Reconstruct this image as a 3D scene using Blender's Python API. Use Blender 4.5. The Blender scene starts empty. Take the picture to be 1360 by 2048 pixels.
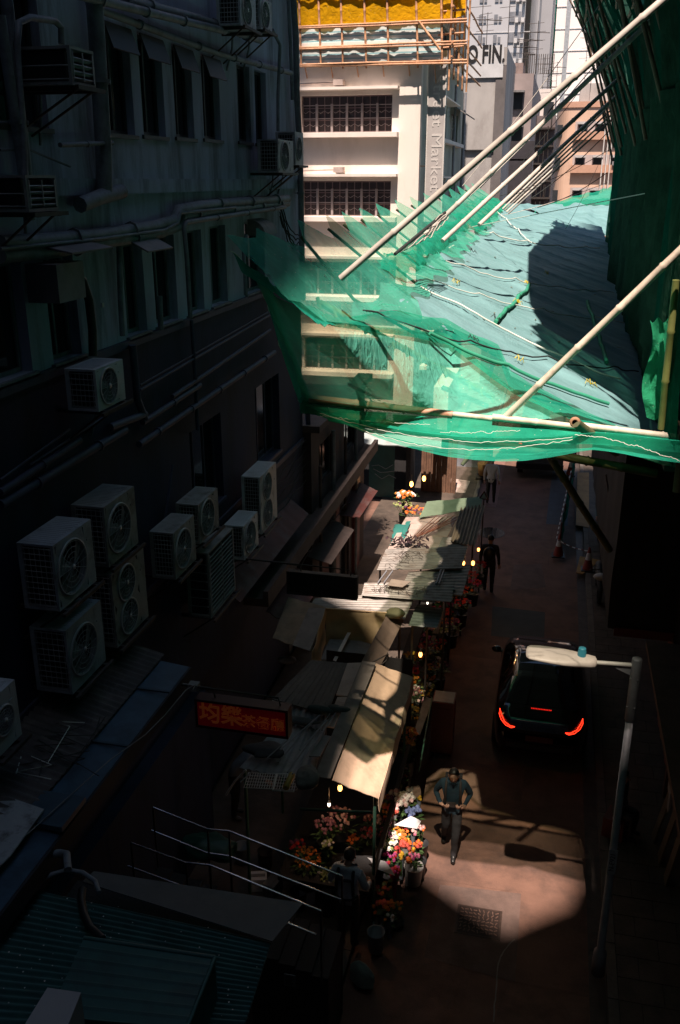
import bpy, bmesh, math, random
from mathutils import Vector, Matrix, noise
random.seed(7)
C = bpy.context.scene.collection
SC = bpy.context.scene
R = math.radians
# ---------------------------------------------------------------- camera
F_PX = 1822.0; PITCH = R(20); YAW = R(13.07); CAMH = 10.6
cam = bpy.data.cameras.new('camera'); co = bpy.data.objects.new('camera', cam); C.objects.link(co)
co.location = (0, 0, CAMH); co.rotation_euler = (R(90) - PITCH, 0, YAW)
cam.sensor_fit = 'VERTICAL'; cam.sensor_height = 24.0; cam.lens = F_PX / 2048 * 24.0
cam.clip_start = 0.1; cam.clip_end = 2000
SC.camera = co
# ---------------------------------------------------------------- sky and sun
SD = Vector((-0.11, 2.37, -5.0)).normalized()
elev = math.asin(-SD.z); az = math.atan2(-SD.x, -SD.y)
w = bpy.data.worlds.new('World'); SC.world = w; w.use_nodes = True
nt = w.node_tree
sky = nt.nodes.new('ShaderNodeTexSky'); sky.sky_type = 'NISHITA'; sky.sun_disc = False
sky.sun_elevation = elev; sky.sun_rotation = az; sky.air_density = 1.0; sky.dust_density = 1.2
bg = nt.nodes['Background']; nt.links.new(sky.outputs[0], bg.inputs[0]); bg.inputs[1].default_value = 0.062
sl = bpy.data.lights.new('sun', 'SUN'); sl.energy = 5.0; sl.angle = R(0.5); sl.color = (1.0, 0.82, 0.70)
so = bpy.data.objects.new('sun', sl); C.objects.link(so); so.rotation_euler = SD.to_track_quat('-Z', 'Y').to_euler()
SC.view_settings.view_transform = 'Standard'; SC.view_settings.look = 'None'
SC.view_settings.exposure = 0.95; SC.view_settings.gamma = 1.0
# ---------------------------------------------------------------- helpers: pixel -> world
O3 = Vector((0, 0, CAMH))
def ray(px, py):
    x = (px - 680) / F_PX; y = -(py - 1024) / F_PX
    fw = math.cos(PITCH) + y * math.sin(PITCH); up = -math.sin(PITCH) + y * math.cos(PITCH)
    return Vector((x * math.cos(YAW) - fw * math.sin(YAW), x * math.sin(YAW) + fw * math.cos(YAW), up))
def gz(px, py, z=0.0): r = ray(px, py); return O3 + r * ((z - CAMH) / r.z)
def gx(px, py, x): r = ray(px, py); return O3 + r * (x / r.x)
def gy(px, py, y): r = ray(px, py); return O3 + r * (y / r.y)
# ---------------------------------------------------------------- materials
MATS = {}
def mat(name, col, rough=0.7, metal=0.0, var=0.25, scale=3.0, bump=0.0, bscale=40.0, stain=None, spec=0.5, coat=0.0, stretch=(1, 1, 1), stamt=0.6, alpha=None):
    if name in MATS: return MATS[name]
    m = bpy.data.materials.new(name); m.use_nodes = True; n = m.node_tree.nodes; l = m.node_tree.links
    p = n['Principled BSDF']; p.inputs['Roughness'].default_value = rough; p.inputs['Metallic'].default_value = metal
    p.inputs['Specular IOR Level'].default_value = spec
    if coat: p.inputs['Coat Weight'].default_value = coat
    g = n.new('ShaderNodeNewGeometry'); mp = n.new('ShaderNodeMapping'); mp.inputs['Scale'].default_value = stretch
    l.new(g.outputs['Position'], mp.inputs['Vector'])
    t = n.new('ShaderNodeTexNoise'); t.inputs['Scale'].default_value = scale; t.inputs['Detail'].default_value = 8; t.inputs['Roughness'].default_value = 0.65
    l.new(mp.outputs[0], t.inputs['Vector'])
    rp = n.new('ShaderNodeValToRGB'); rp.color_ramp.elements[0].position = 0.3; rp.color_ramp.elements[1].position = 0.72
    c = Vector(col[:3]); a = c * (1 - var); b = c * (1 + var)
    rp.color_ramp.elements[0].color = (*a, 1); rp.color_ramp.elements[1].color = (*[min(v, 1) for v in b], 1)
    l.new(t.outputs['Fac'], rp.inputs[0]); out = rp.outputs[0]
    if stain:
        t2 = n.new('ShaderNodeTexNoise'); t2.inputs['Scale'].default_value = scale * 0.7; t2.inputs['Detail'].default_value = 10; t2.inputs['Roughness'].default_value = 0.7
        mp2 = n.new('ShaderNodeMapping'); mp2.inputs['Location'].default_value = (13, 7, 3); mp2.inputs['Scale'].default_value = stretch
        l.new(g.outputs['Position'], mp2.inputs['Vector']); l.new(mp2.outputs[0], t2.inputs['Vector'])
        r2 = n.new('ShaderNodeValToRGB'); r2.color_ramp.elements[0].position = 0.5; r2.color_ramp.elements[1].position = 0.66
        r2.color_ramp.elements[0].color = (0, 0, 0, 1); r2.color_ramp.elements[1].color = (stamt, stamt, stamt, 1)
        l.new(t2.outputs['Fac'], r2.inputs[0])
        mx = n.new('ShaderNodeMixRGB'); mx.inputs[2].default_value = (*stain, 1)
        l.new(r2.outputs[0], mx.inputs[0]); l.new(out, mx.inputs[1]); out = mx.outputs[0]
    l.new(out, p.inputs['Base Color'])
    if bump:
        t3 = n.new('ShaderNodeTexNoise'); t3.inputs['Scale'].default_value = bscale; t3.inputs['Detail'].default_value = 6
        l.new(g.outputs['Position'], t3.inputs['Vector'])
        bp = n.new('ShaderNodeBump'); bp.inputs['Strength'].default_value = bump; bp.inputs['Distance'].default_value = 0.02
        l.new(t3.outputs['Fac'], bp.inputs['Height']); l.new(bp.outputs[0], p.inputs['Normal'])
    MATS[name] = m; return m
def emis(name, col, st):
    m = bpy.data.materials.new(name); m.use_nodes = True; p = m.node_tree.nodes['Principled BSDF']
    p.inputs['Base Color'].default_value = (*col, 1); p.inputs['Emission Color'].default_value = (*col, 1); p.inputs['Emission Strength'].default_value = st
    MATS[name] = m; return m
def netmat(name, col, opac=0.55, tint=(0.8, 1, 0.85), var=0.2, trans=0.5, speck=0.07):
    m = bpy.data.materials.new(name); m.use_nodes = True; n = m.node_tree.nodes; l = m.node_tree.links
    n.remove(n['Principled BSDF']); o = n['Material Output']
    g = n.new('ShaderNodeNewGeometry')
    t = n.new('ShaderNodeTexNoise'); t.inputs['Scale'].default_value = 2.2; t.inputs['Detail'].default_value = 9; t.inputs['Roughness'].default_value = 0.7
    l.new(g.outputs['Position'], t.inputs['Vector'])
    rp = n.new('ShaderNodeValToRGB'); c = Vector(col); rp.color_ramp.elements[0].position = 0.3; rp.color_ramp.elements[1].position = 0.7
    rp.color_ramp.elements[0].color = (*(c * (1 - var)), 1); rp.color_ramp.elements[1].color = (*(c * (1 + var)), 1)
    l.new(t.outputs['Fac'], rp.inputs[0])
    d = n.new('ShaderNodeBsdfDiffuse'); tl = n.new('ShaderNodeBsdfTranslucent'); tr = n.new('ShaderNodeBsdfTransparent')
    tr.inputs[0].default_value = (*tint, 1); l.new(rp.outputs[0], d.inputs[0]); l.new(rp.outputs[0], tl.inputs[0])
    m1 = n.new('ShaderNodeMixShader'); m1.inputs[0].default_value = trans; l.new(d.outputs[0], m1.inputs[1]); l.new(tl.outputs[0], m1.inputs[2])
    wv = n.new('ShaderNodeTexNoise'); wv.inputs['Scale'].default_value = 3.5; wv.inputs['Detail'].default_value = 4; wv.inputs['Distortion'].default_value = 1.2
    mpb = n.new('ShaderNodeMapping'); mpb.inputs['Scale'].default_value = (1.2, 3.0, 1.4); l.new(g.outputs['Position'], mpb.inputs[0]); l.new(mpb.outputs[0], wv.inputs['Vector'])
    bp = n.new('ShaderNodeBump'); bp.inputs['Strength'].default_value = 0.8; bp.inputs['Distance'].default_value = 0.05; l.new(wv.outputs['Fac'], bp.inputs['Height']); l.new(bp.outputs[0], d.inputs['Normal'])
    # dusty white specks caught in the mesh
    v = n.new('ShaderNodeTexVoronoi'); v.inputs['Scale'].default_value = 14; l.new(g.outputs['Position'], v.inputs['Vector'])
    lt = n.new('ShaderNodeMath'); lt.operation = 'LESS_THAN'; lt.inputs[1].default_value = speck; l.new(v.outputs['Distance'], lt.inputs[0])
    wd = n.new('ShaderNodeBsdfDiffuse'); wd.inputs[0].default_value = (0.5, 0.6, 0.5, 1)
    m3 = n.new('ShaderNodeMixShader'); l.new(lt.outputs[0], m3.inputs[0]); l.new(m1.outputs[0], m3.inputs[1]); l.new(wd.outputs[0], m3.inputs[2])
    t4 = n.new('ShaderNodeTexNoise'); t4.inputs['Scale'].default_value = 0.9; t4.inputs['Detail'].default_value = 5; l.new(g.outputs['Position'], t4.inputs['Vector'])
    mr = n.new('ShaderNodeMapRange'); mr.inputs[1].default_value = 0.3; mr.inputs[2].default_value = 0.7
    mr.inputs[3].default_value = opac - 0.08; mr.inputs[4].default_value = min(opac + 0.08, 1); l.new(t4.outputs['Fac'], mr.inputs[0])
    m2 = n.new('ShaderNodeMixShader'); l.new(mr.outputs[0], m2.inputs[0]); l.new(tr.outputs[0], m2.inputs[1]); l.new(m3.outputs[0], m2.inputs[2])
    l.new(m2.outputs[0], o.inputs[0]); MATS[name] = m; return m
M = mat
asphalt = M('concrete_road', (0.150, 0.080, 0.058), 0.85, var=0.3, scale=1.3, bump=0.35, bscale=60, stain=(0.035, 0.026, 0.024), stamt=0.55)
slab2 = M('concrete_patch', (0.115, 0.074, 0.062), 0.85, var=0.3, scale=2.1, bump=0.4, bscale=70, stain=(0.04, 0.032, 0.03), stamt=0.5)
pave = M('paving', (0.085, 0.064, 0.05), 0.85, var=0.35, scale=2.5, bump=0.3, bscale=40, stain=(0.03, 0.025, 0.02))
kerbm = M('kerb_stone', (0.12, 0.10, 0.085), 0.85, var=0.3, scale=4, bump=0.3)
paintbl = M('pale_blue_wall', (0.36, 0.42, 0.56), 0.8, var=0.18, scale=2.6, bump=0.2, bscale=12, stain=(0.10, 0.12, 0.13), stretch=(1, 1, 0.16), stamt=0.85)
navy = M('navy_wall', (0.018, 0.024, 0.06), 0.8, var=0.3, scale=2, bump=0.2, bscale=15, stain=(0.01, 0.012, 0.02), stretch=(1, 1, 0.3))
frame = M('dark_frame', (0.035, 0.04, 0.042), 0.55, var=0.2)
glassd = M('dark_window_glass', (0.012, 0.016, 0.018), 0.08, var=0.3, spec=0.6)
pipe_m = M('painted_pipe', (0.16, 0.19, 0.22), 0.6, var=0.25, scale=6, stain=(0.05, 0.05, 0.05))
pipe_n = M('navy_pipe', (0.045, 0.055, 0.10), 0.6, var=0.25, scale=6)
acw = M('ac_casing', (0.33, 0.37, 0.42), 0.5, var=0.12, scale=5, stain=(0.10, 0.095, 0.08), stamt=0.6)
acw2 = M('ac_casing_dusty', (0.26, 0.27, 0.27), 0.6, var=0.2, scale=4, stain=(0.09, 0.08, 0.065), stamt=0.8)
acw3 = M('ac_casing_white', (0.48, 0.52, 0.56), 0.45, var=0.08, scale=5, stain=(0.16, 0.15, 0.13), stamt=0.4)
acd = M('ac_dark', (0.02, 0.02, 0.022), 0.6)
acf = M('fan_blade', (0.19, 0.21, 0.23), 0.35)
acg = M('grille_wire', (0.32, 0.35, 0.37), 0.45)
steel = M('rusty_bracket', (0.05, 0.045, 0.042), 0.6, metal=0.3, var=0.4, scale=8, stain=(0.09, 0.04, 0.02))
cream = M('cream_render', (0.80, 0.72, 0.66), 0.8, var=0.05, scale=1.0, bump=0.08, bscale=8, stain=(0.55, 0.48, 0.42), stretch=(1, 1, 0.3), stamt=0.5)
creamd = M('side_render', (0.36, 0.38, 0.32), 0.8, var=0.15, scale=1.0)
bamboo = M('bamboo', (0.50, 0.36, 0.20), 0.55, var=0.2, scale=9, stain=(0.22, 0.13, 0.07), stamt=0.6)
bamboop = M('pale_bamboo', (0.66, 0.58, 0.47), 0.55, var=0.14, scale=7, stain=(0.30, 0.24, 0.18), stamt=0.6)
bamboog = M('green_bamboo', (0.05, 0.075, 0.03), 0.55, var=0.2, scale=7)
bambood = M('dark_bamboo', (0.13, 0.085, 0.055), 0.6, var=0.3, scale=7)
rope_w = M('white_rope', (0.62, 0.66, 0.60), 0.8, var=0.1)
rope_k = M('black_rope', (0.02, 0.025, 0.025), 0.8)
rope_y = M('yellow_tie', (0.62, 0.50, 0.03), 0.7)
net = netmat('green_net', (0.075, 0.48, 0.35), 0.54, tint=(0.97, 1, 0.88), trans=.3)
netf = netmat('green_net_front', (0.16, 0.66, 0.51), 0.69, tint=(1, 1, 0.74), trans=.25)
nets = netmat('green_net_skirt', (0.03, 0.42, 0.28), 0.62, tint=(0.95, 1, 0.9), var=.3, trans=.3)
netd = netmat('green_net_folded', (0.02, 0.34, 0.23), 0.66, tint=(0.85, 1, 0.8), trans=.3)
nete = netmat('green_net_edge', (0.02, 0.30, 0.21), 0.86, tint=(0.8, 1, 0.8), trans=.3)
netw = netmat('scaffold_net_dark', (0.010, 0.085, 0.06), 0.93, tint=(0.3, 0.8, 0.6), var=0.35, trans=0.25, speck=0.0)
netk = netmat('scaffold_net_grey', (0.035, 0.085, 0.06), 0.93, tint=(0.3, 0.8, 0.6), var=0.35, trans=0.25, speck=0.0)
nety = netmat('orange_net', (0.80, 0.42, 0.012), 0.85, tint=(1, 0.7, 0.2), var=0.12, trans=0.3)
netteal = netmat('teal_far_net', (0.05, 0.42, 0.32), 0.97, tint=(0.6, 1, 0.9))
tarp = M('teal_tarp', (0.15, 0.30, 0.315), 0.65, var=0.16, scale=2.6, bump=0.7, bscale=9, stain=(0.075, 0.19, 0.19), stamt=0.6, stretch=(0.35, 1.2, 1))
corr = M('corrugated_iron', (0.27, 0.25, 0.23), 0.5, metal=0.15, var=0.25, scale=3, stain=(0.13, 0.085, 0.06), stamt=0.75)
corrb = M('rusty_brown_iron', (0.15, 0.12, 0.08), 0.65, var=0.35, scale=3, stain=(0.06, 0.035, 0.02), stamt=0.8)
corrp = M('pale_pink_board', (0.44, 0.35, 0.31), 0.8, var=0.15, scale=3, stain=(0.22, 0.15, 0.12), stamt=0.7)
corrg = M('green_corrugated', (0.03, 0.12, 0.115), 0.6, var=0.25, scale=3, stain=(0.02, 0.04, 0.04))
gtarp = M('pale_green_canvas', (0.26, 0.35, 0.26), 0.8, var=0.15, scale=3, bump=0.2, bscale=8)
tealcl = M('teal_cloth', (0.02, 0.15, 0.13), 0.8, var=0.2)
tan = M('tan_awning', (0.68, 0.48, 0.34), 0.75, var=0.08, scale=3, bump=0.2, bscale=9, stain=(0.36, 0.25, 0.17), stamt=0.5)
tand = M('grey_flap', (0.20, 0.175, 0.155), 0.75, var=0.15, scale=4, stain=(0.1, 0.085, 0.07))
yellowt = M('yellowed_tarp', (0.34, 0.26, 0.13), 0.6, var=0.25, scale=2.5, bump=0.3, bscale=7, stain=(0.2, 0.16, 0.12), stamt=0.6)
plank = M('weathered_plank', (0.13, 0.115, 0.105), 0.85, var=0.35, scale=4, bump=0.4, bscale=25, stain=(0.05, 0.04, 0.035), stretch=(1, 0.3, 1))
greysheet = M('grey_sheet', (0.20, 0.20, 0.205), 0.7, var=0.2, scale=4, stain=(0.09, 0.085, 0.08))
wood = M('plywood', (0.32, 0.17, 0.06), 0.8, var=0.25, scale=3)
redpaint = M('red_paint', (0.11, 0.018, 0.012), 0.5, var=0.25, scale=4, stain=(0.07, 0.01, 0.008))
redsign = M('red_sign_face', (0.50, 0.012, 0.03), 0.4, var=0.15, scale=3)
gold = M('gold_letters', (0.8, 0.36, 0.09), 0.5, var=0.1)
black = M('black_paint', (0.012, 0.012, 0.013), 0.5, var=0.3)
darkwall = M('dark_wall', (0.018, 0.017, 0.018), 0.85, var=0.35, scale=2, bump=0.3, stain=(0.015, 0.013, 0.012))
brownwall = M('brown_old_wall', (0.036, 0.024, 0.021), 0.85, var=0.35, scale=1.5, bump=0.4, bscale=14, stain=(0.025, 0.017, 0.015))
rustroof = M('rust_red_roof', (0.09, 0.025, 0.02), 0.7, var=0.3, scale=2.5, stain=(0.11, 0.08, 0.075), stamt=0.9)
bluemetal = M('blue_gutter_metal', (0.045, 0.095, 0.15), 0.45, metal=0.2, var=0.3, scale=3, stain=(0.02, 0.04, 0.06), stretch=(1, 1, 1))
white = M('white_paint', (0.62, 0.60, 0.57), 0.5, var=0.06, scale=5, stain=(0.42, 0.37, 0.33), stamt=0.5)
lampm = M('lamp_shell', (0.68, 0.60, 0.56), 0.45, var=0.04, scale=4, stain=(0.38, 0.32, 0.28), stamt=0.4)
galv = M('galvanised_pole', (0.26, 0.265, 0.29), 0.5, metal=0.1, var=0.2, scale=6)
chrome = M('stainless_rail', (0.55, 0.56, 0.58), 0.25, metal=1.0, var=0.1)
carp = M('black_car_paint', (0.006, 0.004, 0.005), 0.12, var=0.1, spec=0.6, coat=1.0)
carg = M('car_glass', (0.006, 0.005, 0.006), 0.03, var=0.1, spec=0.8)
tyre = M('tyre_rubber', (0.015, 0.015, 0.015), 0.85)
bluecup = M('blue_plastic', (0.05, 0.30, 0.42), 0.4, var=0.06)
skin_m = M('skin', (0.42, 0.24, 0.17), 0.55, var=0.06, scale=8)
hair_m = M('black_hair', (0.012, 0.010, 0.010), 0.5, var=0.3, scale=60)
leaf = M('leaf_green', (0.05, 0.10, 0.03), 0.6, var=0.35, scale=20)
conc = M('grey_concrete', (0.36, 0.35, 0.34), 0.85, var=0.2, scale=0.6, bump=0.2, bscale=4, stain=(0.18, 0.16, 0.15), stretch=(1, 1, 0.5), stamt=0.7)
# ---------------------------------------------------------------- mesh builder
class MB:
    def __init__(s): s.v = []; s.f = []; s.mi = []; s.sm = []
    def add(s, vs, fs, mi=0, smooth=False):
        o = len(s.v); s.v += [Vector(v) for v in vs]; s.f += [[o + i for i in f] for f in fs]; s.mi += [mi] * len(fs); s.sm += [smooth] * len(fs); return s
    def box(s, a, b, mi=0, rot=None):
        x0, y0, z0 = a; x1, y1, z1 = b
        vs = [(x0, y0, z0), (x1, y0, z0), (x1, y1, z0), (x0, y1, z0), (x0, y0, z1), (x1, y0, z1), (x1, y1, z1), (x0, y1, z1)]
        if rot is not None:
            c = Vector(((x0 + x1) / 2, (y0 + y1) / 2, (z0 + z1) / 2)); vs = [c + rot @ (Vector(v) - c) for v in vs]
        return s.add(vs, [(0, 3, 2, 1), (4, 5, 6, 7), (0, 1, 5, 4), (1, 2, 6, 5), (2, 3, 7, 6), (3, 0, 4, 7)], mi)
    def tube(s, pts, r, n=8, mi=0, caps=True):
        pts = [Vector(p) for p in pts]; k = len(pts); rs = r if isinstance(r, (list, tuple)) else [r] * k
        vs = []; up = None
        for i, p in enumerate(pts):
            d = (pts[min(i + 1, k - 1)] - pts[max(i - 1, 0)]).normalized()
            if up is None: up = Vector((0, 0, 1)) if abs(d.z) < 0.9 else Vector((1, 0, 0))
            a = d.cross(up).normalized(); b = a.cross(d).normalized(); up = b
            for j in range(n):
                t = 2 * math.pi * j / n; vs.append(p + (a * math.cos(t) + b * math.sin(t)) * rs[i])
        fs = [(i * n + j, i * n + (j + 1) % n, (i + 1) * n + (j + 1) % n, (i + 1) * n + j) for i in range(k - 1) for j in range(n)]
        s.add(vs, fs, mi, True)
        if caps: s.add(vs[:n], [tuple(range(n))[::-1]], mi); s.add(vs[-n:], [tuple(range(n))], mi)
        return s
    def grid(s, rows, mi=0, smooth=True, thick=0.0):
        nr, nc = len(rows), len(rows[0]); vs = [Vector(p) for r_ in rows for p in r_]
        fs = [(i * nc + j, i * nc + j + 1, (i + 1) * nc + j + 1, (i + 1) * nc + j) for i in range(nr - 1) for j in range(nc - 1)]
        if thick:
            nn = [Vector((0, 0, 0)) for _ in vs]
            for f in fs:
                q = (vs[f[2]] - vs[f[0]]).cross(vs[f[3]] - vs[f[1]])
                for i in f: nn[i] += q
            vb = [v - q.normalized() * thick for v, q in zip(vs, nn)]
            s.add(vs, fs, mi, smooth); s.add(vb, [f[::-1] for f in fs], mi, smooth)
            rim = [(0, j) for j in range(nc)] + [(i, nc - 1) for i in range(1, nr)] + [(nr - 1, j) for j in range(nc - 2, -1, -1)] + [(i, 0) for i in range(nr - 2, 0, -1)]
            ids = [i * nc + j for i, j in rim]; m_ = len(ids)
            s.add([vs[i] for i in ids] + [vb[i] for i in ids], [(k, k + m_, (k + 1) % m_ + m_, (k + 1) % m_) for k in range(m_)], mi)
        else: s.add(vs, fs, mi, smooth)
        return s
    def quad(s, p00, p10, p11, p01, nu=1, nv=1, thick=0.02, fn=None, mi=0, smooth=None):
        a, b, c, d = [Vector(p) for p in (p00, p10, p11, p01)]; nrm = (b - a).cross(d - a).normalized(); rows = []
        for j in range(nv + 1):
            v = j / nv; r_ = []
            for i in range(nu + 1):
                u = i / nu; p = a * (1 - u) * (1 - v) + b * u * (1 - v) + c * u * v + d * (1 - u) * v
                if fn: p = p + nrm * fn(u, v)
                r_.append(p)
            rows.append(r_)
        return s.grid(rows, mi, (nu > 1 or nv > 1) if smooth is None else smooth, thick)
    def prism(s, poly, ax, a0, a1, mi=0):
        n = len(poly)
        def P(q, h): return {'x': (h, q[0], q[1]), 'y': (q[0], h, q[1]), 'z': (q[0], q[1], h)}[ax]
        vs = [P(q, a0) for q in poly] + [P(q, a1) for q in poly]
        return s.add(vs, [tuple(range(n))[::-1], tuple(range(n, 2 * n))] + [(i, (i + 1) % n, n + (i + 1) % n, n + i) for i in range(n)], mi)
    def ball(s, c, r, n=10, m=7, mi=0, sc=(1, 1, 1), jit=0.0):
        c = Vector(c); vs = [c + Vector((0, 0, -r * sc[2]))]
        for i in range(1, m):
            ph = math.pi * i / m - math.pi / 2
            for j in range(n):
                t = 2 * math.pi * j / n; q = 1 + random.uniform(-jit, jit)
                vs.append(c + Vector((math.cos(ph) * math.cos(t) * sc[0], math.cos(ph) * math.sin(t) * sc[1], math.sin(ph) * sc[2])) * r * q)
        vs.append(c + Vector((0, 0, r * sc[2]))); L = len(vs) - 1
        fs = [(0, 1 + (j + 1) % n, 1 + j) for j in range(n)] + [(1 + i * n + j, 1 + i * n + (j + 1) % n, 1 + (i + 1) * n + (j + 1) % n, 1 + (i + 1) * n + j) for i in range(m - 2) for j in range(n)] + [(L, L - n + j, L - n + (j + 1) % n) for j in range(n)]
        return s.add(vs, fs, mi, True)
    def lathe(s, c, prof, n=16, mi=0, axis='z', caps=True):
        c = Vector(c); vs = []
        for r_, h in prof:
            for j in range(n):
                t = 2 * math.pi * j / n; a, b = r_ * math.cos(t), r_ * math.sin(t)
                vs.append(c + Vector({'z': (a, b, h), 'x': (h, a, b), 'y': (b, h, a)}[axis]))
        k = len(prof); s.add(vs, [(i * n + j, i * n + (j + 1) % n, (i + 1) * n + (j + 1) % n, (i + 1) * n + j) for i in range(k - 1) for j in range(n)], mi, True)
        if caps: s.add(vs[:n], [tuple(range(n))[::-1]], mi); s.add(vs[-n:], [tuple(range(n))], mi)
        return s
    def build(s, name, mats, parent=None, org=None):
        off = Vector((0, 0, 0))
        if parent is not None and org is None: off = Vector(WL.get(parent.name, (0, 0, 0)))
        elif org is not None: off = Vector(org)
        me = bpy.data.meshes.new(name); me.from_pydata([tuple(v - off) for v in s.v], [], s.f)
        for m_ in (mats if isinstance(mats, (list, tuple)) else [mats]): me.materials.append(m_)
        for p, mi, sm in zip(me.polygons, s.mi, s.sm): p.material_index = mi; p.use_smooth = sm
        me.update(); o = bpy.data.objects.new(name, me); C.objects.link(o)
        if parent is not None: o.parent = parent; WL[o.name] = tuple(off)
        return o
WL = {}
def tag(o, label=None, cat=None, group=None, kind=None):
    if label: o['label'] = label
    if cat: o['category'] = cat
    if group: o['group'] = group
    if kind: o['kind'] = kind
    return o
def thing(name, label, cat, loc=(0, 0, 0), group=None, rz=0):
    o = bpy.data.objects.new(name, None); C.objects.link(o); o.location = loc; o.rotation_euler = (0, 0, rz)
    o.empty_display_size = 0.1; tag(o, label, cat, group); WL[o.name] = tuple(loc) if not rz else (0, 0, 0); return o
def single(name, mb, m, label, cat, group=None, org=None):
    if org is None:
        c = Vector((0, 0, 0)); z = min(v.z for v in mb.v)
        for v in mb.v: c += v
        c /= len(mb.v); org = (c.x, c.y, z)
    o = mb.build(name, m, None, org); o.location = org; return tag(o, label, cat, group)
def copy_tree(o, parent=None):
    c = o.copy(); C.objects.link(c)
    if parent is not None: c.parent = parent
    for ch in list(o.children): copy_tree(ch, c)
    return c
def nz(x, y, z=0.0, s=1.0): return noise.noise(Vector((x * s, y * s, z * s)))
def text(name, body, size, m, parent, loc, ex, ey, depth=0.004, sx=1.0, align='CENTER', bold=0.0):
    """text mesh laid along direction ex with up direction ey (world vectors)"""
    cu = bpy.data.curves.new('txt', 'FONT'); cu.body = body; cu.size = size; cu.extrude = depth; cu.align_x = align; cu.align_y = 'CENTER'; cu.offset = bold
    to = bpy.data.objects.new('txt', cu); C.objects.link(to)
    dg = bpy.context.evaluated_depsgraph_get(); me = bpy.data.meshes.new_from_object(to.evaluated_get(dg)); bpy.data.objects.remove(to)
    ex = Vector(ex).normalized(); ey = Vector(ey).normalized(); ez = ex.cross(ey)
    off = Vector(WL.get(parent.name, (0, 0, 0))) if parent is not None else Vector((0, 0, 0))
    for v in me.vertices: q = v.co.copy(); v.co = Vector(loc) - off + ex * q.x * sx + ey * q.y + ez * q.z
    me.materials.clear(); me.materials.append(m); me.name = name
    o = bpy.data.objects.new(name, me); C.objects.link(o)
    if parent is not None: o.parent = parent; WL[o.name] = tuple(off)
    return o
def wavy(p0, p1, amp, n=24, sag=0.0, seed=0.0, axis=(0, 0, 1)):
    p0, p1 = Vector(p0), Vector(p1); a = Vector(axis); out = []
    for i in range(n + 1):
        t = i / n; p = p0.lerp(p1, t); e = math.sin(math.pi * t)
        out.append(p + a * (amp * nz(t * 6, seed, 2.2) * 2 * min(1, 4 * e)) + Vector((0, 0, -sag * e)))
    return out
def bamboo_pole(mb, p0, p1, r0, r1=None, mi=0, bend=0.02, node=0.35, n=8):
    p0, p1 = Vector(p0), Vector(p1); r1 = r1 or r0; L = (p1 - p0).length; k = max(2, int(L / node)); pts = []; rs = []
    sd = random.uniform(0, 50)
    d = (p1 - p0).normalized(); sde = d.cross(Vector((0.3, 0.2, 1))).normalized()
    for i in range(k + 1):
        t = i / k; off = sde * bend * nz(t * 2.5, sd) * math.sin(math.pi * t) * L * 0.5
        c = p0.lerp(p1, t) + off; r_ = r0 + (r1 - r0) * t
        if 0 < i < k:
            e = min(0.02, L / k * 0.2)
            pts += [c - d * e, c, c + d * e]; rs += [r_, r_ * 1.22, r_]
        else: pts.append(c); rs.append(r_)
    mb.tube(pts, rs, n, mi); return mb
# ================================================================ SETTING: ground
def plane_sheet(name, x0, y0, x1, y1, z, m, nu=1, nv=1):
    o = MB().grid([[(x0 + (x1 - x0) * i / nu, y0 + (y1 - y0) * j / nv, z) for i in range(nu + 1)] for j in range(nv + 1)], 0, False).build(name, m); o['kind'] = 'structure'; return o
plane_sheet('ground', -400, -200, 400, 900, -0.02, darkwall)
plane_sheet('road', -2.15, -30, 1.43, 120, 0.0, asphalt)
rp = bpy.data.objects['road']
# concrete bays: each a sheet a few mm proud, leaving dark joints between
def bay(pts, z, m, name='road_bay'):
    b = MB(); b.add([(p.x, p.y, z) for p in pts], [tuple(range(len(pts)))]); o = b.build(name, m); o['kind'] = 'structure'; return o
jx = lambda y: 0.02 + 0.36 * (y - 11.7) / 13.2
baym = M('concrete_road_b', (0.160, 0.086, 0.062), 0.85, var=0.28, scale=2.2, bump=0.35, bscale=60, stain=(0.045, 0.032, 0.027), stamt=0.5)
for k, (y0, y1) in enumerate(((8.1, 10.05), (10.08, 13.6), (13.63, 18.6), (18.63, 24.9), (24.93, 33), (33.03, 44))):
    bay([Vector((jx(y0) + 0.012, y0, 0)), Vector((1.19, y0, 0)), Vector((1.19, y1, 0)), Vector((jx(y1) + 0.012, y1, 0))], 0.004, (baym, asphalt)[k % 2])
for k, (y0, y1) in enumerate(((11.83, 15.1), (15.12, 19.3), (19.33, 23.5), (23.53, 30), (30.03, 44))):
    bay([Vector((-2.1, y0, 0)), Vector((jx(y0) - 0.012, y0, 0)), Vector((jx(y1) - 0.012, y1, 0)), Vector((-2.1, y1, 0))], 0.004, (asphalt, baym)[k % 2])
bay([gz(880, 1770), gz(1042, 1788), gz(1030, 1965), gz(848, 1915)][::-1], 0.008, slab2, 'road_patch')
bay([gz(985, 1213), gz(1090, 1225), gz(1088, 1283), gz(982, 1272)][::-1], 0.008, M('dark_patch', (0.05, 0.055, 0.055), 0.8, var=0.2), 'road_patch')
bay([gz(1028, 1130), gz(1082, 1128), gz(1092, 1175), gz(1020, 1180)][::-1], 0.008, slab2, 'road_patch')
bay([gz(1105, 940), gz(1142, 940), gz(1135, 1052), gz(1092, 1048)][::-1], 0.008, M('blue_grey_patch', (0.07, 0.075, 0.09), 0.8, var=0.2), 'road_patch')
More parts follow.
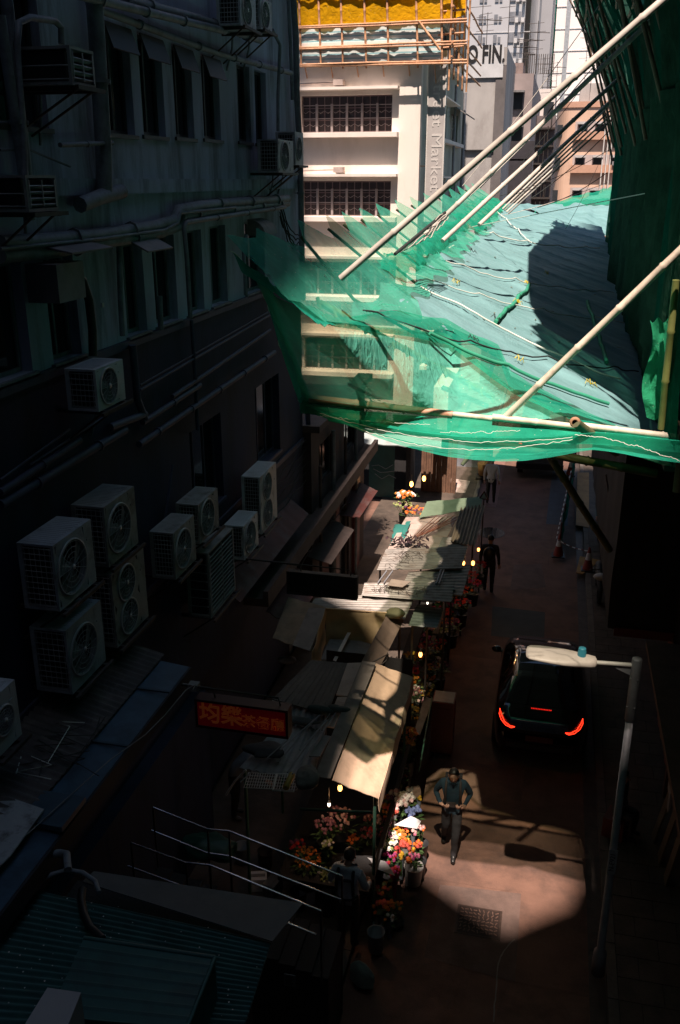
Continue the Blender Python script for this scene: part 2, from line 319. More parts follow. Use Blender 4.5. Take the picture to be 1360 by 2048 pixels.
# white crack in the bay beside the manhole
ck = MB(); pp = [gz(1030, 1880), gz(1022, 1886), gz(1010, 1900), gz(1000, 1915), gz(996, 1935), gz(994, 1945), gz(993, 1975), gz(989, 2010), gz(987, 2046)]
for i in range(len(pp) - 1):
    a, b_ = pp[i], pp[i + 1]; n_ = 6
    for k in range(n_):
        p = a.lerp(b_, k / n_); q = a.lerp(b_, (k + 1) / n_); j = 0.012
        p = p + Vector((nz(p.x * 9, p.y * 9) * j, 0, 0)); q = q + Vector((nz(q.x * 9, q.y * 9) * j, 0, 0)); w_ = 0.008 + 0.006 * abs(nz(p.x * 20, p.y * 20))
        ck.add([(p.x - w_, p.y, .0125), (p.x + w_, p.y, .0125), (q.x + w_, q.y, .0125), (q.x - w_, q.y, .0125)], [(0, 1, 2, 3)])
o = ck.build('road_crack', M('lime_filled_crack', (0.22, 0.20, 0.18), 0.9)); o['kind'] = 'structure'
# gutter, kerb, pavements
_b = MB(); _c = gz(983, 1066); _b.add([(_c.x + .42 * math.cos(a * .314) * (1 + .25 * nz(a, 1)), _c.y + .5 * math.sin(a * .314) * (1 + .3 * nz(a, 4)), .0095) for a in range(20)], [tuple(range(20))]); _o = _b.build('puddle', M('wet_road', (.02, .02, .022), .12, spec=.6)); _o['kind'] = 'structure'
plane_sheet('gutter', 1.2, -30, 1.43, 120, 0.003, M('gutter_grime', (0.05, 0.038, 0.032), 0.6, var=0.5, scale=5, bump=0.3))
kb = MB()
y = -6.0
while y < 60: kb.box((1.43, y, -0.05), (1.57, y + 0.985, 0.125)); y += 1.0
o = kb.build('kerb', kerbm); o['kind'] = 'structure'
pv = MB(); y = -6.0; k = 0
while y < 50:
    x = 1.58 - (0.3 if k % 2 else 0)
    while x < 3.0:
        a = max(x, 1.58); b_ = min(x + 0.59, 3.05)
        if b_ > a + .05: pv.box((a, y, 0.02), (b_, y + 0.39, 0.118 + random.uniform(0, .004)))
        x += 0.6
    y += 0.4; k += 1
o = pv.build('pavement', pave); o['kind'] = 'structure'
plane_sheet('pavement_bed', 1.55, -30, 3.2, 120, 0.1, darkwall)
kb = MB(); y = -6.0
while y < 60: kb.box((-2.3, y, -0.05), (-2.16, y + 0.985, 0.12)); y += 1.0
o = kb.build('kerb', kerbm); o['kind'] = 'structure'
pl = MB(); pl.box((-5.4, -30, -0.05), (-2.31, 60, 0.11)); o = pl.build('pavement', pave); o['kind'] = 'structure'
# manhole cover with raised ribs
mh = thing('manhole_cover', 'rusty rectangular iron manhole cover with radiating raised bars in the road', 'manhole cover', gz(957, 1845))
c0 = gz(957, 1845); b = MB(); b.box((c0.x - .34, c0.y - .29, .004), (c0.x + .34, c0.y + .29, .017)); b.build('frame', M('rusty_iron', (0.055, 0.035, 0.028), 0.5, metal=.3, var=.4, scale=9), mh)
b = MB(); b.box((c0.x - .31, c0.y - .26, .017), (c0.x + .31, c0.y + .26, .021))
b.build('lid', M('rusty_iron_lid', (0.035, 0.022, 0.018), 0.6, metal=.3), mh)
b = MB()
for i in range(9):
    for j in range(7):
        x = (i - 4) * .066; yy = (j - 3) * .07; a = math.atan2(yy, x) + (0.9 if (i + j) % 2 else 0.1) + random.uniform(-.5, .5); rt = Matrix.Rotation(a, 3, 'Z')
        b.box((c0.x + x - .027, c0.y + yy - .007, .021), (c0.x + x + .027, c0.y + yy + .007, .030), rot=rt)
b.build('raised_bars', M('worn_iron', (0.16, 0.095, 0.075), 0.45, metal=.3, var=.3, scale=9), mh)
# small square cover by the gutter
b = MB(); c1 = gz(1178, 1845); single('drain_cover', MB().box((1.22, 10.9, 0.004), (1.40, 11.25, .02)).box((1.245, 10.93, .02), (1.375, 11.22, .024)), steel, 'small iron drain cover in the gutter by the right kerb', 'drain cover')
# ================================================================ facades
def facade(mb, ax, p0, p1, u0, u1, z0, z1, holes, mi=0):
    us = sorted({u0, u1, *[h[0] for h in holes], *[h[1] for h in holes]}); us = [u for u in us if u0 <= u <= u1]
    for a, b in zip(us[:-1], us[1:]):
        hs = sorted([(max(h[2], z0), min(h[3], z1)) for h in holes if h[0] < (a + b) / 2 < h[1] and h[3] > z0 and h[2] < z1]); z = z0
        for q0, q1 in hs + [(z1, z1)]:
            if q0 > z + 1e-4:
                if ax == 'x': mb.box((p0, a, z), (p1, b, q0), mi)
                else: mb.box((a, p0, z), (b, p1, q0), mi)
            z = max(z, q1)
def window(parent, ax, p, u0, u1, z0, z1, bars=1, inward=-1, fm=None, gm=None, mull=0, th=0.045, name='window', sill=None):
    """window set in an opening; p = plane of the glass"""
    b = MB(); d = 0.03
    def bx(a0, a1, c0, c1, q0, q1):
        if ax == 'x': b.box((q0, a0, c0), (q1, a1, c1))
        else: b.box((a0, q0, c0), (a1, q1, c1))
    bx(u0, u1, z0, z0 + th, p - d, p + d); bx(u0, u1, z1 - th, z1, p - d, p + d)
    bx(u0, u0 + th, z0 + th, z1 - th, p - d, p + d); bx(u1 - th, u1, z0 + th, z1 - th, p - d, p + d)
    for i in range(bars): u = u0 + (u1 - u0) * (i + 1) / (bars + 1); bx(u - th * .4, u + th * .4, z0 + th, z1 - th, p - d * .8, p + d * .8)
    for i in range(mull): z = z0 + (z1 - z0) * (i + 1) / (mull + 1); bx(u0 + th, u1 - th, z - th * .3, z + th * .3, p - d * .7, p + d * .7)
    f = b.build(name, fm or frame, parent); g = MB()
    if ax == 'x': g.box((p - .006, u0 + .01, z0 + .01), (p + .006, u1 - .01, z1 - .01))
    else: g.box((u0 + .01, p - .006, z0 + .01), (u1 - .01, p + .006, z1 - .01))
    g.build('pane', gm or glassd, f)
    if sill is not None:
        s = MB()
        if ax == 'x': s.box((p + .03, u0 - .05, z0 - .05), (sill, u1 + .05, z0 - .002))
        else: s.box((u0 - .05, sill, z0 - .05), (u1 + .05, p - .03, z0 - .002))
        s.build('sill', fm or frame, f)
    return f
# ---------------------------------------------------------------- unseen towers added behind the viewpoint, outlines cut to shape sun and shade
def tower(label, poly, y0, y1, m, wins):
    t = thing('sun_blocker_tower', label, 'building', ((poly[0][0] + poly[1][0]) / 2, y1, 0))
    MB().prism(poly, 'y', y0, y1).build('wall', m, t)
    g = MB()
    for (xa, xb, za, zb) in wins:
        z = za
        while z < zb:
            x = xa
            while x < xb: g.box((x, y1 + .01, z), (x + 1.0, y1 + .05, z + 1.2)); x += 2.0
            z += 3.0
    o = g.build('window_panes', glassd, t); return t
tower('unseen stepped sun blocker added behind the viewpoint on the left', [(-30, 0), (-1.3, 0), (-1.3, 60), (-3.0, 63), (-3.0, 84), (-6.2, 86), (-6.2, 150), (-30, 150)], -24, -12, conc, [(-28, -3, 3, 62), (-28, -9, 70, 140)])
tower('unseen notched sun blocker added behind the viewpoint', [(-1.28, 0), (2.68, 0), (2.68, 52.2), (2.12, 51.8), (2.0, 50.9), (1.5, 50.1), (1.05, 49.3), (0.4, 50.3), (-0.42, 51.6), (-0.75, 50.6), (-1.28, 50.2)], -24, -12.4, conc, [(-1.2, 1.8, 3, 48)])
tower('unseen slab sun blocker added behind the viewpoint on the right', [(2.7, 0), (30, 0), (30, 72), (5.2, 72), (5.2, 100), (2.7, 100)], -24, -12.2, conc, [(4, 28, 3, 68)])
# ================================================================ left apartment building
WX = -5.2
LB = thing('apartment_building', 'tall left building, pale blue above and navy below, lined with pipes', 'building', (WX, 4, 0))
W_up = [(8.15, 9.2, 11.1, 12.4), (6.4, 7.6, 11.1, 12.4), (10.55, 11.25, 11.12, 12.3), (11.5, 12.2, 11.14, 12.3), (12.55, 13.22, 11.16, 12.3), (13.6, 14.32, 11.18, 12.3), (15.15, 15.8, 11.2, 12.35), (16.05, 16.7, 11.2, 12.35)]
W_mid = [(5.4, 6.6, 8.75, 9.85), (6.95, 8.38, 8.75, 9.85), (8.8, 9.42, 8.75, 9.85), (10.62, 11.2, 8.75, 9.86), (11.5, 12.25, 8.75, 9.9), (12.6, 13.28, 8.75, 9.92), (13.6, 14.33, 8.75, 9.94), (15.25, 16.35, 8.75, 9.94)]
W_low = [(12.35, 13.7, 5.6, 7.05), (15.5, 17.0, 5.5, 7.05)]
W_top = [(y_, y_ + 0.8, 13.7, 14.8) for y_ in (6.5, 8.3, 10.3, 11.6, 13.6, 15.3)]
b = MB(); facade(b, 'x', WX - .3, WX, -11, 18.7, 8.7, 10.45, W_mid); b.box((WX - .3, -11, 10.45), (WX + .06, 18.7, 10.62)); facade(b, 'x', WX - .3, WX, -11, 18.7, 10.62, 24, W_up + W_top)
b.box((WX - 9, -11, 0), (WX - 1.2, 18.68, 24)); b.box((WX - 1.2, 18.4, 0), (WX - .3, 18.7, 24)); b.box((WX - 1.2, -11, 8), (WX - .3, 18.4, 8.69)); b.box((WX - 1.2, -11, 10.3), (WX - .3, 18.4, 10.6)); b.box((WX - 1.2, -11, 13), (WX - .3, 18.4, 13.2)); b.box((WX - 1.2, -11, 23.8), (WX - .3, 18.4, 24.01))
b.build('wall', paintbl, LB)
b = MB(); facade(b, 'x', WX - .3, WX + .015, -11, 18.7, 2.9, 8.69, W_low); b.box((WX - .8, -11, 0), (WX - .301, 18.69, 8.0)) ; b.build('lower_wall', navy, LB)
b = MB(); b.box((WX - .2, -11, 8.62), (WX + .05, 18.7, 8.72)); b.box((WX - .1, -11, 5.2), (WX + .05, 18.7, 5.3)); b.build('string_course', pipe_n, LB)
for q in W_up: window(LB, 'x', WX - .13, *q, bars=1, sill=WX + .03)
for q in W_mid: window(LB, 'x', WX - .15, *q, bars=1, sill=WX + .05, fm=pipe_m)
for q in W_low: window(LB, 'x', WX - .15, *q, bars=2, sill=WX + .05, fm=pipe_n)
for q in W_top: window(LB, 'x', WX - .13, *q)
# tilted awning sashes on the upper row
for q in W_up[2:6]:
    b = MB(); b.quad((WX + .02, q[0], q[3] - .02), (WX + .02, q[1], q[3] - .02), (WX + .12, q[1], q[3] - .30), (WX + .12, q[0], q[3] - .30), thick=.02); b.build('tilted_sash', frame, LB)
b = MB(); b.quad((WX + .05, 10.55, 9.95), (WX + .05, 11.3, 9.95), (WX + .38, 11.3, 9.78), (WX + .38, 10.55, 9.78), thick=.02); b.build('sheet_hood', greysheet, LB)
b = MB(); b.quad((WX + .03, 8.6, 9.98), (WX + .03, 9.5, 9.98), (WX + .45, 9.5, 9.9), (WX + .45, 8.6, 9.9), thick=.02); b.build('sheet_hood', greysheet, LB)
# curved extractor hood
b = MB(); prof = [(WX + .02 + .3 * math.sin(t * math.pi / 2 / 6), 9.72 + .25 * math.cos(t * math.pi / 2 / 6)) for t in range(7)]
b.grid([[(x, 15.4, z) for x, z in prof], [(x, 16.1, z) for x, z in prof]][::-1], thick=.01); b.prism([(WX, 9.72)] + prof, 'y', 15.4, 15.41); b.build('extractor_hood', greysheet, LB)
def wpipe(pts, r, m=pipe_m, xo=0.10, name='pipe', clip=True):
    P = [gx(a, c, WX + xo) for a, c in pts]; b = MB(); b.tube(P, r, 8)
    if clip:
        for i in range(len(P) - 1):
            L = (P[i + 1] - P[i]).length; k = int(L / 1.1)
            for j in range(k):
                p = P[i].lerp(P[i + 1], (j + .5) / k); d = (P[i + 1] - P[i]).normalized(); b.tube([p - d * .02, p + d * .02], r * 1.35, 8)
                q = Vector((WX, p.y, p.z)); b.tube([p, q], .008, 5)
    return b.build(name, m, LB)
wpipe([(180, -40), (190, 20), (207, 300), (209, 385)], .095, xo=.14)
wpipe([(160, 410), (200, 394), (243, 383)], .085, xo=.16)
wpipe([(10, -20), (20, 60), (60, 420)], .06)
wpipe([(0, 30), (60, 440)][::-1], .05, xo=.2)
wpipe([(50, 390), (48, 300), (34, 90), (38, 45), (60, 35), (110, 42), (122, 55), (123, 88)], .032, xo=.25, clip=False)
wpipe([(0, 486), (80, 482), (210, 468), (310, 452), (350, 440), (356, 420), (400, 412), (470, 405), (575, 398)], .075, xo=.13)
wpipe([(0, 512), (90, 505), (210, 485), (320, 466), (358, 452), (362, 432), (420, 424), (500, 414), (575, 406)], .07, xo=.12)
wpipe([(0, 498), (200, 478), (330, 460), (355, 446), (360, 426), (470, 415)], .02, xo=.2, clip=False)
wpipe([(381, 636), (374, 520), (368, 452), (372, 445), (400, 440), (570, 414)], .035, xo=.2)
wpipe([(245, 672), (241, 600), (238, 490)], .035)
wpipe([(322, 660), (319, 592)], .04, xo=.14)
wpipe([(492, 590), (487, 490), (492, 470)], .035, xo=.14)
wpipe([(196, 18), (350, 76), (440, 108), (582, 146)], .045)
wpipe([(250, 0), (345, 24), (392, 36), (520, 80)], .06, xo=.12)
wpipe([(150, -12), (400, 50), (450, 62)], .05, xo=.2)
wpipe([(585, -30), (592, 80), (594, 200), (600, 300), (603, 470), (606, 600)], .06, xo=.12)
wpipe([(575, -30), (581, 90), (585, 200)], .035, xo=.08)
wpipe([(545, 60), (560, 90), (556, 190), (556, 262)], .03, xo=.2, clip=False)
wpipe([(120, 290), (225, 286)], .025, xo=.18); wpipe([(0, 300), (60, 300), (140, 333)], .012, xo=.1, clip=False)
# stepped runs on the navy wall
for (a, c, r) in (((0, 1010), (250, 860), .05), ((0, 985), (160, 880), .04), ((278, 889), (549, 704), .045), ((345, 793), (540, 660), .03), ((285, 845), (400, 770), .04), ((220, 855), (290, 828), .05),
                  ((60, 930), (260, 800), .012), ((280, 780), (540, 630), .02), ((280, 770), (540, 622), .012), ((0, 960), (140, 858), .012)):
    wpipe([a, c], r, pipe_n, clip=r > .03)
wpipe([(265, 690), (275, 800), (290, 838)], .05, pipe_n); wpipe([(383, 640), (392, 780), (395, 860)], .03, pipe_n)
wpipe([(345, 930), (322, 1100), (316, 1150)], .02, pipe_n, clip=False); wpipe([(612, 780), (622, 940), (628, 1000)], .06, pipe_n)
for k in range(6):
    P = wavy(gx(500, 1010 + 12 * k, WX + .1), gx(612, 880 + 16 * k, WX + .1), .05, 14, .12, k); MB().tube(P, .009, 5).build('cable', rope_k, LB)
for k in range(5):
    P = wavy(gx(560, 400 + 8 * k, WX + .15), gx(600, 470 + 9 * k, WX + .3), .05, 14, .2, k + 9); MB().tube(P, .012, 5).build('cable', rope_k, LB)
P = [gx(a, c, WX + .15) for a, c in ((150, 545), (165, 560), (178, 600), (185, 660), (186, 712))]; MB().tube(P, .05, 8).build('flexible_duct', black, LB)
b = MB(); a_, c_ = gx(112, 530, WX + .35), gx(150, 600, WX + .35); b.box((WX, a_.y, c_.z), (WX + .35, a_.y + .55, a_.z)); b.build('meter_box', greysheet, LB)
MB().box((WX + .02, 9.95, 9.2), (WX + .03, 10.0, 9.25)).build('junction_box', white, LB)
# ---------------------------------------------------------------- air conditioners
def ac(label, nt_, nb, ft, depth=.36, style='fan', X=-4.68, cat='air conditioner', group='air conditioners on the left wall', fans=1):
    A = gx(*nt_, X); B = gx(*nb, X); Fp = gx(*ft, X); W = max(.4, Fp.y - A.y); H = A.z - B.z
    t = thing('air_conditioner', label, cat, (X, (A.y + Fp.y) / 2, B.z), group, rz=R(90))
    w2 = W / 2; D = depth
    b = MB()  # casing: local x along wall, local -y is the front
    e = .02
    b.box((-w2, 0, 0), (w2, D, .03)); b.box((-w2, 0, H - .025), (w2, D, H)); b.box((-w2 + .015, D - .02, .03), (w2, D, H - .025)); b.box((w2 - .02, .0, .03), (w2, D - .02, H - .025))
    b.box((-w2, 0, .03), (-w2 + .03, .03, H - .025)); b.box((-w2, D - .05, .03), (-w2 + .014, D, H - .025))
    b.box((w2 - .22 * W * (fans > 0), 0, .03), (w2 - .021, .018, H - .025)) if style == 'fan' else None
    # front panel round the fan opening
    fr = [(-w2 + .03, w2 - .22 * W)]
    if style == 'fan':
        fw = (w2 - .22 * W) - (-w2 + .03); cx = -w2 + .03 + fw / 2
        for k in range(fans):
            za = .03 + (H - .055) * k / fans; zb = .03 + (H - .055) * (k + 1) / fans; cz = (za + zb) / 2; r_ = min(fw, zb - za) * .49; n = 28
            ring = [(cx + r_ * math.cos(2 * math.pi * j / n), 0, cz + r_ * math.sin(2 * math.pi * j / n)) for j in range(n)]
            sq = []
            for j in range(n):
                c_, s_ = math.cos(2 * math.pi * j / n), math.sin(2 * math.pi * j / n); q = min((fw / 2) / max(abs(c_), 1e-5), ((zb - za) / 2) / max(abs(s_), 1e-5)); sq.append((cx + c_ * q, 0, cz + s_ * q))
            b.add(ring + sq, [(j, (j + 1) % n, n + (j + 1) % n, n + j) for j in range(n)])
            b.add(ring + [(x, .06, z) for x, _, z in ring], [(j, n + j, n + (j + 1) % n, (j + 1) % n) for j in range(n)])
    b.box((w2 - .13, -.006, H * .72), (w2 - .07, .0, H * .75)) if style == 'fan' else None
    if style == 'fan':
        for j in range(14): x_ = -w2 + .06 + j * (W - .1) / 14; b.box((x_, .05, H), (x_ + .006, D - .05, H + .003))
    b.build('casing', acw2 if 'dusty' in label or 'old' in label or 'worn' in label or 'louvre' in label else acw3 if 'white' in label else acw, t)
    b = MB(); b.box((-w2 + .05, .08, .04), (w2 - .05, D - .03, H - .04)); b.build('core', acd, t)
    if style == 'fan':
        for k in range(fans):
            za = .03 + (H - .055) * k / fans; zb = .03 + (H - .055) * (k + 1) / fans; cz = (za + zb) / 2; r_ = min(fw, zb - za) * .49
            g = MB()
            for q in (.35, .55, .75, .95): g.tube([(cx + r_ * q * math.cos(a * math.pi / 14), -.012, cz + r_ * q * math.sin(a * math.pi / 14)) for a in range(29)], .0035, 4, caps=False)
            for a in range(16): g.tube([(cx, -.014, cz), (cx + r_ * math.cos(a * math.pi / 8), -.012, cz + r_ * math.sin(a * math.pi / 8))], .003, 4)
            g.lathe((cx, -.02, cz), [(.001, -.004), (.03, -.002), (.03, .01), (.001, .012)], 12, axis='y')
            g.tube([(cx + r_ * 1.02 * math.cos(a * math.pi / 14), -.006, cz + r_ * 1.02 * math.sin(a * math.pi / 14)) for a in range(29)], .012, 5, caps=False)
            g.build('fan_guard', acg, t)
            f_ = MB()
            for a in range(3):
                rows = []
                for i in range(5):
                    rr = r_ * (.15 + .2 * i); rows.append([(cx + rr * math.cos(a * 2.094 + s_ * .42 + i * .08), .045 - s_ * .025, cz + rr * math.sin(a * 2.094 + s_ * .42 + i * .08)) for s_ in (-1, 0, 1, 2)])
                f_.grid(rows)
            f_.lathe((cx, .03, cz), [(.001, -.01), (.05, 0), (.05, .03), (.001, .03)], 12, axis='y'); f_.build('fan_blade', acf, t)
        s = MB()
        n1, n2 = 6, max(6, int(H / .07))
        for j in range(n2 + 1): z = .05 + (H - .1) * j / n2; s.tube([(-w2 + .004, .03, z), (-w2 + .004, D - .05, z)], .005, 4)
        for j in range(n1): y_ = .05 + (D - .12) * j / (n1 - 1); s.tube([(-w2 + .006, y_, .04), (-w2 + .006, y_, H - .04)], .004, 4)
        s.build('side_grille', acg, t)
    else:
        s = MB(); n2 = int(H / .075)
        for j in range(n2): z = .05 + (H - .1) * j / n2; s.box((-w2 + .03, -.004, z), (w2 - .03, .045, z + .008), rot=Matrix.Rotation(-.5, 3, 'X'))
        for j in range(3): x_ = -w2 + .04 + (W - .08) * j / 2; s.box((x_ - .006, -.008, .04), (x_ + .006, .0, H - .04))
        s.build('louvre_grille', acg, t)
        s = MB(); n1 = 5
        for j in range(n2 // 2): z = .05 + (H - .1) * j / (n2 // 2); s.tube([(-w2 - .002, .03, z), (-w2 - .002, D - .03, z)], .006, 4)
        s.build('side_grille', acg, t)
    k = MB(); dw = X * -1 + WX * 1; dw = abs(WX - X)
    for x_ in (-w2 + .08, w2 - .08):
        k.box((x_ - .02, -.06, -.045), (x_ + .02, dw, -.003)); k.tube([(x_, 0, -.03), (x_, dw, -.42)], .013, 5)
    k.box((-w2 - .04, -.08, -.04), (w2 + .04, -.045, -.004)); k.build('bracket', steel, t)
    p = MB(); p.tube([(w2 - .02, D, .12), (w2 + .06, D + .03, .1), (w2 + .07, D + .06, -.2), (w2 + .06, dw, -.5)], .016, 6); p.build('hose', pipe_m, t)
    return t
ac('large grey air conditioner, leftmost in the upper row of big ones', (105, 1092), (127, 1218), (182, 1047), .40)
ac('large dusty air conditioner right of the leftmost big one', (207, 1015), (222, 1132), (268, 975), .40)
ac('large air conditioner with round fan at the bottom left of the four big ones', (131, 1262), (147, 1388), (202, 1216), .42)
ac('tall two fan air conditioner with worn paint below the dusty unit', (222, 1150), (232, 1300), (287, 1103), .4, fans=2)
ac('small white air conditioner with recessed fan, left of the louvred box', (346, 1067), (355, 1157), (388, 1032), .34)
ac('small white air conditioner with spoked fan above the louvred box', (396, 1010), (405, 1084), (435, 977), .34)
ac('smallest white air conditioner beside the tall unit over the rusty roof', (487, 1053), (492, 1118), (515, 1021), .34)
ac('tall narrow white air conditioner farthest along the navy wall', (520, 955), (526, 1066), (552, 930), .34, fans=2)
ac('tall box with slanted louvres hanging under the spoked fan unit', (416, 1107), (429, 1230), (466, 1064), .36, style='louvre')
ac('single white air conditioner alone on the navy band under the windows', (190, 740), (196, 825), (245, 718), .36)
ac('grey air conditioner cut off by the left edge above the white sheet', (-22, 1405), (-2, 1515), (30, 1366), .36)
ac('air conditioner on the black platform at the top edge, left one', (479, -22), (482, 50), (511, -8), .36)
ac('air conditioner on the black platform at the top edge, right one', (520, -8), (524, 58), (543, 2), .36)
ac('louvred air conditioner with wedge label below the drain pipe bend', (50, 350), (54, 425), (110, 346), .36, style='louvre')
ac('big old window air conditioner boxed over the upper left opening', (138, 90), (140, 168), (186, 102), .6, style='louvre', X=-4.5)
ac('greenish air conditioner on a rusty shelf at the corner of the pale wall, near one', (556, 278), (560, 345), (586, 262), .36)
ac('greenish air conditioner on a rusty shelf at the corner of the pale wall, far one', (590, 263), (593, 330), (606, 255), .36)
# ================================================================ market building at the end of the left row
MY = 30.0
def Z(py, px=700, y=MY): return gy(px, py, y).z
def X(px, py=300, y=MY): return gy(px, py, y).x
MK = thing('market_building', 'cream market building with rows of dark gridded windows under orange netting', 'building', (-7, 36, 0))
xr = -4.45; storey = Z(262) - Z(430)
wins = []
for k in range(-2, 3):
    z0 = Z(432) + storey * k; wins.append((-9.6 if k < 5 else 0, -5.3, z0, z0 + (Z(362) - Z(432))))
wins = [(-9.55, -8.30, a, c) for _, _, a, c in wins] + [(-8.22, X(783, 300), a, c) for _, _, a, c in wins]
b = MB(); facade(b, 'y', MY, MY + .35, -14, xr, 3.1, Z(430) + storey * 3, wins); b.box((-14, MY + 1.2, 3), (xr - .3, 44, 26)); b.box((-14, MY + .35, 3), (-13.5, MY + 1.2, 22))
for k in range(-2, 4): b.box((-14, MY + .35, Z(432) + storey * k - .9), (xr - .3, MY + 1.2, Z(432) + storey * k - .02))
b.box((-14, MY, Z(430) + storey * 3), (xr, MY + 1.2, 26))
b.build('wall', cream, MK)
b = MB(); sw = [(31.6, 33.2), (34.6, 36.6), (38.2, 40.5)]; sh = [(a, c, z[2], z[3]) for a, c in sw for z in wins[5:]]
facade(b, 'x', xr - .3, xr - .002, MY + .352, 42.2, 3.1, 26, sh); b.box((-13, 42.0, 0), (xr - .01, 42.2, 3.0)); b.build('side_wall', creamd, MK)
b = MB()
for k in range(-2, 3):
    z0 = Z(432) + storey * k
    b.box((-9.8, MY - .38, z0 - .16), (X(797), MY - .002, z0 - .02)); b.box((-9.8, MY - .38, z0 + (Z(352) - Z(432)) - .02), (X(797), MY - .002, z0 + (Z(352) - Z(432)) + .06))
    b.box((xr + .002, 31.4, z0 - .16), (xr + .25, 40.8, z0 - .03)); b.box((xr + .002, 31.4, z0 + 1.15), (xr + .45, 37, z0 + 1.2))
b.build('ledge', cream, MK)
b = MB()
for k in (0, 1): z0 = Z(352) + storey * k; b.tube([(-8.3, MY - .2, z0 + .16), (-7.1, MY - .2, z0 + .19)], .03, 6); b.box((-7.1, MY - .35, z0 + .1), (-6.8, MY - .05, z0 + .26))
b.build('conduit', M('conduit_pink', (.5, .4, .36), .7), MK)
winf = M('brown_window_frame', (0.15, 0.10, 0.10), 0.6, var=0.15)
gl2 = M('dusty_dark_glass', (0.045, 0.035, 0.035), 0.25, var=0.3, scale=3)
gl3 = M('frosted_glass', (0.09, 0.09, 0.085), 0.3, var=0.8, scale=6)
for i, q in enumerate(wins):
    n = 6 if i >= 5 else 2
    f = window(MK, 'y', MY + .2, *q, bars=n * 2 - 1 if i >= 5 else 2, mull=2, th=.035, fm=winf, gm=gl2)
    if i >= 5:
        b = MB(); w_ = (q[1] - q[0]) / n
        for k in range(n + 1): b.box((q[0] + w_ * k - .035, MY + .1, q[2]), (q[0] + w_ * k + .035, MY + .165, q[2] + .78 * (q[3] - q[2])))
        for zf in (.38, .74): b.box((q[0], MY + .12, q[2] + zf * (q[3] - q[2]) - .012), (q[1], MY + .15, q[2] + zf * (q[3] - q[2]) + .012))
        for k in range(n):
            for zf in (.2, .56):
                zc = q[2] + zf * (q[3] - q[2]); xa = q[0] + w_ * k
                b.tube([(xa + w_ * t / 8, MY + .13, zc + .035 * math.cos(t * math.pi / 2)) for t in range(9)], .006, 4)
        b.build('window_grille', M('grille_grey', (.26, .22, .22), .6), f)
for a, c, z0, z1 in sh: window(MK, 'x', xr - .15, a, c, z0, z1, bars=3, mull=1, fm=winf, gm=gl2)
P = [gx(930 - 18, 130, xr + .1), gx(912, 340, xr + .1)]; MB().tube([(xr + .15, 38, 14), (xr + .15, 38, 3)], .05).tube([(xr + .15, 41.4, 14), (xr + .15, 41.4, 3)], .07).build('drain_pipe', galv, MK)
# window hoods on the side
b = MB(); b.quad((xr, 37.6, 13.3), (xr, 41.2, 13.3), (xr + .6, 41.2, 12.95), (xr + .6, 37.6, 12.95), thick=.04); b.build('window_hood', greysheet, MK)
# ---- street-level flower shop of the market building
SHp = thing('flower_shop', 'shop under a pale grey canopy at the foot of the market with green shutters', 'shop', (-5, 30, 0))
b = MB(); b.box((-9, 30.9, 0.1), (-4.46, 31.1, 3.09)); b.box((-9, 30.0, 0.1), (-8.0, 30.9, 3.09)); b.box((-4.62, 30.02, .1), (-4.46, 30.9, 3.09)); b.build('wall', darkwall, SHp)
b = MB(); b.quad((-6.1, 28.55, 2.42), (-3.25, 28.55, 2.42), (-3.4, 29.98, 2.72), (-6.3, 29.98, 2.72), 12, 1, .03, fn=lambda u, v: .02 * math.sin(u * 30)); b.build('canopy', M('pale_blue_canopy', (.33, .38, .38), .7, var=.12, scale=3, stain=(.2, .2, .18)), SHp)
b = MB(); zz = 2.72; b.box((-6.2, 29.2, 2.75), (-3.5, 29.24, 3.35)); b.build('fascia_board', M('greyblue_board', (.26, .34, .34), .7, var=.1), SHp)
b = MB(); b.box((-6.1, 29.1, 2.95), (-5.2, 29.18, 3.35)); b.box((-4.95, 29.1, 3.0), (-3.95, 29.18, 3.3)); b.build('dark_panel', black, SHp)
b = MB(); b.quad((-5.9, 29.9, .12), (-5.0, 29.9, .12), (-5.0, 29.9, 2.4), (-5.9, 29.9, 2.4), 1, 36, .01, fn=lambda u, v: .012 * math.sin(v * 110)); b.build('roller_shutter', M('green_shutter', (.02, .07, .06), .5, var=.2), SHp)
b = MB()
for k in range(3): P = [(-5.8 + .25 * i + .06 * k, 29.86, 1.25 - .18 * k + .09 * math.sin(i * 2.6 + k)) for i in range(4)]; b.tube(P, .012, 4)
b.build('graffiti', M('grey_spray', (.22, .24, .24), .8), SHp)
b = MB()
for k in range(14): b.box((-4.2 + .09 * k, 30.9 - .04 * (k % 2), .1), (-4.12 + .09 * k, 30.95, 2.6))
b.build('wooden_boards', M('brown_boards', (.15, .08, .05), .8, var=.4, scale=5), SHp)
b = MB(); b.box((-3.75, 30.05, 2.5), (-3.25, 33.5, 4.1)); single('white_sign_box', b, white, 'plain white signboard box in full sun beside the pale shop canopy', 'sign')
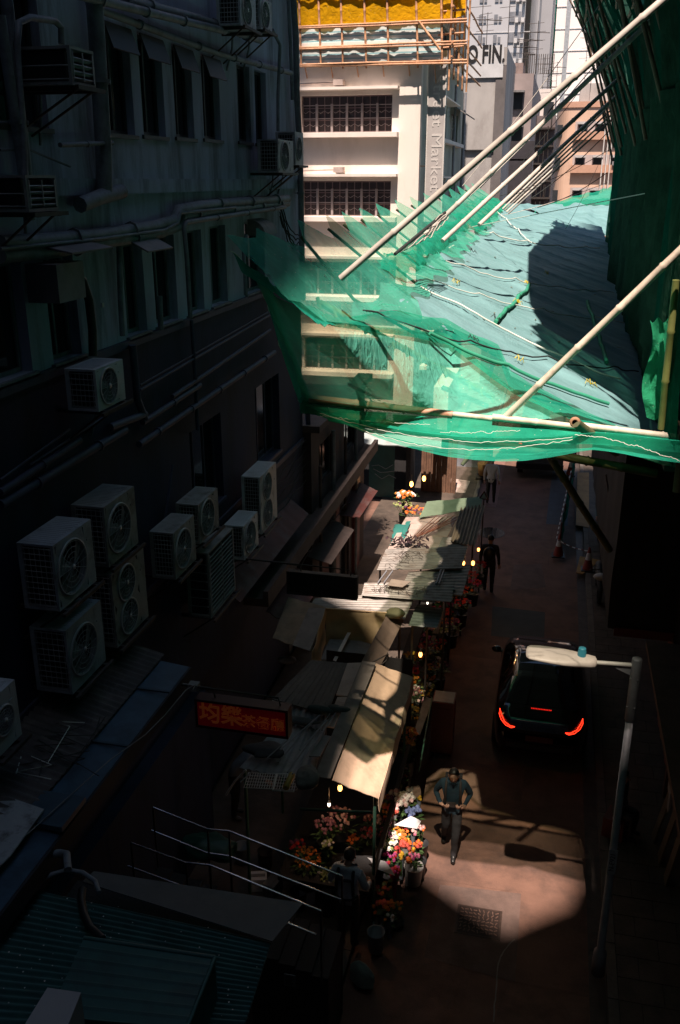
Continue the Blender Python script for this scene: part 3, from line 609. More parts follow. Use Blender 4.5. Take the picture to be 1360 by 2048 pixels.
# ---- scaffold round the top of the market
SCF = thing('bamboo_scaffold', 'bamboo scaffold wrapped in orange net and striped tarp on the market top', 'scaffold', (-6, 29.3, 14))
ys = 29.6; b = MB(); pxs = [598, 636, 683, 729, 776, 834, 884]
for p in pxs: bamboo_pole(b, gy(p - 4, -130, ys), gy(p + 2 + random.uniform(-2, 4), 133 + random.uniform(-4, 8), ys), .035, .03)
for yy, e in ((128, -8), (94, -12), (52, -14), (-10, -12), (-60, -12)):
    for d in (0, 3): bamboo_pole(b, gy(590, yy + 2 + d, ys - .06), gy(934, yy + e + d * 2, ys - .06), .03)
bamboo_pole(b, gy(838, 43, ys - .1), gy(880, 100, ys - .1), .035)
for k in range(5):
    x_ = X(884) + .08 + k * .09; bamboo_pole(b, (x_ + .1, ys + .4 * k, 13.3 + random.uniform(-.2, .2)), (x_ + .1, ys + .4 * k, 17.5), .03)
for zf in (13.9, 14.25, 14.6, 15.2, 15.7): bamboo_pole(b, (X(884) - .2, ys + .1, zf), (X(884) + .55, ys + .2, zf + .05), .028); bamboo_pole(b, (X(884) + .25, ys - .2, zf + .1), (X(884) + .3, ys + 9, zf + .1), .028)
for k in range(6): x_ = X(615 + k * 50); b.tube([(x_, ys + .1, 14.0), (x_ + .02, ys + .6, 13.3)], .02, 5)
b.build('bamboo_poles', M('orange_bamboo', (.50, .27, .15), .6, var=.25, scale=9), SCF)
def cloth(pa, pb, pc, pd, nu, nv, amp, seed, fx=6, fy=3, lines=0.0):
    b = MB(); b.quad(pa, pb, pc, pd, nu, nv, 0, fn=lambda u, v: amp * 1.0 * (nz(u * fx, v * fy, seed) + .5 * nz(u * fx * 3, v * fy * 2, seed + 5)) + lines * abs(math.sin((u * 7 + v * 1.5 + seed) * math.pi)) * (1 - v)); return b
st = bpy.data.materials.new('striped_tarp'); st.use_nodes = True; n_ = st.node_tree.nodes; l_ = st.node_tree.links
g_ = n_.new('ShaderNodeNewGeometry'); sx = n_.new('ShaderNodeSeparateXYZ'); l_.new(g_.outputs['Position'], sx.inputs[0])
ma = n_.new('ShaderNodeMath'); ma.operation = 'MULTIPLY'; ma.inputs[1].default_value = 52; l_.new(sx.outputs[2], ma.inputs[0]); mb_ = n_.new('ShaderNodeMath'); mb_.operation = 'SINE'; l_.new(ma.outputs[0], mb_.inputs[0])
cr = n_.new('ShaderNodeValToRGB'); cr.color_ramp.elements[0].position = .4; cr.color_ramp.elements[1].position = .6; cr.color_ramp.elements[0].color = (.60, .66, .64, 1); cr.color_ramp.elements[1].color = (.24, .44, .48, 1)
l_.new(mb_.outputs[0], cr.inputs[0]); l_.new(cr.outputs[0], n_['Principled BSDF'].inputs['Base Color']); n_['Principled BSDF'].inputs['Roughness'].default_value = .45
yb = ys + .08
cloth(gy(592, 128, yb), gy(882, 118, yb), gy(880, 40, yb), gy(592, 52, yb), 70, 20, .035, 2.0, 14, .7).build('striped_tarp', st, SCF)
yb = ys + .03
cloth(gy(588, 58, yb), gy(884, 42, yb), gy(884, -150, yb), gy(588, -150, yb), 80, 36, .05, 6.0, 12, 1.2, .01).build('orange_net', nety, SCF)
cloth(gy(884, 44, yb), gy(930, 30, yb + .5), gy(934, -150, yb + .8), gy(884, -150, yb), 20, 40, .12, 9.0, 5, 4, .05).build('orange_net', nety, SCF)
# ---- projecting sign
sy = 30.15; a_, c_ = gy(858, 120, sy), gy(888, 410, sy)
SG = thing('projecting_sign', 'tall narrow grey vertical sign lettered Street Market on the market corner', 'sign', (a_.x, sy, c_.z))
xs0 = a_.x + .02; xs1 = gy(888, 250, sy).x
MB().box((xs0, sy, c_.z - .5), (xs1, sy + .12, a_.z + .25)).build('panel', M('sign_grey', (.42, .40, .39), .5, var=.06, stain=(.33, .31, .30)), SG)
b = MB(); b.box((xs0 - .03, sy - .02, c_.z - .5), (xs0, sy + .14, a_.z + .25)); b.box((xs1, sy - .02, c_.z - .5), (xs1 + .03, sy + .14, a_.z + .25)); b.build('edge_trim', white, SG)
text('lettering', 'Street Market', .46, M('pale_letters', (.56, .54, .52), .5, var=.03), SG, ((xs0 + xs1) / 2 + .03, sy - .006, gy(870, 268, sy).z), (0, 0, -1), (1, 0, 0), .004, sx=1.28)
b = MB()
for zf in (14.0, 11, 8.5): b.box((xr, sy + .04, zf), (xs0 + .02, sy + .08, zf + .04))
b.build('bracket', steel, SG)
# ================================================================ distant buildings
def block(name, label, y, pxl, pxr, pyt, m, depth=12, zb=0, wins=(), wm=None, cat='building', sidepx=None):
    a = gy(pxl, pyt, y); c = gy(pxr, pyt, y); t = thing(name, label, cat, ((a.x + c.x) / 2, y + depth / 2, 0))
    MB().box((a.x, y, zb), (c.x, y + depth, a.z)).build('wall', m, t); return t, a.x, c.x, a.z
t, xa, xb, zt = block('old_building', 'grey cement end wall with NO FIN painted in black at its top', 50, 905, 1015, 97, conc, 9)
b = MB(); b.box((xa, 49.9, zt - 1.35), (xb - .15, 49.998, zt + .05)); b.build('whitewashed_band', M('whitewash', (.50, .52, .54), .8, var=.12, scale=2), t)
text('lettering', 'T NO FIN.', 1.06, black, t, (gy(962, 110, 49.88).x - .30, 49.88, gy(962, 110, 49.88).z), (1, 0, 0), (0, 0, 1), .005, sx=.62, bold=.035)
b = MB(); a_ = gy(993, 130, 49.96); b.box((a_.x, 49.95, 0), (xb + .02, 49.999, a_.z)); b.build('painted_recess', M('recess_dark_cement', (.13, .12, .12), .9, var=.3, scale=1), t)  # flat strip coloured dark for the shade of a recess
b = MB(); zz = gy(940, 302, 49.9).z; b.box((xa, 49.85, zz), (xb - .4, 49.99, zz + .06)); b.build('ledge', darkwall, t)
def antennas(t, x0, x1, y, z, n, h=2.2):
    b = MB()
    for i in range(n):
        x = random.uniform(x0, x1); yy = y + random.uniform(0, 2); hh = h * random.uniform(.6, 1.2); b.tube([(x, yy, z - .1), (x, yy, z + hh)], (.012 + y * .0001), 4)
        for k in range(4): zz = z + hh * (.5 + .15 * k); L = random.uniform(.3, .8); b.tube([(x - L, yy, zz), (x + L * .6, yy, zz + .05)], .012, 4)
        b.tube([(x - .7, yy - .3, z + hh * .8), (x + .7, yy + .3, z + hh * .8)], .02, 4)
    b.build('tv_aerials', steel, t)
antennas(t, xa + .5, xb, 51, zt, 3, 2.8)
mauve = M('mauve_wall', (.30, .25, .245), .85, var=.15, scale=.6, stain=(.2, .17, .165)); win_d = M('far_window', (.03, .035, .04), .3)
t, xa, xb, zt = block('mauve_building', 'mauve grey flats with a dark window, roof fence and aerials', 58, 1011, 1068, 148, mauve, 16)
b = MB(); a_, c_ = gy(1012, 126, 58.4), gy(1050, 150, 58.4); b.box((a_.x, 58.5, zt), (gy(1046, 126, 58).x, 62, a_.z)); b.build('roof_hut', M('brownish_hut', (.22, .17, .16), .9), t)
b = MB()
for k in range(14): x = a_.x + 1.1 + k * .12; b.box((x, 58.2, zt), (x + .04, 58.25, zt + 1.0))
b.box((a_.x + 1, 58.2, zt + .95), (xb, 58.26, zt + 1.02)); b.build('roof_fence', steel, t)
for (p0, q0, p1, q1) in ((1015, 186, 1044, 218), (1012, 255, 1042, 283)):
    a_, c_ = gy(p0, q0, 57.9), gy(p1, q1, 57.9); w_ = MB().box((a_.x, 57.93, c_.z), (c_.x, 57.99, a_.z)).build('window', win_d, t); MB().box((a_.x - .1, 57.4, a_.z), (c_.x + .1, 57.99, a_.z + .1)).build('hood', greysheet, t)
b = MB()
for (p0, q0, p1, q1) in ((1011, 283, 1068, 318), (1011, 322, 1060, 385)): a_, c_ = gy(p0, q0, 57.8), gy(p1, q1, 57.8); b.box((a_.x, 57.3, c_.z), (c_.x, 57.9, a_.z))
b.build('dark_awning', M('dark_canvas', (.03, .028, .035), .8), t); antennas(t, xa + .6, xb, 59, zt, 3, 2.8)
t, xa, xb, zt = block('dark_flats', 'narrow dark flats with rusty balcony frames behind the mauve building', 68, 1062, 1112, 232, M('dark_flat_wall', (.16, .13, .13), .9, var=.3, scale=.6), 14)
b = MB()
for k in range(9): z = 5 + k * 1.1; b.box((xa + .4, 67.2, z), (xb, 68, z + .12)); b.tube([(xa + 1 + .2 * (k % 3), 67.3, z), (xa + 1 + .2 * (k % 3), 67.3, z + 1.3)], .04, 4)
for k in range(5): b.tube([(xa + .4 + .3 * k, 67.3, 6), (xa + .4 + .3 * k, 67.3, zt - k * .5)], .03, 4)
b.build('balcony_frame', steel, t); antennas(t, xa, xb, 69, zt, 2)
# tower with window columns
t, xa, xb, zt = block('pale_tower', 'tall pale grey residential tower with columns of small square windows', 170, 905, 1062, -160, M('tower_grey', (.42, .43, .45), .8, var=.08, scale=.1), 30)
b = MB(); g = MB()
for k in range(26):
    z = 14 + k * 3.0
    for px_ in (955, 985): a_ = gy(px_, 100, 169.9); g.box((a_.x, 169.85, z), (a_.x + .6, 169.95, z + 1.2)); g.box((a_.x + .75, 169.85, z), (a_.x + 1.2, 169.95, z + .9))
    for px_ in (1015, 1027): a_ = gy(px_, 100, 169.9); g.box((a_.x, 169.8, z), (a_.x + .9, 169.9, z + 1.5)); b.box((a_.x + 1.0, 168.9, z - .2), (a_.x + 1.5, 169.9, z + .5))
    b.box((gy(938, 100, 170).x, 169.9, z + 1.5), (gy(1060, 100, 170).x, 169.97, z + 1.6)) if k % 3 == 0 else None
o = g.build('window_columns', M('tower_window', (.19, .20, .22), .3), t); b.build('ledge', M('tower_white', (.5, .5, .5), .8), t)
b = MB(); a_ = gy(1062, 0, 168); c_ = gy(1106, 0, 168); n = 12; pr = [(a_.x + (c_.x - a_.x) * i / n, 168 + 4 * (1 - math.sin(math.pi * (.15 + .85 * i / n) / 1.0)) if i < n / 2 else 168 + 2 * (i / n)) for i in range(n + 1)] + [(c_.x, 190), (a_.x, 190)]
b.prism(pr, 'z', 0, zt).build('rounded_bay', M('tower_bay', (.35, .35, .36), .8, var=.08, scale=.1), t)
t, xa, xb, zt = block('tower_under_scaffold', 'distant tower fully wrapped in teal construction netting', 200, 1096, 1150, -190, netteal, 20)
b = MB()
for k in range(30): z = 6 + k * 3; b.box((xa, 199.8, z), (xb, 199.9, z + .25))
for k in range(0, 12, 4): b.box((xa + (xb - xa) * k / 12, 199.8, 0), (xa + (xb - xa) * k / 12 + .12, 199.9, zt))
b.build('scaffold_lines', M('pale_teal', (.10, .34, .28), .8), t)
t, xa, xb, zt = block('white_tower', 'very bright white tower block with faint grid joints and a grey stripe', 190, 1131, 1300, -220, M('tower_lit_white', (.80, .76, .74), .8, var=.03, scale=.1), 30)
b = MB()
for k in range(24): b.box((xa, 189.9, 4 + k * 3.6), (xb, 189.97, 4.14 + k * 3.6))
b.build('joint_lines', M('joint_grey', (.6, .57, .56), .8), t); a_ = gy(1138, 0, 189); MB().box((a_.x - .3, 189.8, 0), (a_.x + .5, 189.95, zt)).build('grey_stripe', M('stripe_grey', (.3, .33, .36), .8), t)
t, xa, xb, zt = block('cream_low_flats', 'small bright cream flats seen between the dark flats and the rounded block', 85, 1078, 1112, 178, M('cream_far', (.62, .56, .52), .8, var=.08), 10)
b = MB()
for k in range(5): b.box((xa + .5, 84.9, zt - 2.2 - k * 2.4), (xa + 1.3, 84.97, zt - 1 - k * 2.4))
b.build('window', win_d, t); antennas(t, xa, xb, 86, zt, 3)
# peach block with a rounded corner
pe = M('peach_wall', (.58, .40, .30), .8, var=.12, scale=.4, stain=(.4, .28, .22)); pe2 = M('peach_grey_wall', (.42, .36, .35), .8, var=.1, scale=.4); y0 = 95
xa = gy(1108, 300, y0).x; xb = gy(1240, 300, y0).x; zt = gy(1150, 215, y0).z
t = thing('peach_building', 'peach coloured low block with a rounded corner, balconies and window hoods', 'building', ((xa + xb) / 2, y0 + 5, 0))
n = 10; xc = gy(1136, 300, y0).x; pr = [(xa, y0 + 14)] + [(xc - (xc - xa) * math.cos(math.pi / 2 * i / n), y0 + 3 - 3 * math.sin(math.pi / 2 * i / n)) for i in range(n + 1)] + [(xb, y0), (xb, y0 + 14)]
MB().prism(pr, 'z', 0, zt).build('wall', pe, t)
pdp = M('peach_deep', (.46, .27, .19), .8, var=.1); MB().prism([(p[0], p[1] - .12) for p in pr], 'z', zt, zt + .5).build('parapet', pdp, t)
for k in range(5): z = zt - 1.2 - 2.9 * k; MB().box((xc + .4, y0 - .5, z - 1.6), (xb, y0 - .02, z - .9)).build('balcony', pdp, t)
for k in range(5):
    z = zt - 1.4 - 2.9 * k; MB().box((xc + .5, y0 - .06, z - 1.3), (xb, y0 - .015, z + .2)).build('pale_band', pe2, t)
    g = MB()
    for x in [xa + .15] + [xc + .8 + 1.6 * i for i in range(5)]: g.box((x, y0 - .12 if x > xc else y0 + .4, z - 1.1), (x + .75, y0 - .05 if x > xc else y0 + 3, z - .05))
    g.build('window', win_d, t); h = MB()
    for x in [xc + .7 + 1.6 * i for i in range(5)]: h.quad((x, y0 - .06, z + .1), (x + .95, y0 - .06, z + .1), (x + .95, y0 - .7, z - .1), (x, y0 - .7, z - .1), thick=.05); h.box((x + .2, y0 - .7, z - .75), (x + .7, y0 - .1, z - .4)) if int(x * 7) % 3 == 0 else None
    h.build('window_hood', greysheet, t)
b = MB()
for i in range(3): x = xc + 3.2 + i * .35; b.tube([(x, y0 - .6, 0), (x, y0 - .6, zt)], .06, 5)
b.build('drain_pipe', white, t)
b = MB(); b.box((xa + 2, y0 + 2, zt + .5), (xb, y0 + 8, zt + 2.2)); b.build('roof_house', conc, t); antennas(t, xa + 1, xb, y0 + 1, zt + 1.5, 7, 5)
# lower left shophouse continuing the row past the tall building
SHH = thing('old_shophouse', 'low brown shophouse with red painted doors beyond the tall left building', 'building', (-5.3, 21, 0))
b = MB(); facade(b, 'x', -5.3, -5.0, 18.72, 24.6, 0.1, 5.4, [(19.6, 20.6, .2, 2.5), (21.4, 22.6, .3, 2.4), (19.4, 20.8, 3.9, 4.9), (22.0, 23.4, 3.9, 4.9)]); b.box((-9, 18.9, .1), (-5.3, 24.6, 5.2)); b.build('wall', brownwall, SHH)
b = MB(); b.box((-5.1, 14.2, 3.35), (-4.62, 24.7, 3.5)); b.box((-4.72, 14.2, 3.5), (-4.62, 24.7, 3.66)); b.box((-5.2, 18.7, 5.4), (-4.8, 24.7, 5.55)); b.build('ledge', M('brown_ledge', (.062, .045, .04), .85, var=.35, scale=3, stain=(.07, .045, .035)), SHH)
b = MB(); b.box((-5.12, 19.6, .2), (-5.06, 20.6, 2.5)); b.build('door', redpaint, SHH); window(SHH, 'x', -5.12, 21.4, 22.6, .3, 2.4); window(SHH, 'x', -5.12, 19.4, 20.8, 3.9, 4.9); window(SHH, 'x', -5.12, 22, 23.4, 3.9, 4.9)
MB().box((-5.0, 20.8, .2), (-4.93, 21.2, 3.3)).build('red_pillar', redpaint, SHH); MB().box((-5.0, 23.0, .2), (-4.93, 23.7, 3.3)).build('red_pillar', redpaint, SHH)
a_, c_, d_, e_ = gx(640, 990, -5.15), gx(690, 1035, -4.7), gx(600, 1120, -4.6), gx(545, 1105, -5.15)
b = MB(); b.quad((-5.18, 13.0, 4.35), (-4.72, 13.0, 4.0), (-4.72, 17.4, 4.0), (-5.18, 17.4, 4.35), 2, 30, .02, fn=lambda u, v: .01 * math.sin(v * 120)); o = single('sheet_awning', b, rustroof, 'rusty red sheet metal awning with peeling white paint under the tall narrow air conditioner', 'awning')
b = MB(); a_ = gx(760, 880, -5.2)
for i in range(160):
    c = Vector((-5.0 + random.gauss(0, .25), 24.9 + random.gauss(0, .3), 4.6 + random.gauss(0, .25))); r = .09; d = Vector((random.uniform(-1, 1), random.uniform(-1, 1), random.uniform(-.5, .5))).normalized() * r; e = d.cross(Vector((0, 0, 1))) * .35
    b.add([c - d, c + e, c + d, c - e], [(0, 1, 2, 3)])
for k in range(5): MB().tube(wavy((-4.9, 15 + k * 1.6, 3.2 - .1 * k), (-4.85, 18 + k * 1.4, 2.9 + .2 * math.sin(k)), .05, 16, .18, k), .012, 5).build('cable', rope_k, SHH)
for k in range(4): MB().tube([(-4.92, 19.2 + k * 1.3, .1), (-4.92, 19.2 + k * 1.3, 3.3 + .5 * (k % 2) + 1.2)], .04 + .015 * (k % 2), 7).build('pipe', pipe_m if k % 2 else steel, SHH)
for k in range(3): MB().quad((-5.0, 15.2 + k * 3.1, 2.75 - .12 * k), (-4.45, 15.2 + k * 3.1, 2.5), (-4.4, 17.4 + k * 3.1, 2.5), (-5.0, 17.4 + k * 3.1, 2.75), 14, 4, .015, fn=lambda u, v: .03 * nz(u * 4, v * 4, k)).build('sagging_canopy', [rustroof, MATS['brown_ledge'], rustroof][k], SHH)
t = thing('rooftop_bush', 'small leafy bush growing from the ledge at the shophouse corner', 'bush', (-5.0, 24.9, 4.2)); b.build('leaves', leaf, t)
MB().tube([(-5.0, 24.7, 4.2), (-5, 24.85, 4.5), (-5.1, 24.9, 4.8)], .02).tube([(-5.0, 24.85, 4.4), (-4.8, 25, 4.7)], .012).build('stem', steel, t)
# ================================================================ right building and its scaffold
RB = thing('dark_shop_building', 'dark building on the right behind the green scaffold netting', 'building', (3, 5, 0))
b = MB(); b.box((2.9, -11, 7), (12, 30, 26)); b.box((2.75, -11, 0.1), (12, 30, 7.0)); b.build('wall', darkwall, RB)
scol = [(.16, .02, .012), (.20, .08, .015), (.05, .06, .06), (.14, .015, .015), (.06, .055, .05)]
for k in range(5):
    y0 = 17.2 - k * .42; b = MB(); b.quad((2.70, y0, .2), (2.70, y0 - .38, .2), (2.70, y0 - .38, 2.3), (2.70, y0, 2.3), 6, 1, .02, fn=lambda u, v: .01 * math.sin(u * 30)); b.build('painted_panel', M('panel_%d' % k, scol[k], .6, var=.3, scale=4), RB)
b = MB(); b.quad((2.70, 14.6, .2), (2.70, 10.4, .2), (2.70, 10.4, 2.9), (2.70, 14.6, 2.9), 1, 50, .01, fn=lambda u, v: .012 * math.sin(v * 150)); b.build('roller_shutter', M('dark_shutter', (.04, .042, .045), .5, var=.3), RB)
b = MB(); b.quad((2.70, 10.0, .2), (2.70, 5.4, .2), (2.70, 5.4, 2.9), (2.70, 10.0, 2.9), 1, 50, .01, fn=lambda u, v: .012 * math.sin(v * 150)); b.build('roller_shutter', MATS['dark_shutter'], RB)
b = MB()
for k in range(7):
    y0 = 13.8 - .5 * k; P = [(2.655, y0 + .12 * math.sin(i * 2.1 + k), .9 + .19 * i) for i in range(7)]; b.tube(P, .012, 4)
for k in range(6):
    y0 = 8.8 - .5 * k; P = [(2.655, y0 + .16 * math.sin(i * 1.7 + k * 2), .8 + .15 * i) for i in range(7)]; b.tube(P, .012, 4)
b.build('graffiti', M('chalky_spray', (.17, .17, .16), .8), RB)
b = MB(); b.box((2.0, 9.2, 2.95), (2.75, 15, 3.05)); b.box((2.58, 10.2, .1), (2.74, 10.36, 2.94)); b.box((2.58, 14.65, .1), (2.74, 14.8, 2.94)); b.build('shop_frame', M('brown_frame', (.10, .055, .035), .8, var=.3), RB)
# timber boards leaning on the shopfront
t = thing('timber_boards', 'long rough timber boards leaning on the right shopfront', 'timber', (2.5, 12, .12), group=None)
for k in range(3): b = MB(); b.quad((2.3 + .05 * k, 13.6 - .5 * k, .125), (2.3 + .05 * k, 13.35 - .5 * k, .125), (2.66, 13.1 - .5 * k, 2.6), (2.66, 13.35 - .5 * k, 2.6), thick=.03); b.build('board', M('old_timber', (.11, .085, .05), .8, var=.3, scale=6), t)
a_ = gx(1345, 1580, 2.35); t = thing('meter_box', 'pale grey electric meter box with a card below by the right edge', 'meter box', (2.4, a_.y, a_.z)); b = MB(); b.box((2.3, a_.y - .15, a_.z - .08), (2.7, a_.y + .15, a_.z + .12)); b.build('box', greysheet, t); MB().box((2.32, a_.y - .06, a_.z - .4), (2.35, a_.y + .1, a_.z - .1)).build('card', greysheet, t)
# black hoarding box hanging under the scaffold
t = thing('hoarding', 'black netted hoarding box hanging over the right pavement', 'hoarding', (2.3, 20, 2.3))
b = MB(); b.quad((1.5, 16.9, 2.3), (2.88, 16.9, 2.3), (2.88, 16.9, 7.6), (1.5, 16.9, 7.6), 14, 20, .02, fn=lambda u, v: .04 * nz(u * 5, v * 3)); b.quad((1.5, 29, 2.3), (1.5, 16.92, 2.3), (1.5, 16.92, 7.6), (1.5, 29, 7.6), 40, 20, .02, fn=lambda u, v: .05 * nz(u * 14, v * 3)); b.build('netting', M('black_netting', (.010, .011, .012), .9), t)
MB().box((1.54, 16.95, 2.32), (2.88, 29, 2.4)).build('soffit_board', darkwall, t)
b = MB(); b.box((1.62, 16.82, 2.18), (2.88, 16.88, 2.36)); b.build('bottom_rail', redpaint, t)
# ---------------------------------------------------------------- scaffold wall in green netting (leans out at the top)
SW = thing('scaffold_wall', 'tall bamboo scaffold hung with ragged dark green netting on the right', 'scaffold', (1.4, 14, 7.9))
def xw(z): return 1.2 if z < 11.2 else 1.2 - .33 * ((z - 11.2) / 1.8) ** 1.3 if z < 13 else .87 - .55 * (z - 13)
def swgrid(y0, y1, z0, z1, seed, xo=0, ny=90, nz_=40, amp=.09):
    rows = []
    for j in range(nz_ + 1):
        z = z0 + (z1 - z0) * j / nz_; r_ = []
        for i in range(ny + 1):
            y = y0 + (y1 - y0) * i / ny; f = nz(y * 1.9, z * .28, seed) * amp * 1.7 + nz(y * 6, z * .6, seed + 3) * amp * .6
            r_.append((xw(z) + xo + f * (1.0 if z > z0 + .3 else .4), y + .06 * nz(z * 2, y, seed), z + .0))
        rows.append(r_)
    return rows
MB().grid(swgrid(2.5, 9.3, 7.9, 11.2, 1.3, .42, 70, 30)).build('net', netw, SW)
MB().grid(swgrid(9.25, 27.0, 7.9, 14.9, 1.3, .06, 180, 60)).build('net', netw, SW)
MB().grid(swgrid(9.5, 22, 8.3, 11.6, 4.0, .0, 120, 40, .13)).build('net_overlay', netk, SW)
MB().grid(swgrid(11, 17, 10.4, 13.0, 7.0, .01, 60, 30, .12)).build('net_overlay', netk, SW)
b = MB(); rows = []
for j in range(25):
    v = j / 24; rows.append([gy(1300 + 46 * u / 10 + 8 * math.sin(v * 7) - (12 * v if u == 0 else 0), 640 + 195 * v + 6 * math.sin(u * 1.3), 9.75 + .12 * nz(u * .5, v * 4, 2) + .02 * u) for u in range(11)])
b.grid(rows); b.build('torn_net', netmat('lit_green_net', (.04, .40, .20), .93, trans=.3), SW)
b = MB(); bamboo_pole(b, gy(1352, 560, 9.5), gy(1322, 858, 9.62), .035, node=.4); b.build('corner_pole', M('olive_bamboo', (.22, .24, .07), .6), SW)
b = MB()
for i in range(16): y = 3 + i * 1.6; z1 = 12.8 if y > 8 else 11; bamboo_pole(b, (1.36 + .4 * (y < 9.2), y, 7.6), (1.30 + .4 * (y < 9.2), y + .1, z1), .04); bamboo_pole(b, (2.2, y, 7.6), (2.2, y, 15), .04) if y > 8 else None
for z in (8.3, 10.2, 12.1): bamboo_pole(b, (1.34, 9.3, z), (1.34, 27.2, z + .05), .04, node=.5)
b.build('bamboo_standards', bambood, SW)
b = MB()   # fringe of bamboo rods holding the upper fan
for i in range(34):
    y = 9 + i * .56; bamboo_pole(b, (1.15 + random.uniform(-.05, .05), y, 12.0 + random.uniform(-.9, .5)), (-.05 + random.uniform(-.25, .1), y + random.uniform(0, .5), 14.95 + random.uniform(-.1, .3)), .03, .02, node=.6)
for k in range(5): bamboo_pole(b, (.9 - .2 * k, 12, 13.1 + .36 * k), (.75 - .2 * k, 27.5, 13.2 + .36 * k), .03, node=.6)
b.build('fan_rods', bambood, SW)
b = MB(); pf = [(.08, 25.8), (-.3, 22), (-.52, 17.9), (-.38, 14), (-.24, 11.7), (-.02, 10.7), (.45, 10.25), (.92, 9.9), (1.38, 8.9), (1.9, 8.6), (1.9, 27)]
b.prism(pf, 'z', 15.02, 15.05); b.build('upper_fan_deck', darkwall, SW)
MB().box((1.25, 9.7, 7.72), (2.88, 27.5, 7.78)).build('walkway_boards', plank, SW)
# ================================================================ the catch fan (canopy)
CF = thing('catch_fan', 'large catch fan of teal tarp and green netting slung across the street', 'canopy', (-.8, 14, 8))
def zo(y): return 9.85 + .018 * (y - 11)
def zi(y): return 7.9 + .07 * (y - 11)
XS = 3.94
def cf(x, y, d=0.0):
    s = (x + 2.74) / XS; s_ = min(max(s, 0), 1); z = zo(y) + (zi(y) - zo(y)) * s - .12 * math.sin(math.pi * s_)
    return Vector((x, y, z + d))
YN = [(-2.8, 7.6), (-1.97, 8.0), (-1.7, 9.6), (-1.25, 10.5), (-.62, 10.75), (-.42, 9.8), (1.4, 9.75)]
def ynear(x):
    for (a, c), (d, e) in zip(YN[:-1], YN[1:]):
        if x <= d: return c + (e - c) * (x - a) / (d - a)
    return YN[-1][1]
def wr(x, y):
    f = .020 * nz(x * 1.3, y * 2.2, 3) + .022 * nz(x * .5, y * 4.5, 8) + .006 * nz(x * 6, y * 9, 5)
    ph = ((y + .35 * x) % 1.45) / 1.45; f += .05 * (abs(ph - .5) * 2) ** 6      # ridge over each rib
    return f
rows = []
nx, ny = 90, 260
for i in range(nx + 1):
    x = -1.87 + (1.32 + 1.87) * i / nx; r_ = []
    for j in range(ny + 1):
        y = ynear(x) + (30.5 - ynear(x)) * (j / ny); xe = x
        if i < 12: xe = x + (1 - i / 12) * .16 * nz(y * 1.1, 4.4) * 2
        if y > 24: xe = xe - (y - 24) * .02
        r_.append(cf(xe, y, wr(x, y)))
    rows.append(r_)
MB().grid(rows).build('tarp', tarp, CF)
tips = [7.68, 8.5, 9.93, 11.16, 12.0, 13.1, 14.32, 16.0, 17.6, 19.4, 21.5, 23.6, 25.6, 27.5, 29.5]
b = MB()
for k, y in enumerate(tips):
    if k < 2: continue
    xe_ = -2.0
    while xe_ < 1.25 and ynear(xe_ + .1) < y + .3: xe_ += .1
    P = [cf(-2.74 + (xe_ + 2.74) * i / 12, y + .35 * (i / 12),   .20 - .34 * min(1, i / 5)) for i in range(13)]; b.tube(P, .018, 8)
for x in (-1.2, 0): b.tube([cf(x, ynear(x) + .3 + (29.5 - ynear(x)) * i / 14, -.22) for i in range(15)], .035, 6)
b.build('rib_poles', bamboog, CF)
# zigzag netting drawn over the outer ends of the ribs
rows = []; nt_ = 300
for i in range(26):
    s = i / 25; x0 = -2.78 + 1.15 * s; r_ = []
    for j in range(nt_ + 1):
        ys0 = max(7.68, ynear(min(x0, -1.2)) - .05 if x0 > -2.2 else 7.68); y = ys0 + (30.2 - ys0) * j / nt_; k = max([q for q in range(len(tips)) if tips[q] <= y + 1e-6]); ya = tips[k]; yb_ = tips[k + 1] if k + 1 < len(tips) else ya + 1.5
        f = (y - ya) / (yb_ - ya); dip = (f / .85 if f < .85 else (1 - f) / .15) * (.18 if y > 8.6 else .05) * (1 - s) ** .8
        near = max(0, 1 - (y - 7.68) / 1.5)
        x = x0 + dip * .9 * (1 - s) + (.10 + .06 * nz(y * 2, 1.1)) * math.sin(s * 9 + y) * s * .4
        if s > .8: x += .35 * (s - .8) / .2 * nz(y * 1.3, 9.9) + .0
        dz = .28 * max(0, 1 - s * 1.3) - dip * 1.0 + .05 * nz(x * 5, y * 3, 2.2) * (.3 + s) + .05
        r_.append(cf(x, y, dz + .02))
    rows.append(r_)
MB().grid(rows).build('outer_net', net, CF)
# bunched net roll along the tarp edge, spilling over it
for sd, w_, y0, y1, lift in ((2, .22, 11.3, 13.5, .05), (7, .22, 13, 20, .05), (9, .5, 20, 30, .05)):
    rows = []
    for i in range(16):
        s = i / 15; r_ = []
        for j in range(161):
            y = y0 + (y1 - y0) * j / 160; x = -2.05 + w_ * (s - .5) * 1.6 + .12 * nz(y * 1.1, sd) + .07 * nz(y * 3, sd, s * 3)
            r_.append(cf(x, y, lift + .08 * math.sin(math.pi * s) + .07 * nz(x * 7, y * 1.6, sd) + .03 * nz(x * 16, y * 6, sd)))
        rows.append(r_)
    MB().grid(rows).build('bunched_net', netd, CF)
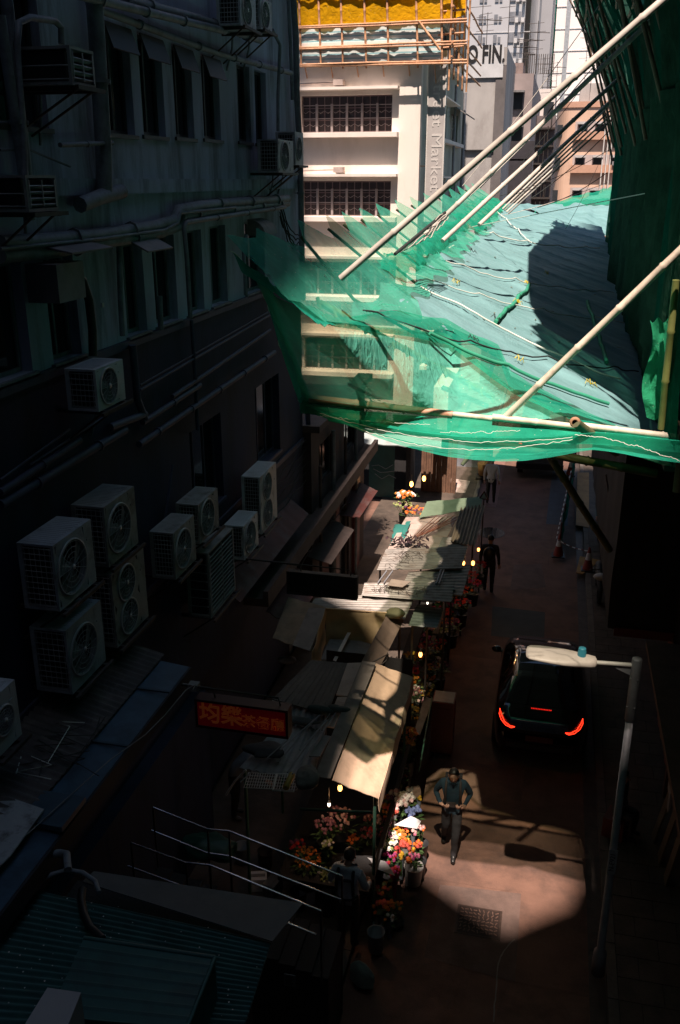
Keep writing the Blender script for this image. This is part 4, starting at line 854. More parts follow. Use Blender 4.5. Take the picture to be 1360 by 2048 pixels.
# front panel between the near edge of the tarp and the ledger
YP = 9.57
ledL = gy(605, 802, YP); ledR = gy(1400, 880, YP)
def topc(t):
    pts = [Vector((-2.78, 8.35, 9.78)), Vector((-2.45, 8.0, 9.62)), Vector((-1.97, 7.95, 9.42))] + [cf(x, ynear(x), .0) for x in (-1.2, -.4, .4, 1.1, 1.4)]
    k = t * (len(pts) - 1); i = min(int(k), len(pts) - 2); return pts[i].lerp(pts[i + 1], k - i)
def botc(t): return ledL.lerp(ledR, t) + Vector((0, 0, -.02))
rows = []
for j in range(41):
    v = j / 40; r_ = []
    for i in range(101):
        t = i / 100; p = topc(t).lerp(botc(t), v); bow = math.sin(math.pi * v)
        p = p + Vector((0, 0, -1)) * bow * (.10 + .05 * nz(t * 3, 1)) + Vector((0, -1, .3)) * (.03 * nz(t * 5 + v * 3, v * 3, 2) + .012 * nz(t * 40, v * 12, 5)) * bow
        p.x += .10 * bow * (1 - t) ** 3
        r_.append(p)
    rows.append(r_)
MB().grid(rows).build('front_panel_net', netf, CF)
# second thickness along the tarp side of the panel
rows = []
for j in range(21):
    v = j / 20; r_ = []
    for i in range(121):
        t = .22 + .76 * i / 120; wv = (.08 + .30 * max(0, t - .3) + .07 * nz(t * 5, 3.3)) ; p = topc(t).lerp(botc(t), v * min(wv * 1.5, .85)) + Vector((0, -.02, .03 + .02 * nz(t * 20, v * 3, 8)))
        if v < .3: p = cf(p.x, ynear(p.x) + (.3 - v) * (1.2 + .8 * nz(t * 4, 7)), .06 + .03 * nz(t * 20, v * 9, 2))
        r_.append(p)
    rows.append(r_)
MB().grid(rows).build('hem_net', netd, CF)
# near left flap past the first rib
rows = []
for j in range(13):
    v = j / 12; r_ = []
    for i in range(21):
        u = i / 20; p = gx(460 + 62 * u, 500 + (52 * u), -2.74 - .03 * math.sin(u * 9)).lerp(cf(-2.0 + .1 * u, 7.75 + u * .3, .1), v); p.z += .05 * nz(u * 4, v * 4) + .09 * math.sin(math.pi * u) * (1 - v) * -1; r_.append(p)
    rows.append(r_)
MB().grid(rows).build('corner_flap_net', nete, CF)
rows = []
for j in range(9):
    v = j / 8; r_ = []
    for i in range(41):
        u = i / 40; a_ = gx(520 + 78 * u - 20 * math.sin(math.pi * u) * .2, 550 + 255 * u, -2.74 + .06 * u); c_ = topc(.02 * (1 - u)).lerp(botc(0), u); r_.append(a_.lerp(c_ + Vector((.12, 0, 0)), v) + Vector((0, 0, .02 * nz(u * 9, v * 3))))
    rows.append(r_)
MB().grid(rows).build('selvedge_net', nete, CF)
# sagging skirt below the ledger
sk = [(598, 806), (640, 822), (700, 851), (760, 876), (800, 889), (850, 902), (900, 913), (950, 920), (1000, 921), (1050, 919), (1100, 914), (1150, 905), (1190, 899), (1250, 906), (1300, 915), (1360, 926), (1400, 930)]
def skb(px):
    for (a, c), (d, e) in zip(sk[:-1], sk[1:]):
        if a <= px <= d: return c + (e - c) * (px - a) / (d - a)
    return sk[-1][1]
for lay, (frac, yo, mt) in enumerate(((1.0, -.10, nets), (.55, -.16, nets))):
    rows = []
    for j in range(21):
        v = j / 20; r_ = []
        for i in range(161):
            px = 600 + 800 * i / 160; t = i / 160; top = ledL.lerp(ledR, t); yb = skb(px); q = frac * (1 + (.12 * nz(t * 5, lay * 3) if lay else 0)); pyt = 1024 - 0  # bottom point
            dip = .0
            sg = min(1, max(0, (yb - 806) / 100)) * (1.0 + .25 * max(0, t - .6)); bt = gy(px, (yb - 830) * q + 830 if yb > 830 else yb, YP - 1.0 * sg * q)
            if lay and yb <= 830: bt = top + Vector((0, 0, -.02))
            p = top.lerp(bt, v); bulge = math.sin(math.pi * min(v * 1.15, 1)) * (.10 + .05 * lay)
            p += Vector((0, -bulge * .4 - .02, -bulge * .9 + .02 * lay)) + Vector((0, -.5, .5)) * (.035 * nz(t * 7 + v * 1.5, v * 7, lay * 4) + .02 * nz(t * 9, v * 22, lay + 9)) * (v > .02)
            r_.append(p)
        rows.append(r_)
    MB().grid(rows).build('skirt_net', mt, CF)
def skp(px, f): py = 835 + (skb(px) - 835) * f; return gy(px, py, YP - 1.0 * min(1, max(0, (skb(px) - 806) / 100)) * f - .16)
for seed, (p0, p1, f, f2, r) in enumerate(((640, 1145, .62, .55, .0035), (700, 1145, .95, .62, .0035), (1150, 1360, .5, .96, .004), (640, 860, .25, .2, .003), (880, 1040, .4, .3, .003))):
    P = []
    for i in range(70): t = i / 69; px = p0 + (p1 - p0) * t; q = skp(px, f + (f2 - f) * t + .06 * nz(t * 9, seed)); q.z += .015 * nz(t * 40, seed, 3); P.append(q)
    MB().tube(P, r, 5).build('white_cord', rope_w, CF)
P = [gx(520 + 80 * t / 40 - 3, 552 + 250 * t / 40, -2.76 + .05 * t / 40) + Vector((.04 * nz(t * .25, 3), 0, 0)) for t in range(41)]; MB().tube(P, .006, 5).build('white_cord', rope_w, CF)
P = [gx(536 + 50 * t / 30, 566 + 150 * t / 30, -2.70) + Vector((.05 * nz(t * .25, 8), 0, 0)) for t in range(31)]; MB().tube(P, .005, 5).build('white_cord', rope_w, CF)
P = [gx(460 + 60 * t / 20, 503 + 60 * math.sin(t / 20 * 1.5) ** 2, -2.76) for t in range(21)]; MB().tube(P, .006, 5).build('white_cord', rope_w, CF)
# ledger poles and tied ends
b = MB(); bamboo_pole(b, gy(619, 797, YP - .05), gy(905, 829, YP - .05), .046, .04, node=.42, bend=.004); b.build('ledger_pole', M('orange_ledger', (.48, .24, .15), .6, var=.2, scale=9, stain=(.6, .48, .38)), CF)
b = MB(); bamboo_pole(b, gy(895, 827, YP - .04), gy(1155, 856, YP - .04), .03, .026, node=.42, bend=.004); bamboo_pole(b, gy(985, 834, YP - .1), gy(1160, 854, YP - .1), .036, .03, node=.42, bend=.004); bamboo_pole(b, gy(1140, 848, YP - .04), gy(1420, 882, YP - .04), .034, .034, node=.42, bend=.004)
b.build('ledger_pole', bamboop, CF)
b = MB(); bamboo_pole(b, gy(1150, 845, YP - .45), gy(1232, 905, YP + .6), .052, .05, node=.5, bend=0); b.build('pole_end', M('brown_bamboo', (.10, .10, .05), .6, var=.3, scale=9), CF)
e_ = gy(1150, 845, YP - .455); MB().lathe(e_, [(.030, -.004), (.052, -.004), (.054, .02)], 14, axis='y', caps=False).lathe(e_, [(.001, .002), (.03, .002)], 14, axis='y').build('pole_rim', M('cut_bamboo', (.42, .22, .13), .7), CF)
b = MB(); bamboo_pole(b, gy(640, 606, 9.2), gy(985, 794, 11.0), .036, node=.3, bend=0); bamboo_pole(b, gy(885, 775, 10.9), gy(975, 812, 11.2), .03, node=.4)
b.build('edge_pole', M('yellow_bamboo', (.38, .36, .10), .6, var=.2), CF)
b = MB()
for i in range(14): t = i / 13; p = gy(640, 606, 9.2).lerp(gy(985, 794, 11.0), t); d = Vector((.03, .03, 0)); b.tube([p + Vector((-.02, -.03, .06)), p + Vector((.02, -.05, -.06))], .02, 6)
b.build('lashing', M('pale_lashing', (.36, .38, .16), .7), CF)
b = MB(); bamboo_pole(b, gy(947, 900, YP), gy(924, 930, YP - .1), .028, .02, node=.3); b.build('pole_end', bamboop, CF)
b = MB(); bamboo_pole(b, gy(1095, 905, 11.3), gy(1219, 1100, 12.4), .05, node=.5); bamboo_pole(b, (1.22, 10, 7.6), (-2.5, 9.9, 8.1), .05); b.build('lower_strut', M('dark_green_bamboo', (.09, .085, .03), .6), CF)
# struts from the scaffold to the fan
def strut(p, x, q, y, r, m, name='strut', r1=None, n=.6): b = MB(); bamboo_pole(b, p, gy(q[0], q[1], y), r, r1 or r, node=n, bend=.006); return b.build(name, m, CF)
grp = M('grey_bamboo', (.52, .48, .43), .6, var=.14, scale=6, stain=(.30, .27, .25)); gry2 = M('slate_bamboo', (.20, .20, .19), .6, var=.2, scale=6)
strut(gx(681, 557, -1.95), 0, (1430, -90), 8.5, .030, grp)
strut(gy(1005, 840, YP - .08), 0, (1420, 443), 9.2, .036, bamboop, n=.45)
strut(gy(850, 470, 13.2), 0, (1400, -52), 14.5, .034, grp)
strut(gy(885, 482, 14.6), 0, (1240, 155), 19.5, .036, grp)
strut(gy(958, 450, 19.5), 0, (1240, 185), 24, .042, grp)
for k in range(4): strut(gy(1005 + 4 * k, 418 + 3 * k, 24), 0, (1226 + 2 * k, 205 + 9 * k), 25.5, .022, gry2 if k % 2 else grp)
strut(gy(790, 508, 11.2), 0, (890, 425), 12.6, .020, rope_k, 'rope_bundle')
for k in range(7): P = wavy(gy(800 + 8 * k, 505 - 4 * k, 11.3), gy(885 + 2 * k, 428 + k, 12.5), .03, 14, .02, k); MB().tube(P, .006, 5).build('rope', rope_k if k % 2 else grp, CF)
b = MB(); b.tube([gy(860, 470, YP + 30 - 30 + 13), gy(1336, 378, 13.5)], .007, 5); b.build('rope', rope_w, CF)
# ropes and seams on the tarp
def rope_on(pa, pb, r, m, amp=.018, lift=.03, n=50, seed=0, name='rope'):
    P = []
    for i in range(n + 1):
        t = i / n; x = pa[0] + (pb[0] - pa[0]) * t; y = pa[1] + (pb[1] - pa[1]) * t + amp * nz(t * 5, seed) * 3; P.append(cf(x, y, wr(x, y) + lift + .02))
    MB().tube(P, r, 5).build(name, m, CF)
rope_on((-1.9, 9.2), (1.2, 13.2), .010, rope_k, seed=1); rope_on((-1.85, 12.4), (1.15, 16.3), .009, rope_w, seed=3, amp=.03)
rope_on((-1.7, 11.9), (.9, 12.3), .013, MATS['white_rope'], seed=4, amp=.05); rope_on((-1.7, 14.6), (1.1, 19), .010, rope_w, seed=5); rope_on((-1.9, 20), (1.0, 25), .014, rope_w, seed=7, amp=.05); rope_on((-1.9, 27), (-.6, 22), .014, rope_w, seed=9, amp=.05)
rope_on((-.75, 12.3), (-.45, 16.2), .030, M('net_seam', (.03, .28, .17), .8), amp=.12, seed=11, name='seam'); rope_on((-1.3, 9.9), (.7, 10.9), .022, MATS['net_seam'], amp=.05, seed=12, name='seam'); rope_on((.75, 13), (.55, 17), .03, MATS['net_seam'], amp=.1, seed=13, name='seam')
for k, (x, y) in enumerate(((-.75, 12.4), (-.55, 14.3), (-.5, 16.4), (-.9, 10.7), (-1.4, 13.4), (-.2, 18.4), (-1.5, 17), (.5, 11.4), (-.35, 10.9))):
    b = MB()
    for q in range(6): a = random.uniform(0, 6.28); L = random.uniform(.03, .09); P = [cf(x, y, .05), cf(x + math.cos(a) * L * .6, y + math.sin(a) * L, .10), cf(x + math.cos(a + .5) * L, y + math.sin(a + .5) * L * 1.5, .05)]; b.tube(P, .004, 4)
    b.build('tie_wire', rope_y if k % 3 else rope_k, CF)
b = MB()
for k in range(60):
    x = random.uniform(-1.6, 1.0); y = random.uniform(ynear(x) + .4, 24); L = random.uniform(.02, .09); p = cf(x, y, wr(x, y) + .015); a = random.uniform(0, 3); d = Vector((math.cos(a) * L, math.sin(a) * L, 0)); e = Vector((-d.y, d.x, 0)) * .25; b.add([p - d, p + e, p + d, p - e], [(0, 1, 2, 3)])
b.build('litter', M('leaf_litter', (.12, .10, .05), .8, var=.4, scale=9), CF)
# far fan beyond, rising to the scaffold
b = cloth(gy(1010, 408, 31), gy(1215, 470, 33), gy(1222, 382, 38), gy(1090, 412, 38), 30, 20, .12, 4.0); single('far_tarp', b, tarp, 'sagging blue green tarp at the far end below the peach building', 'tarp')
b = cloth(gy(1060, 428, 36), gy(1225, 405, 36), gy(1225, 372, 37), gy(1090, 410, 37), 30, 10, .10, 6.0); single('far_net', b, netd, 'strip of green net along the top of the far tarp', 'net')
# wires across the street
for k, (a_, c_) in enumerate((((925, 372), (1240, -50)), ((960, 376), (1225, 60)), ((990, 385), (1222, 95)), ((940, 392), (1190, 130)), ((1000, 392), (1218, 300)), ((1050, 405), (1218, 262)), ((930, 445), (1215, 365)), ((1075, 415), (1215, 345)), ((1130, 460), (1214, 290)))):
    ya = 20 + k; P = [gy(a_[0], a_[1], ya).lerp(gy(c_[0], c_[1], ya + 1), t / 16) + Vector((0, 0, -.12 * math.sin(math.pi * t / 16))) for t in range(17)]
    single('overhead_wire', MB().tube(P, .007 + .004 * (k % 2), 4), rope_k if k % 3 else grp, ['thin pale wire running up to the top of the picture', 'dark wire just below the thin pale wire', 'wire crossing the white tower low down', 'pale wire ending at the leaning scaffold rods', 'wire crossing the peach building steeply', 'wire crossing the peach building just above the tarp', 'pale wire lying low over the teal tarp', 'wire skimming over the far tarp', 'short steep wire at the far right of the tarp'][k], 'wire', 'wires over the street', org=tuple(P[0]))
# ================================================================ street lamp
LY = 10.4; L0 = Vector((1.31, LY, .12))
LP = thing('street_lamp', 'grey street lamp pole with a long pale lamp head reaching over the road', 'street lamp', L0)
b = MB(); b.lathe((1.31, LY, 0), [(.001, .12), (.10, .12), (.09, .5), (.054, .55), (.048, 4.3), (.001, 4.3)], 16, caps=False); b.build('pole', galv, LP)
b = MB(); b.lathe((1.31, LY, 0), [(.054, 4.25), (.062, 4.26), (.062, 5.1), (.056, 5.12), (.001, 5.12)], 18, caps=False)
for z in (4.45, 4.85):
    for a in (0, 1.57, 3.14, 4.71): b.ball((1.31 + 0.064 * math.cos(a + .5), LY + .064 * math.sin(a + .5), z), .012, 6, 4)
b.build('pole_collar', galv, LP)
b = MB(); b.tube([(1.26, LY, 5.02), (.80, LY, 5.0)], .028, 10); b.build('arm', white, LP); b = MB(); b.prism([(1.25, 4.88), (1.25, 4.97), (1.0, 4.985)], 'y', LY - .006, LY + .006); b.build('gusset', galv, LP)
rows = []
prof = [(.84, .035, .035, 5.0), (.82, .07, .055, 5.0), (.76, .085, .06, 5.0), (.66, .10, .062, 5.005), (.55, .125, .062, 5.012), (.45, .145, .055, 5.02), (.3, .150, .048, 5.03), (.15, .145, .042, 5.04), (.03, .130, .034, 5.045), (-.01, .10, .022, 5.047), (-.02, .04, .01, 5.048)]
for x, hw, hh, zc in prof:
    hw *= 1.32; hh *= 1.2
    rows.append([(x, LY + hw * math.copysign(abs(math.cos(t * math.pi / 12)) ** .7, math.cos(t * math.pi / 12)), zc + hh * (1.0 if math.sin(t * math.pi / 12) > 0 else .8) * math.sin(t * math.pi / 12)) for t in range(25)])
hd = MB().grid(rows); hd.tube([(.49, LY - .18, 5.035), (.49, LY - .07, 5.075), (.49, LY + .07, 5.075), (.49, LY + .18, 5.035)], .003, 4); hd.build('lamp_head', lampm, LP)
MB().box((.08, LY - .09, 4.985), (.42, LY + .09, 5.0)).build('lamp_glass', M('lamp_lens', (.3, .3, .28), .2), LP)
b = MB(); b.lathe((.655, LY, 0), [(.052, 5.055), (.052, 5.14), (.046, 5.15), (.048, 5.17), (.042, 5.185), (.001, 5.187)], 16, caps=False); b.build('photocell_cup', bluecup, LP)
pz = gy(1252, 1728, LY - .06).z
b = MB(); b.box((1.255, LY - .068, pz - .2), (1.365, LY - .062, pz + .2)); b.build('number_plate', M('plate_white', (.5, .5, .48), .5), LP); text('lettering', 'N-E921', .095, black, LP, (1.31, LY - .07, pz), (0, 0, 1), (-1, 0, 0), .002)
# ================================================================ car
CARX = .34
CR = thing('parked_car', 'glossy black hatchback with glowing red tail lights on the road', 'car', (CARX, 17.3, 0))
def carprof(y):  # y from rear 0 to front 4.6: returns list of (halfwidth, z) from sill to roof centre
    def ip(tab): 
        for (a, c), (d, e) in zip(tab[:-1], tab[1:]):
            if a <= y <= d: t = (y - a) / (d - a); t = t * t * (3 - 2 * t) if False else t; return c + (e - c) * t
        return tab[-1][1]
    hw = ip([(0, .66), (.1, .78), (.35, .86), (.8, .905), (2.2, .91), (3.6, .89), (4.2, .80), (4.5, .62), (4.6, .5)])
    zb = ip([(0, .42), (.1, .30), (.4, .24), (4.2, .22), (4.6, .35)])
    belt = ip([(0, .72), (.1, .90), (.3, 1.00), (.6, 1.02), (1.5, 1.02), (3.0, .97), (3.7, .90), (4.3, .78), (4.6, .6)])
    top = ip([(0, .78), (.1, .97), (.28, 1.06), (.45, 1.13), (.8, 1.23), (1.2, 1.33), (1.7, 1.385), (2.3, 1.38), (2.8, 1.29), (3.3, 1.12), (3.5, 1.02), (4.2, .88), (4.6, .66)])
    gh = ip([(0, .60), (.3, .70), (.6, .64), (1.2, .60), (2.4, .58), (3.0, .62), (3.5, .74), (4.6, .46)])
    cab = max(top - belt, .0)
    P = [(hw * .93, zb), (hw * .985, zb + .12), (hw, zb + .30), (hw * .99, belt - .16), (hw * .955, belt - .04), (hw * .93, belt + .005)]
    P += [(hw * .93 + (gh - hw * .93) * q, belt + .01 + cab * f) for q, f in ((.25, .22), (.55, .50), (.85, .78), (1.0, .90))]
    P += [(gh * .82, belt + .01 + cab * .965), (gh * .45, belt + .01 + cab * .995), (0, belt + .01 + cab)]
    return P
ys_ = [0, .04, .1, .2, .3, .45, .62, .8, 1.0, 1.2, 1.45, 1.7, 2.0, 2.3, 2.55, 2.8, 3.05, 3.3, 3.5, 3.85, 4.2, 4.4, 4.5, 4.57, 4.6]
YR = 15.25
def cp(y, i, sgn=1, out=0.0): p = carprof(y)[i]; return Vector((CARX + sgn * (p[0] + out), YR + .88 * y, p[1]))
rows = []
for y in ys_:
    p = carprof(y); rows.append([(CARX - q[0], YR + .88 * y, q[1]) for q in p] + [(CARX + q[0], YR + .88 * y, q[1]) for q in p[-2::-1]])
b = MB(); b.grid(rows); b.add([r for r in rows[0]], [tuple(range(len(rows[0])))[::-1]]); b.add([r for r in rows[-1]], [tuple(range(len(rows[-1])))]); b.box((CARX - .8, YR + .2, .2), (CARX + .8, YR + 3.8, .3)); b.build('body', carp, CR)
def shell(i0, i1, y0, y1, name, m, off=.006, sides=(1, -1), n=12, across=False):
    b = MB()
    if across:
        rr = []
        for k in range(n + 1):
            y = y0 + (y1 - y0) * k / n; pl_ = [carprof(y)[i] for i in range(i0, i1 + 1)]
            full = [(-q[0], q[1]) for q in pl_] + [(q[0], q[1]) for q in pl_[-2::-1]]; rr.append([(CARX + q[0], YR + .88 * y - off, q[1] + off) for q in full])
        b.grid(rr)
    else:
        for s in sides: b.grid([[cp(y0 + (y1 - y0) * k / n, i, s, off) + Vector((0, 0, off * .5)) for i in range(i0, i1 + 1)] for k in range(n + 1)])
    return b.build(name, m, CR)
shell(9, 12, .42, 1.22, 'rear_window', carg, across=True); shell(9, 12, 2.6, 3.28, 'windscreen', carg, across=True)
shell(6, 9, .95, 1.75, 'side_window', carg); shell(6, 9, 1.8, 2.75, 'side_window', carg); shell(10, 12, 1.45, 2.4, 'sunroof', carg, across=True, off=.004)
red = emis('tail_light_red', (1.0, .03, .01), 2.2); redl = emis('brake_light_red', (1.0, .02, .01), .45)
for s in (-1, 1):
    P = [cp(.10, 5, s, .012) + Vector((-s * .22, -.05, -.02))]
    base = [(.02, -.38, .80), (.0, -.26, .83), (.04, -.12, .92), (.16, -.03, 1.02), (.30, .015, 1.06), (.20, .02, .99), (.10, -.04, .90), (.04, -.16, .80), (.0, -.30, .775), (.02, -.38, .80)]
    P = [(CARX + s * (.765 + dx * .78), YR + dy - .02, .93 + (z - .93) * .72) for dy, dx, z in base]
    MB().tube(P, .0065, 6).build('tail_light', red, CR)
shp = [(CARX - .18 + .36 * t / 12, YR + .31, 1.075 + .0 * t) for t in range(13)]
b = MB()
for p in shp: b.box((p[0] - .009, p[1] - .02, p[2] + .02), (p[0] + .009, p[1] + .0, p[2] + .034))
b.build('high_brake_light', redl, CR)
MB().box((CARX - .26, YR - .012, .56), (CARX + .26, YR - .002, .68)).build('number_plate', M('plate_red_lit', (.10, .012, .01), .5), CR)  # red glow of the tail lights put into the plate colour
text('plate_lettering', 'VK 9372', .10, black, bpy.data.objects['number_plate'], (CARX, YR - .016, .62), (1, 0, 0), (0, 0, 1), .001) if False else None
b = MB(); b.box((CARX - .62, YR - .03, .40), (CARX + .62, YR + .1, .50)); b.build('bumper_trim', black, CR); b = MB(); b.tube([(CARX - .45, YR + .02, .985), (CARX, YR + .0, .995), (CARX + .45, YR + .02, .985)], .006, 5).build('chrome_strip', chrome, CR)
for s in (-1, 1):
    b = MB(); b.ball((CARX + s * 1.0, YR + 2.68, 1.02), .1, 10, 7, sc=(1.1, .7, .75)); b.tube([(CARX + s * .88, YR + 2.68, .98), (CARX + s * .96, YR + 2.68, .99)], .03, 6); b.build('door_mirror', carp, CR)
    for y in (.85, 3.75):
        w_ = MB(); w_.lathe((CARX + s * .80, YR + .88 * y, .34), [(.2, -.11), (.32, -.11), (.34, -.08), (.34, .08), (.32, .11), (.2, .11)], 24, axis='x', caps=False).build('wheel', tyre, CR)
        wheel = bpy.data.objects[-1] if False else None
        r_ = MB(); r_.lathe((CARX + s * .80, YR + .88 * y, .34), [(.03, s * .10), (.21, s * .085), (.215, s * .11)], 20, axis='x'); r_.build('wheel_rim', galv, CR)
# ---------------------------------------------------------------- van far up the street
VN = thing('parked_van', 'dark box van with red tail lights parked under the canopy edge far up the road', 'van', (.0, 35, 0)); vx0, vx1 = -.95, .75; vy = 33.6
b = MB(); b.prism([(vx0 + .05, .35), (vx1 - .05, .35), (vx1, .5), (vx1, 1.7), (vx1 - .1, 2.0), (vx0 + .1, 2.0), (vx0, 1.7), (vx0, .5)], 'y', vy, vy + 4.2); b.build('body', M('grey_van_paint', (.09, .085, .085), .35, var=.1, spec=.6), VN)
MB().box((vx0 + .18, vy - .01, 1.1), (vx1 - .18, vy - .002, 1.75)).build('rear_window', carg, VN); MB().box((vx0 - .02, vy - .08, .4), (vx1 + .02, vy + .05, .6)).build('bumper', black, VN)
for s in (0, 1): x = vx0 + .03 if s == 0 else vx1 - .13; MB().box((x, vy - .02, 1.0), (x + .1, vy - .003, 1.45)).build('tail_light', red if s == 0 else redpaint, VN)
for x in (vx0 + .12, vx1 - .12):
    for y in (.8, 3.4): MB().lathe((x, vy + y, .3), [(.01, -.1), (.3, -.1), (.3, .1), (.01, .1)], 18, axis='x', caps=False).build('wheel', tyre, VN)
# ================================================================ people
def person(name_label, loc, rz, J, cols, hair=True, cap=None, extra=None, group=None, scale=1.0):
    """J: joint positions (local metres, facing -y). One skinned body; materials by nearest bone."""
    t = thing('person', name_label, 'person', loc, group, rz)
    bones = [('pel', 'wst'), ('wst', 'chs'), ('chs', 'nck'), ('nck', 'chn'), ('chn', 'hed'), ('hed', 'crn'), ('chs', 'shL'), ('shL', 'elL'), ('elL', 'wrL'), ('wrL', 'haL'), ('chs', 'shR'), ('shR', 'elR'), ('elR', 'wrR'), ('wrR', 'haR'),
             ('pel', 'hpL'), ('hpL', 'knL'), ('knL', 'anL'), ('anL', 'toL'), ('pel', 'hpR'), ('hpR', 'knR'), ('knR', 'anR'), ('anR', 'toR')]
    rad = dict(pel=(.15, .12), wst=(.145, .11), chs=(.165, .115), nck=(.058, .06), chn=(.060, .068), hed=(.080, .098), crn=(.060, .072), shL=(.075, .075), shR=(.075, .075), elL=(.050, .050), elR=(.050, .050), wrL=(.033, .033), wrR=(.033, .033),
               haL=(.035, .028), haR=(.035, .028), hpL=(.098, .10), hpR=(.098, .10), knL=(.068, .070), knR=(.068, .070), anL=(.05, .05), anR=(.05, .05), toL=(.042, .035), toR=(.042, .035))
    names = list(rad); idx = {n: i for i, n in enumerate(names)}
    me = bpy.data.meshes.new('body'); me.from_pydata([tuple(Vector(J[n]) * scale) for n in names], [(idx[a], idx[c]) for a, c in bones], [])
    o = bpy.data.objects.new('body', me); C.objects.link(o)
    sk_ = o.modifiers.new('s', 'SKIN'); sk_.use_smooth_shade = True; sd_ = o.modifiers.new('d', 'SUBSURF'); sd_.levels = 2; sd_.render_levels = 2
    for i, n in enumerate(names): me.skin_vertices[0].data[i].radius = tuple(r_ * scale for r_ in rad[n]); me.skin_vertices[0].data[i].use_root = (n == 'pel')
    dg = bpy.context.evaluated_depsgraph_get(); m2 = bpy.data.meshes.new_from_object(o.evaluated_get(dg)); bpy.data.objects.remove(o)
    matidx = {'torso': 0, 'leg': 1, 'skin': 2, 'shoe': 3}
    def seg(p):
        best = None
        for a, c in bones:
            A, B = Vector(J[a]) * scale, Vector(J[c]) * scale; d = B - A; q = max(0, min(1, (p - A).dot(d) / d.length_squared)); dd = (p - (A + d * q)).length - (rad[a][0] + (rad[c][0] - rad[a][0]) * q) * scale
            if best is None or dd < best[0]: best = (dd, a, c, q)
        return best
    for m_ in cols: m2.materials.append(m_)
    for p in m2.polygons:
        _, a, c, q = seg(p.center); k = 0
        if a in ('nck', 'chn', 'hed') or a in ('wrL', 'wrR') or (c in ('wrL', 'wrR') and q > .93): k = 2
        elif c in ('toL', 'toR') or (c in ('anL', 'anR') and q > .92): k = 3
        elif a in ('hpL', 'hpR', 'knL', 'knR') or c in ('hpL', 'hpR'): k = 1
        p.material_index = k; p.use_smooth = True
    for v in m2.vertices:
        if v.co.z < 1.42 * scale: q = v.co; v.co = q + v.normal * (.011 * nz(q.x * 9, q.y * 9, q.z * 16) + .006 * nz(q.x * 25, q.y * 25, q.z * 30))
    # fingers, nose and ears joined into the same mesh
    fm = MB()
    for s in 'LR':
        H_ = Vector(J['ha' + s]) * scale; Wr = Vector(J['wr' + s]) * scale; d = (H_ - Wr).normalized(); sde = d.cross(Vector((0, 1, .3))).normalized(); cu = sde.cross(d).normalized()
        for f in range(4):
            L = (.07, .08, .075, .06)[f]; r0 = H_ + sde * (f - 1.5) * .019 + d * .01; fm.tube([r0, r0 + d * L * .5, r0 + d * L * .8 + cu * L * .4, r0 + d * L * .7 + cu * L * .75], [.0095, .009, .008, .006], 6, 2)
        r0 = Wr.lerp(H_, .6) + sde * -.03; fm.tube([r0, r0 - sde * .025 + d * .03, r0 - sde * .02 + d * .06 + cu * .02], [.011, .010, .007], 6, 2)
    hd_ = Vector(J['hed']) * scale; fm.ball(hd_ + Vector((0, -.098, -.012)), .014, 8, 6, 2, sc=(.8, 1.2, 1.5))
    for s in (-1, 1): fm.ball(hd_ + Vector((s * .083, .008, -.005)), .022, 8, 6, 2, sc=(.35, .8, 1.3)); fm.ball(hd_ + Vector((s * .030, -.088, .016)), .009, 8, 5, 3, sc=(1.3, .6, .7))
    fm.tube([hd_ + Vector((-.024, -.086, -.052)), hd_ + Vector((0, -.093, -.054)), hd_ + Vector((.024, -.086, -.052))], .005, 5, 3)
    me2 = bpy.data.meshes.new('x'); me2.from_pydata([tuple(v) for v in fm.v], [], fm.f)
    for p, mi in zip(me2.polygons, fm.mi): p.material_index = mi; p.use_smooth = True
    bm = bmesh.new(); bm.from_mesh(m2); bm.from_mesh(me2); bm.to_mesh(m2); bm.free(); m2.name = 'body'
    ob = bpy.data.objects.new('body', m2); C.objects.link(ob); ob.parent = t
    if hair:
        hb = MB(); c = hd_ + Vector((0, .012, .035)); R_ = .098; n = 18; rws = []
        for i in range(9):
            th = (math.pi * .60) * i / 8; r_ = []
            for j in range(n + 1):
                a = 2 * math.pi * j / n; front = max(0, -math.sin(a)); th2 = th * (1 - .52 * front); q = 1 + .05 * nz(math.cos(a) * 6, math.sin(a) * 6, th * 6)
                r_.append(c + Vector((math.cos(a) * math.sin(th2) * R_ * .88, math.sin(a) * math.sin(th2) * R_ * 1.04, math.cos(th2) * R_ * 1.02)) * scale * q)
            rws.append(r_)
        hb.grid(rws); hb.build('hair', cap or hair_m, t)
    return t, ob
def stand(**kw):
    J = dict(pel=(0, 0, .95), wst=(0, 0, 1.10), chs=(0, .01, 1.33), nck=(0, 0, 1.47), chn=(0, -.015, 1.535), hed=(0, -.02, 1.60), crn=(0, -.01, 1.675), shL=(.175, .01, 1.40), elL=(.24, .02, 1.12), wrL=(.25, -.06, .88), haL=(.25, -.09, .81), shR=(-.175, .01, 1.40), elR=(-.24, .02, 1.12), wrR=(-.25, -.06, .88), haR=(-.25, -.09, .81),
             hpL=(.095, 0, .90), knL=(.10, -.02, .49), anL=(.10, .02, .09), toL=(.11, -.13, .045), hpR=(-.095, 0, .90), knR=(-.10, -.02, .49), anR=(-.10, .02, .09), toR=(-.11, -.13, .045))
    J.update(kw); return J
denim = M('dark_teal_shirt', (.022, .052, .082), .85, var=.15, scale=14, bump=.3, bscale=30); trous = M('charcoal_trousers', (.028, .027, .032), .85, var=.2, scale=14, bump=.3); shoe = M('black_shoe', (.01, .01, .01), .4); strapm = M('backpack_strap', (.045, .035, .035), .7)
man_l = gz(900, 1706)
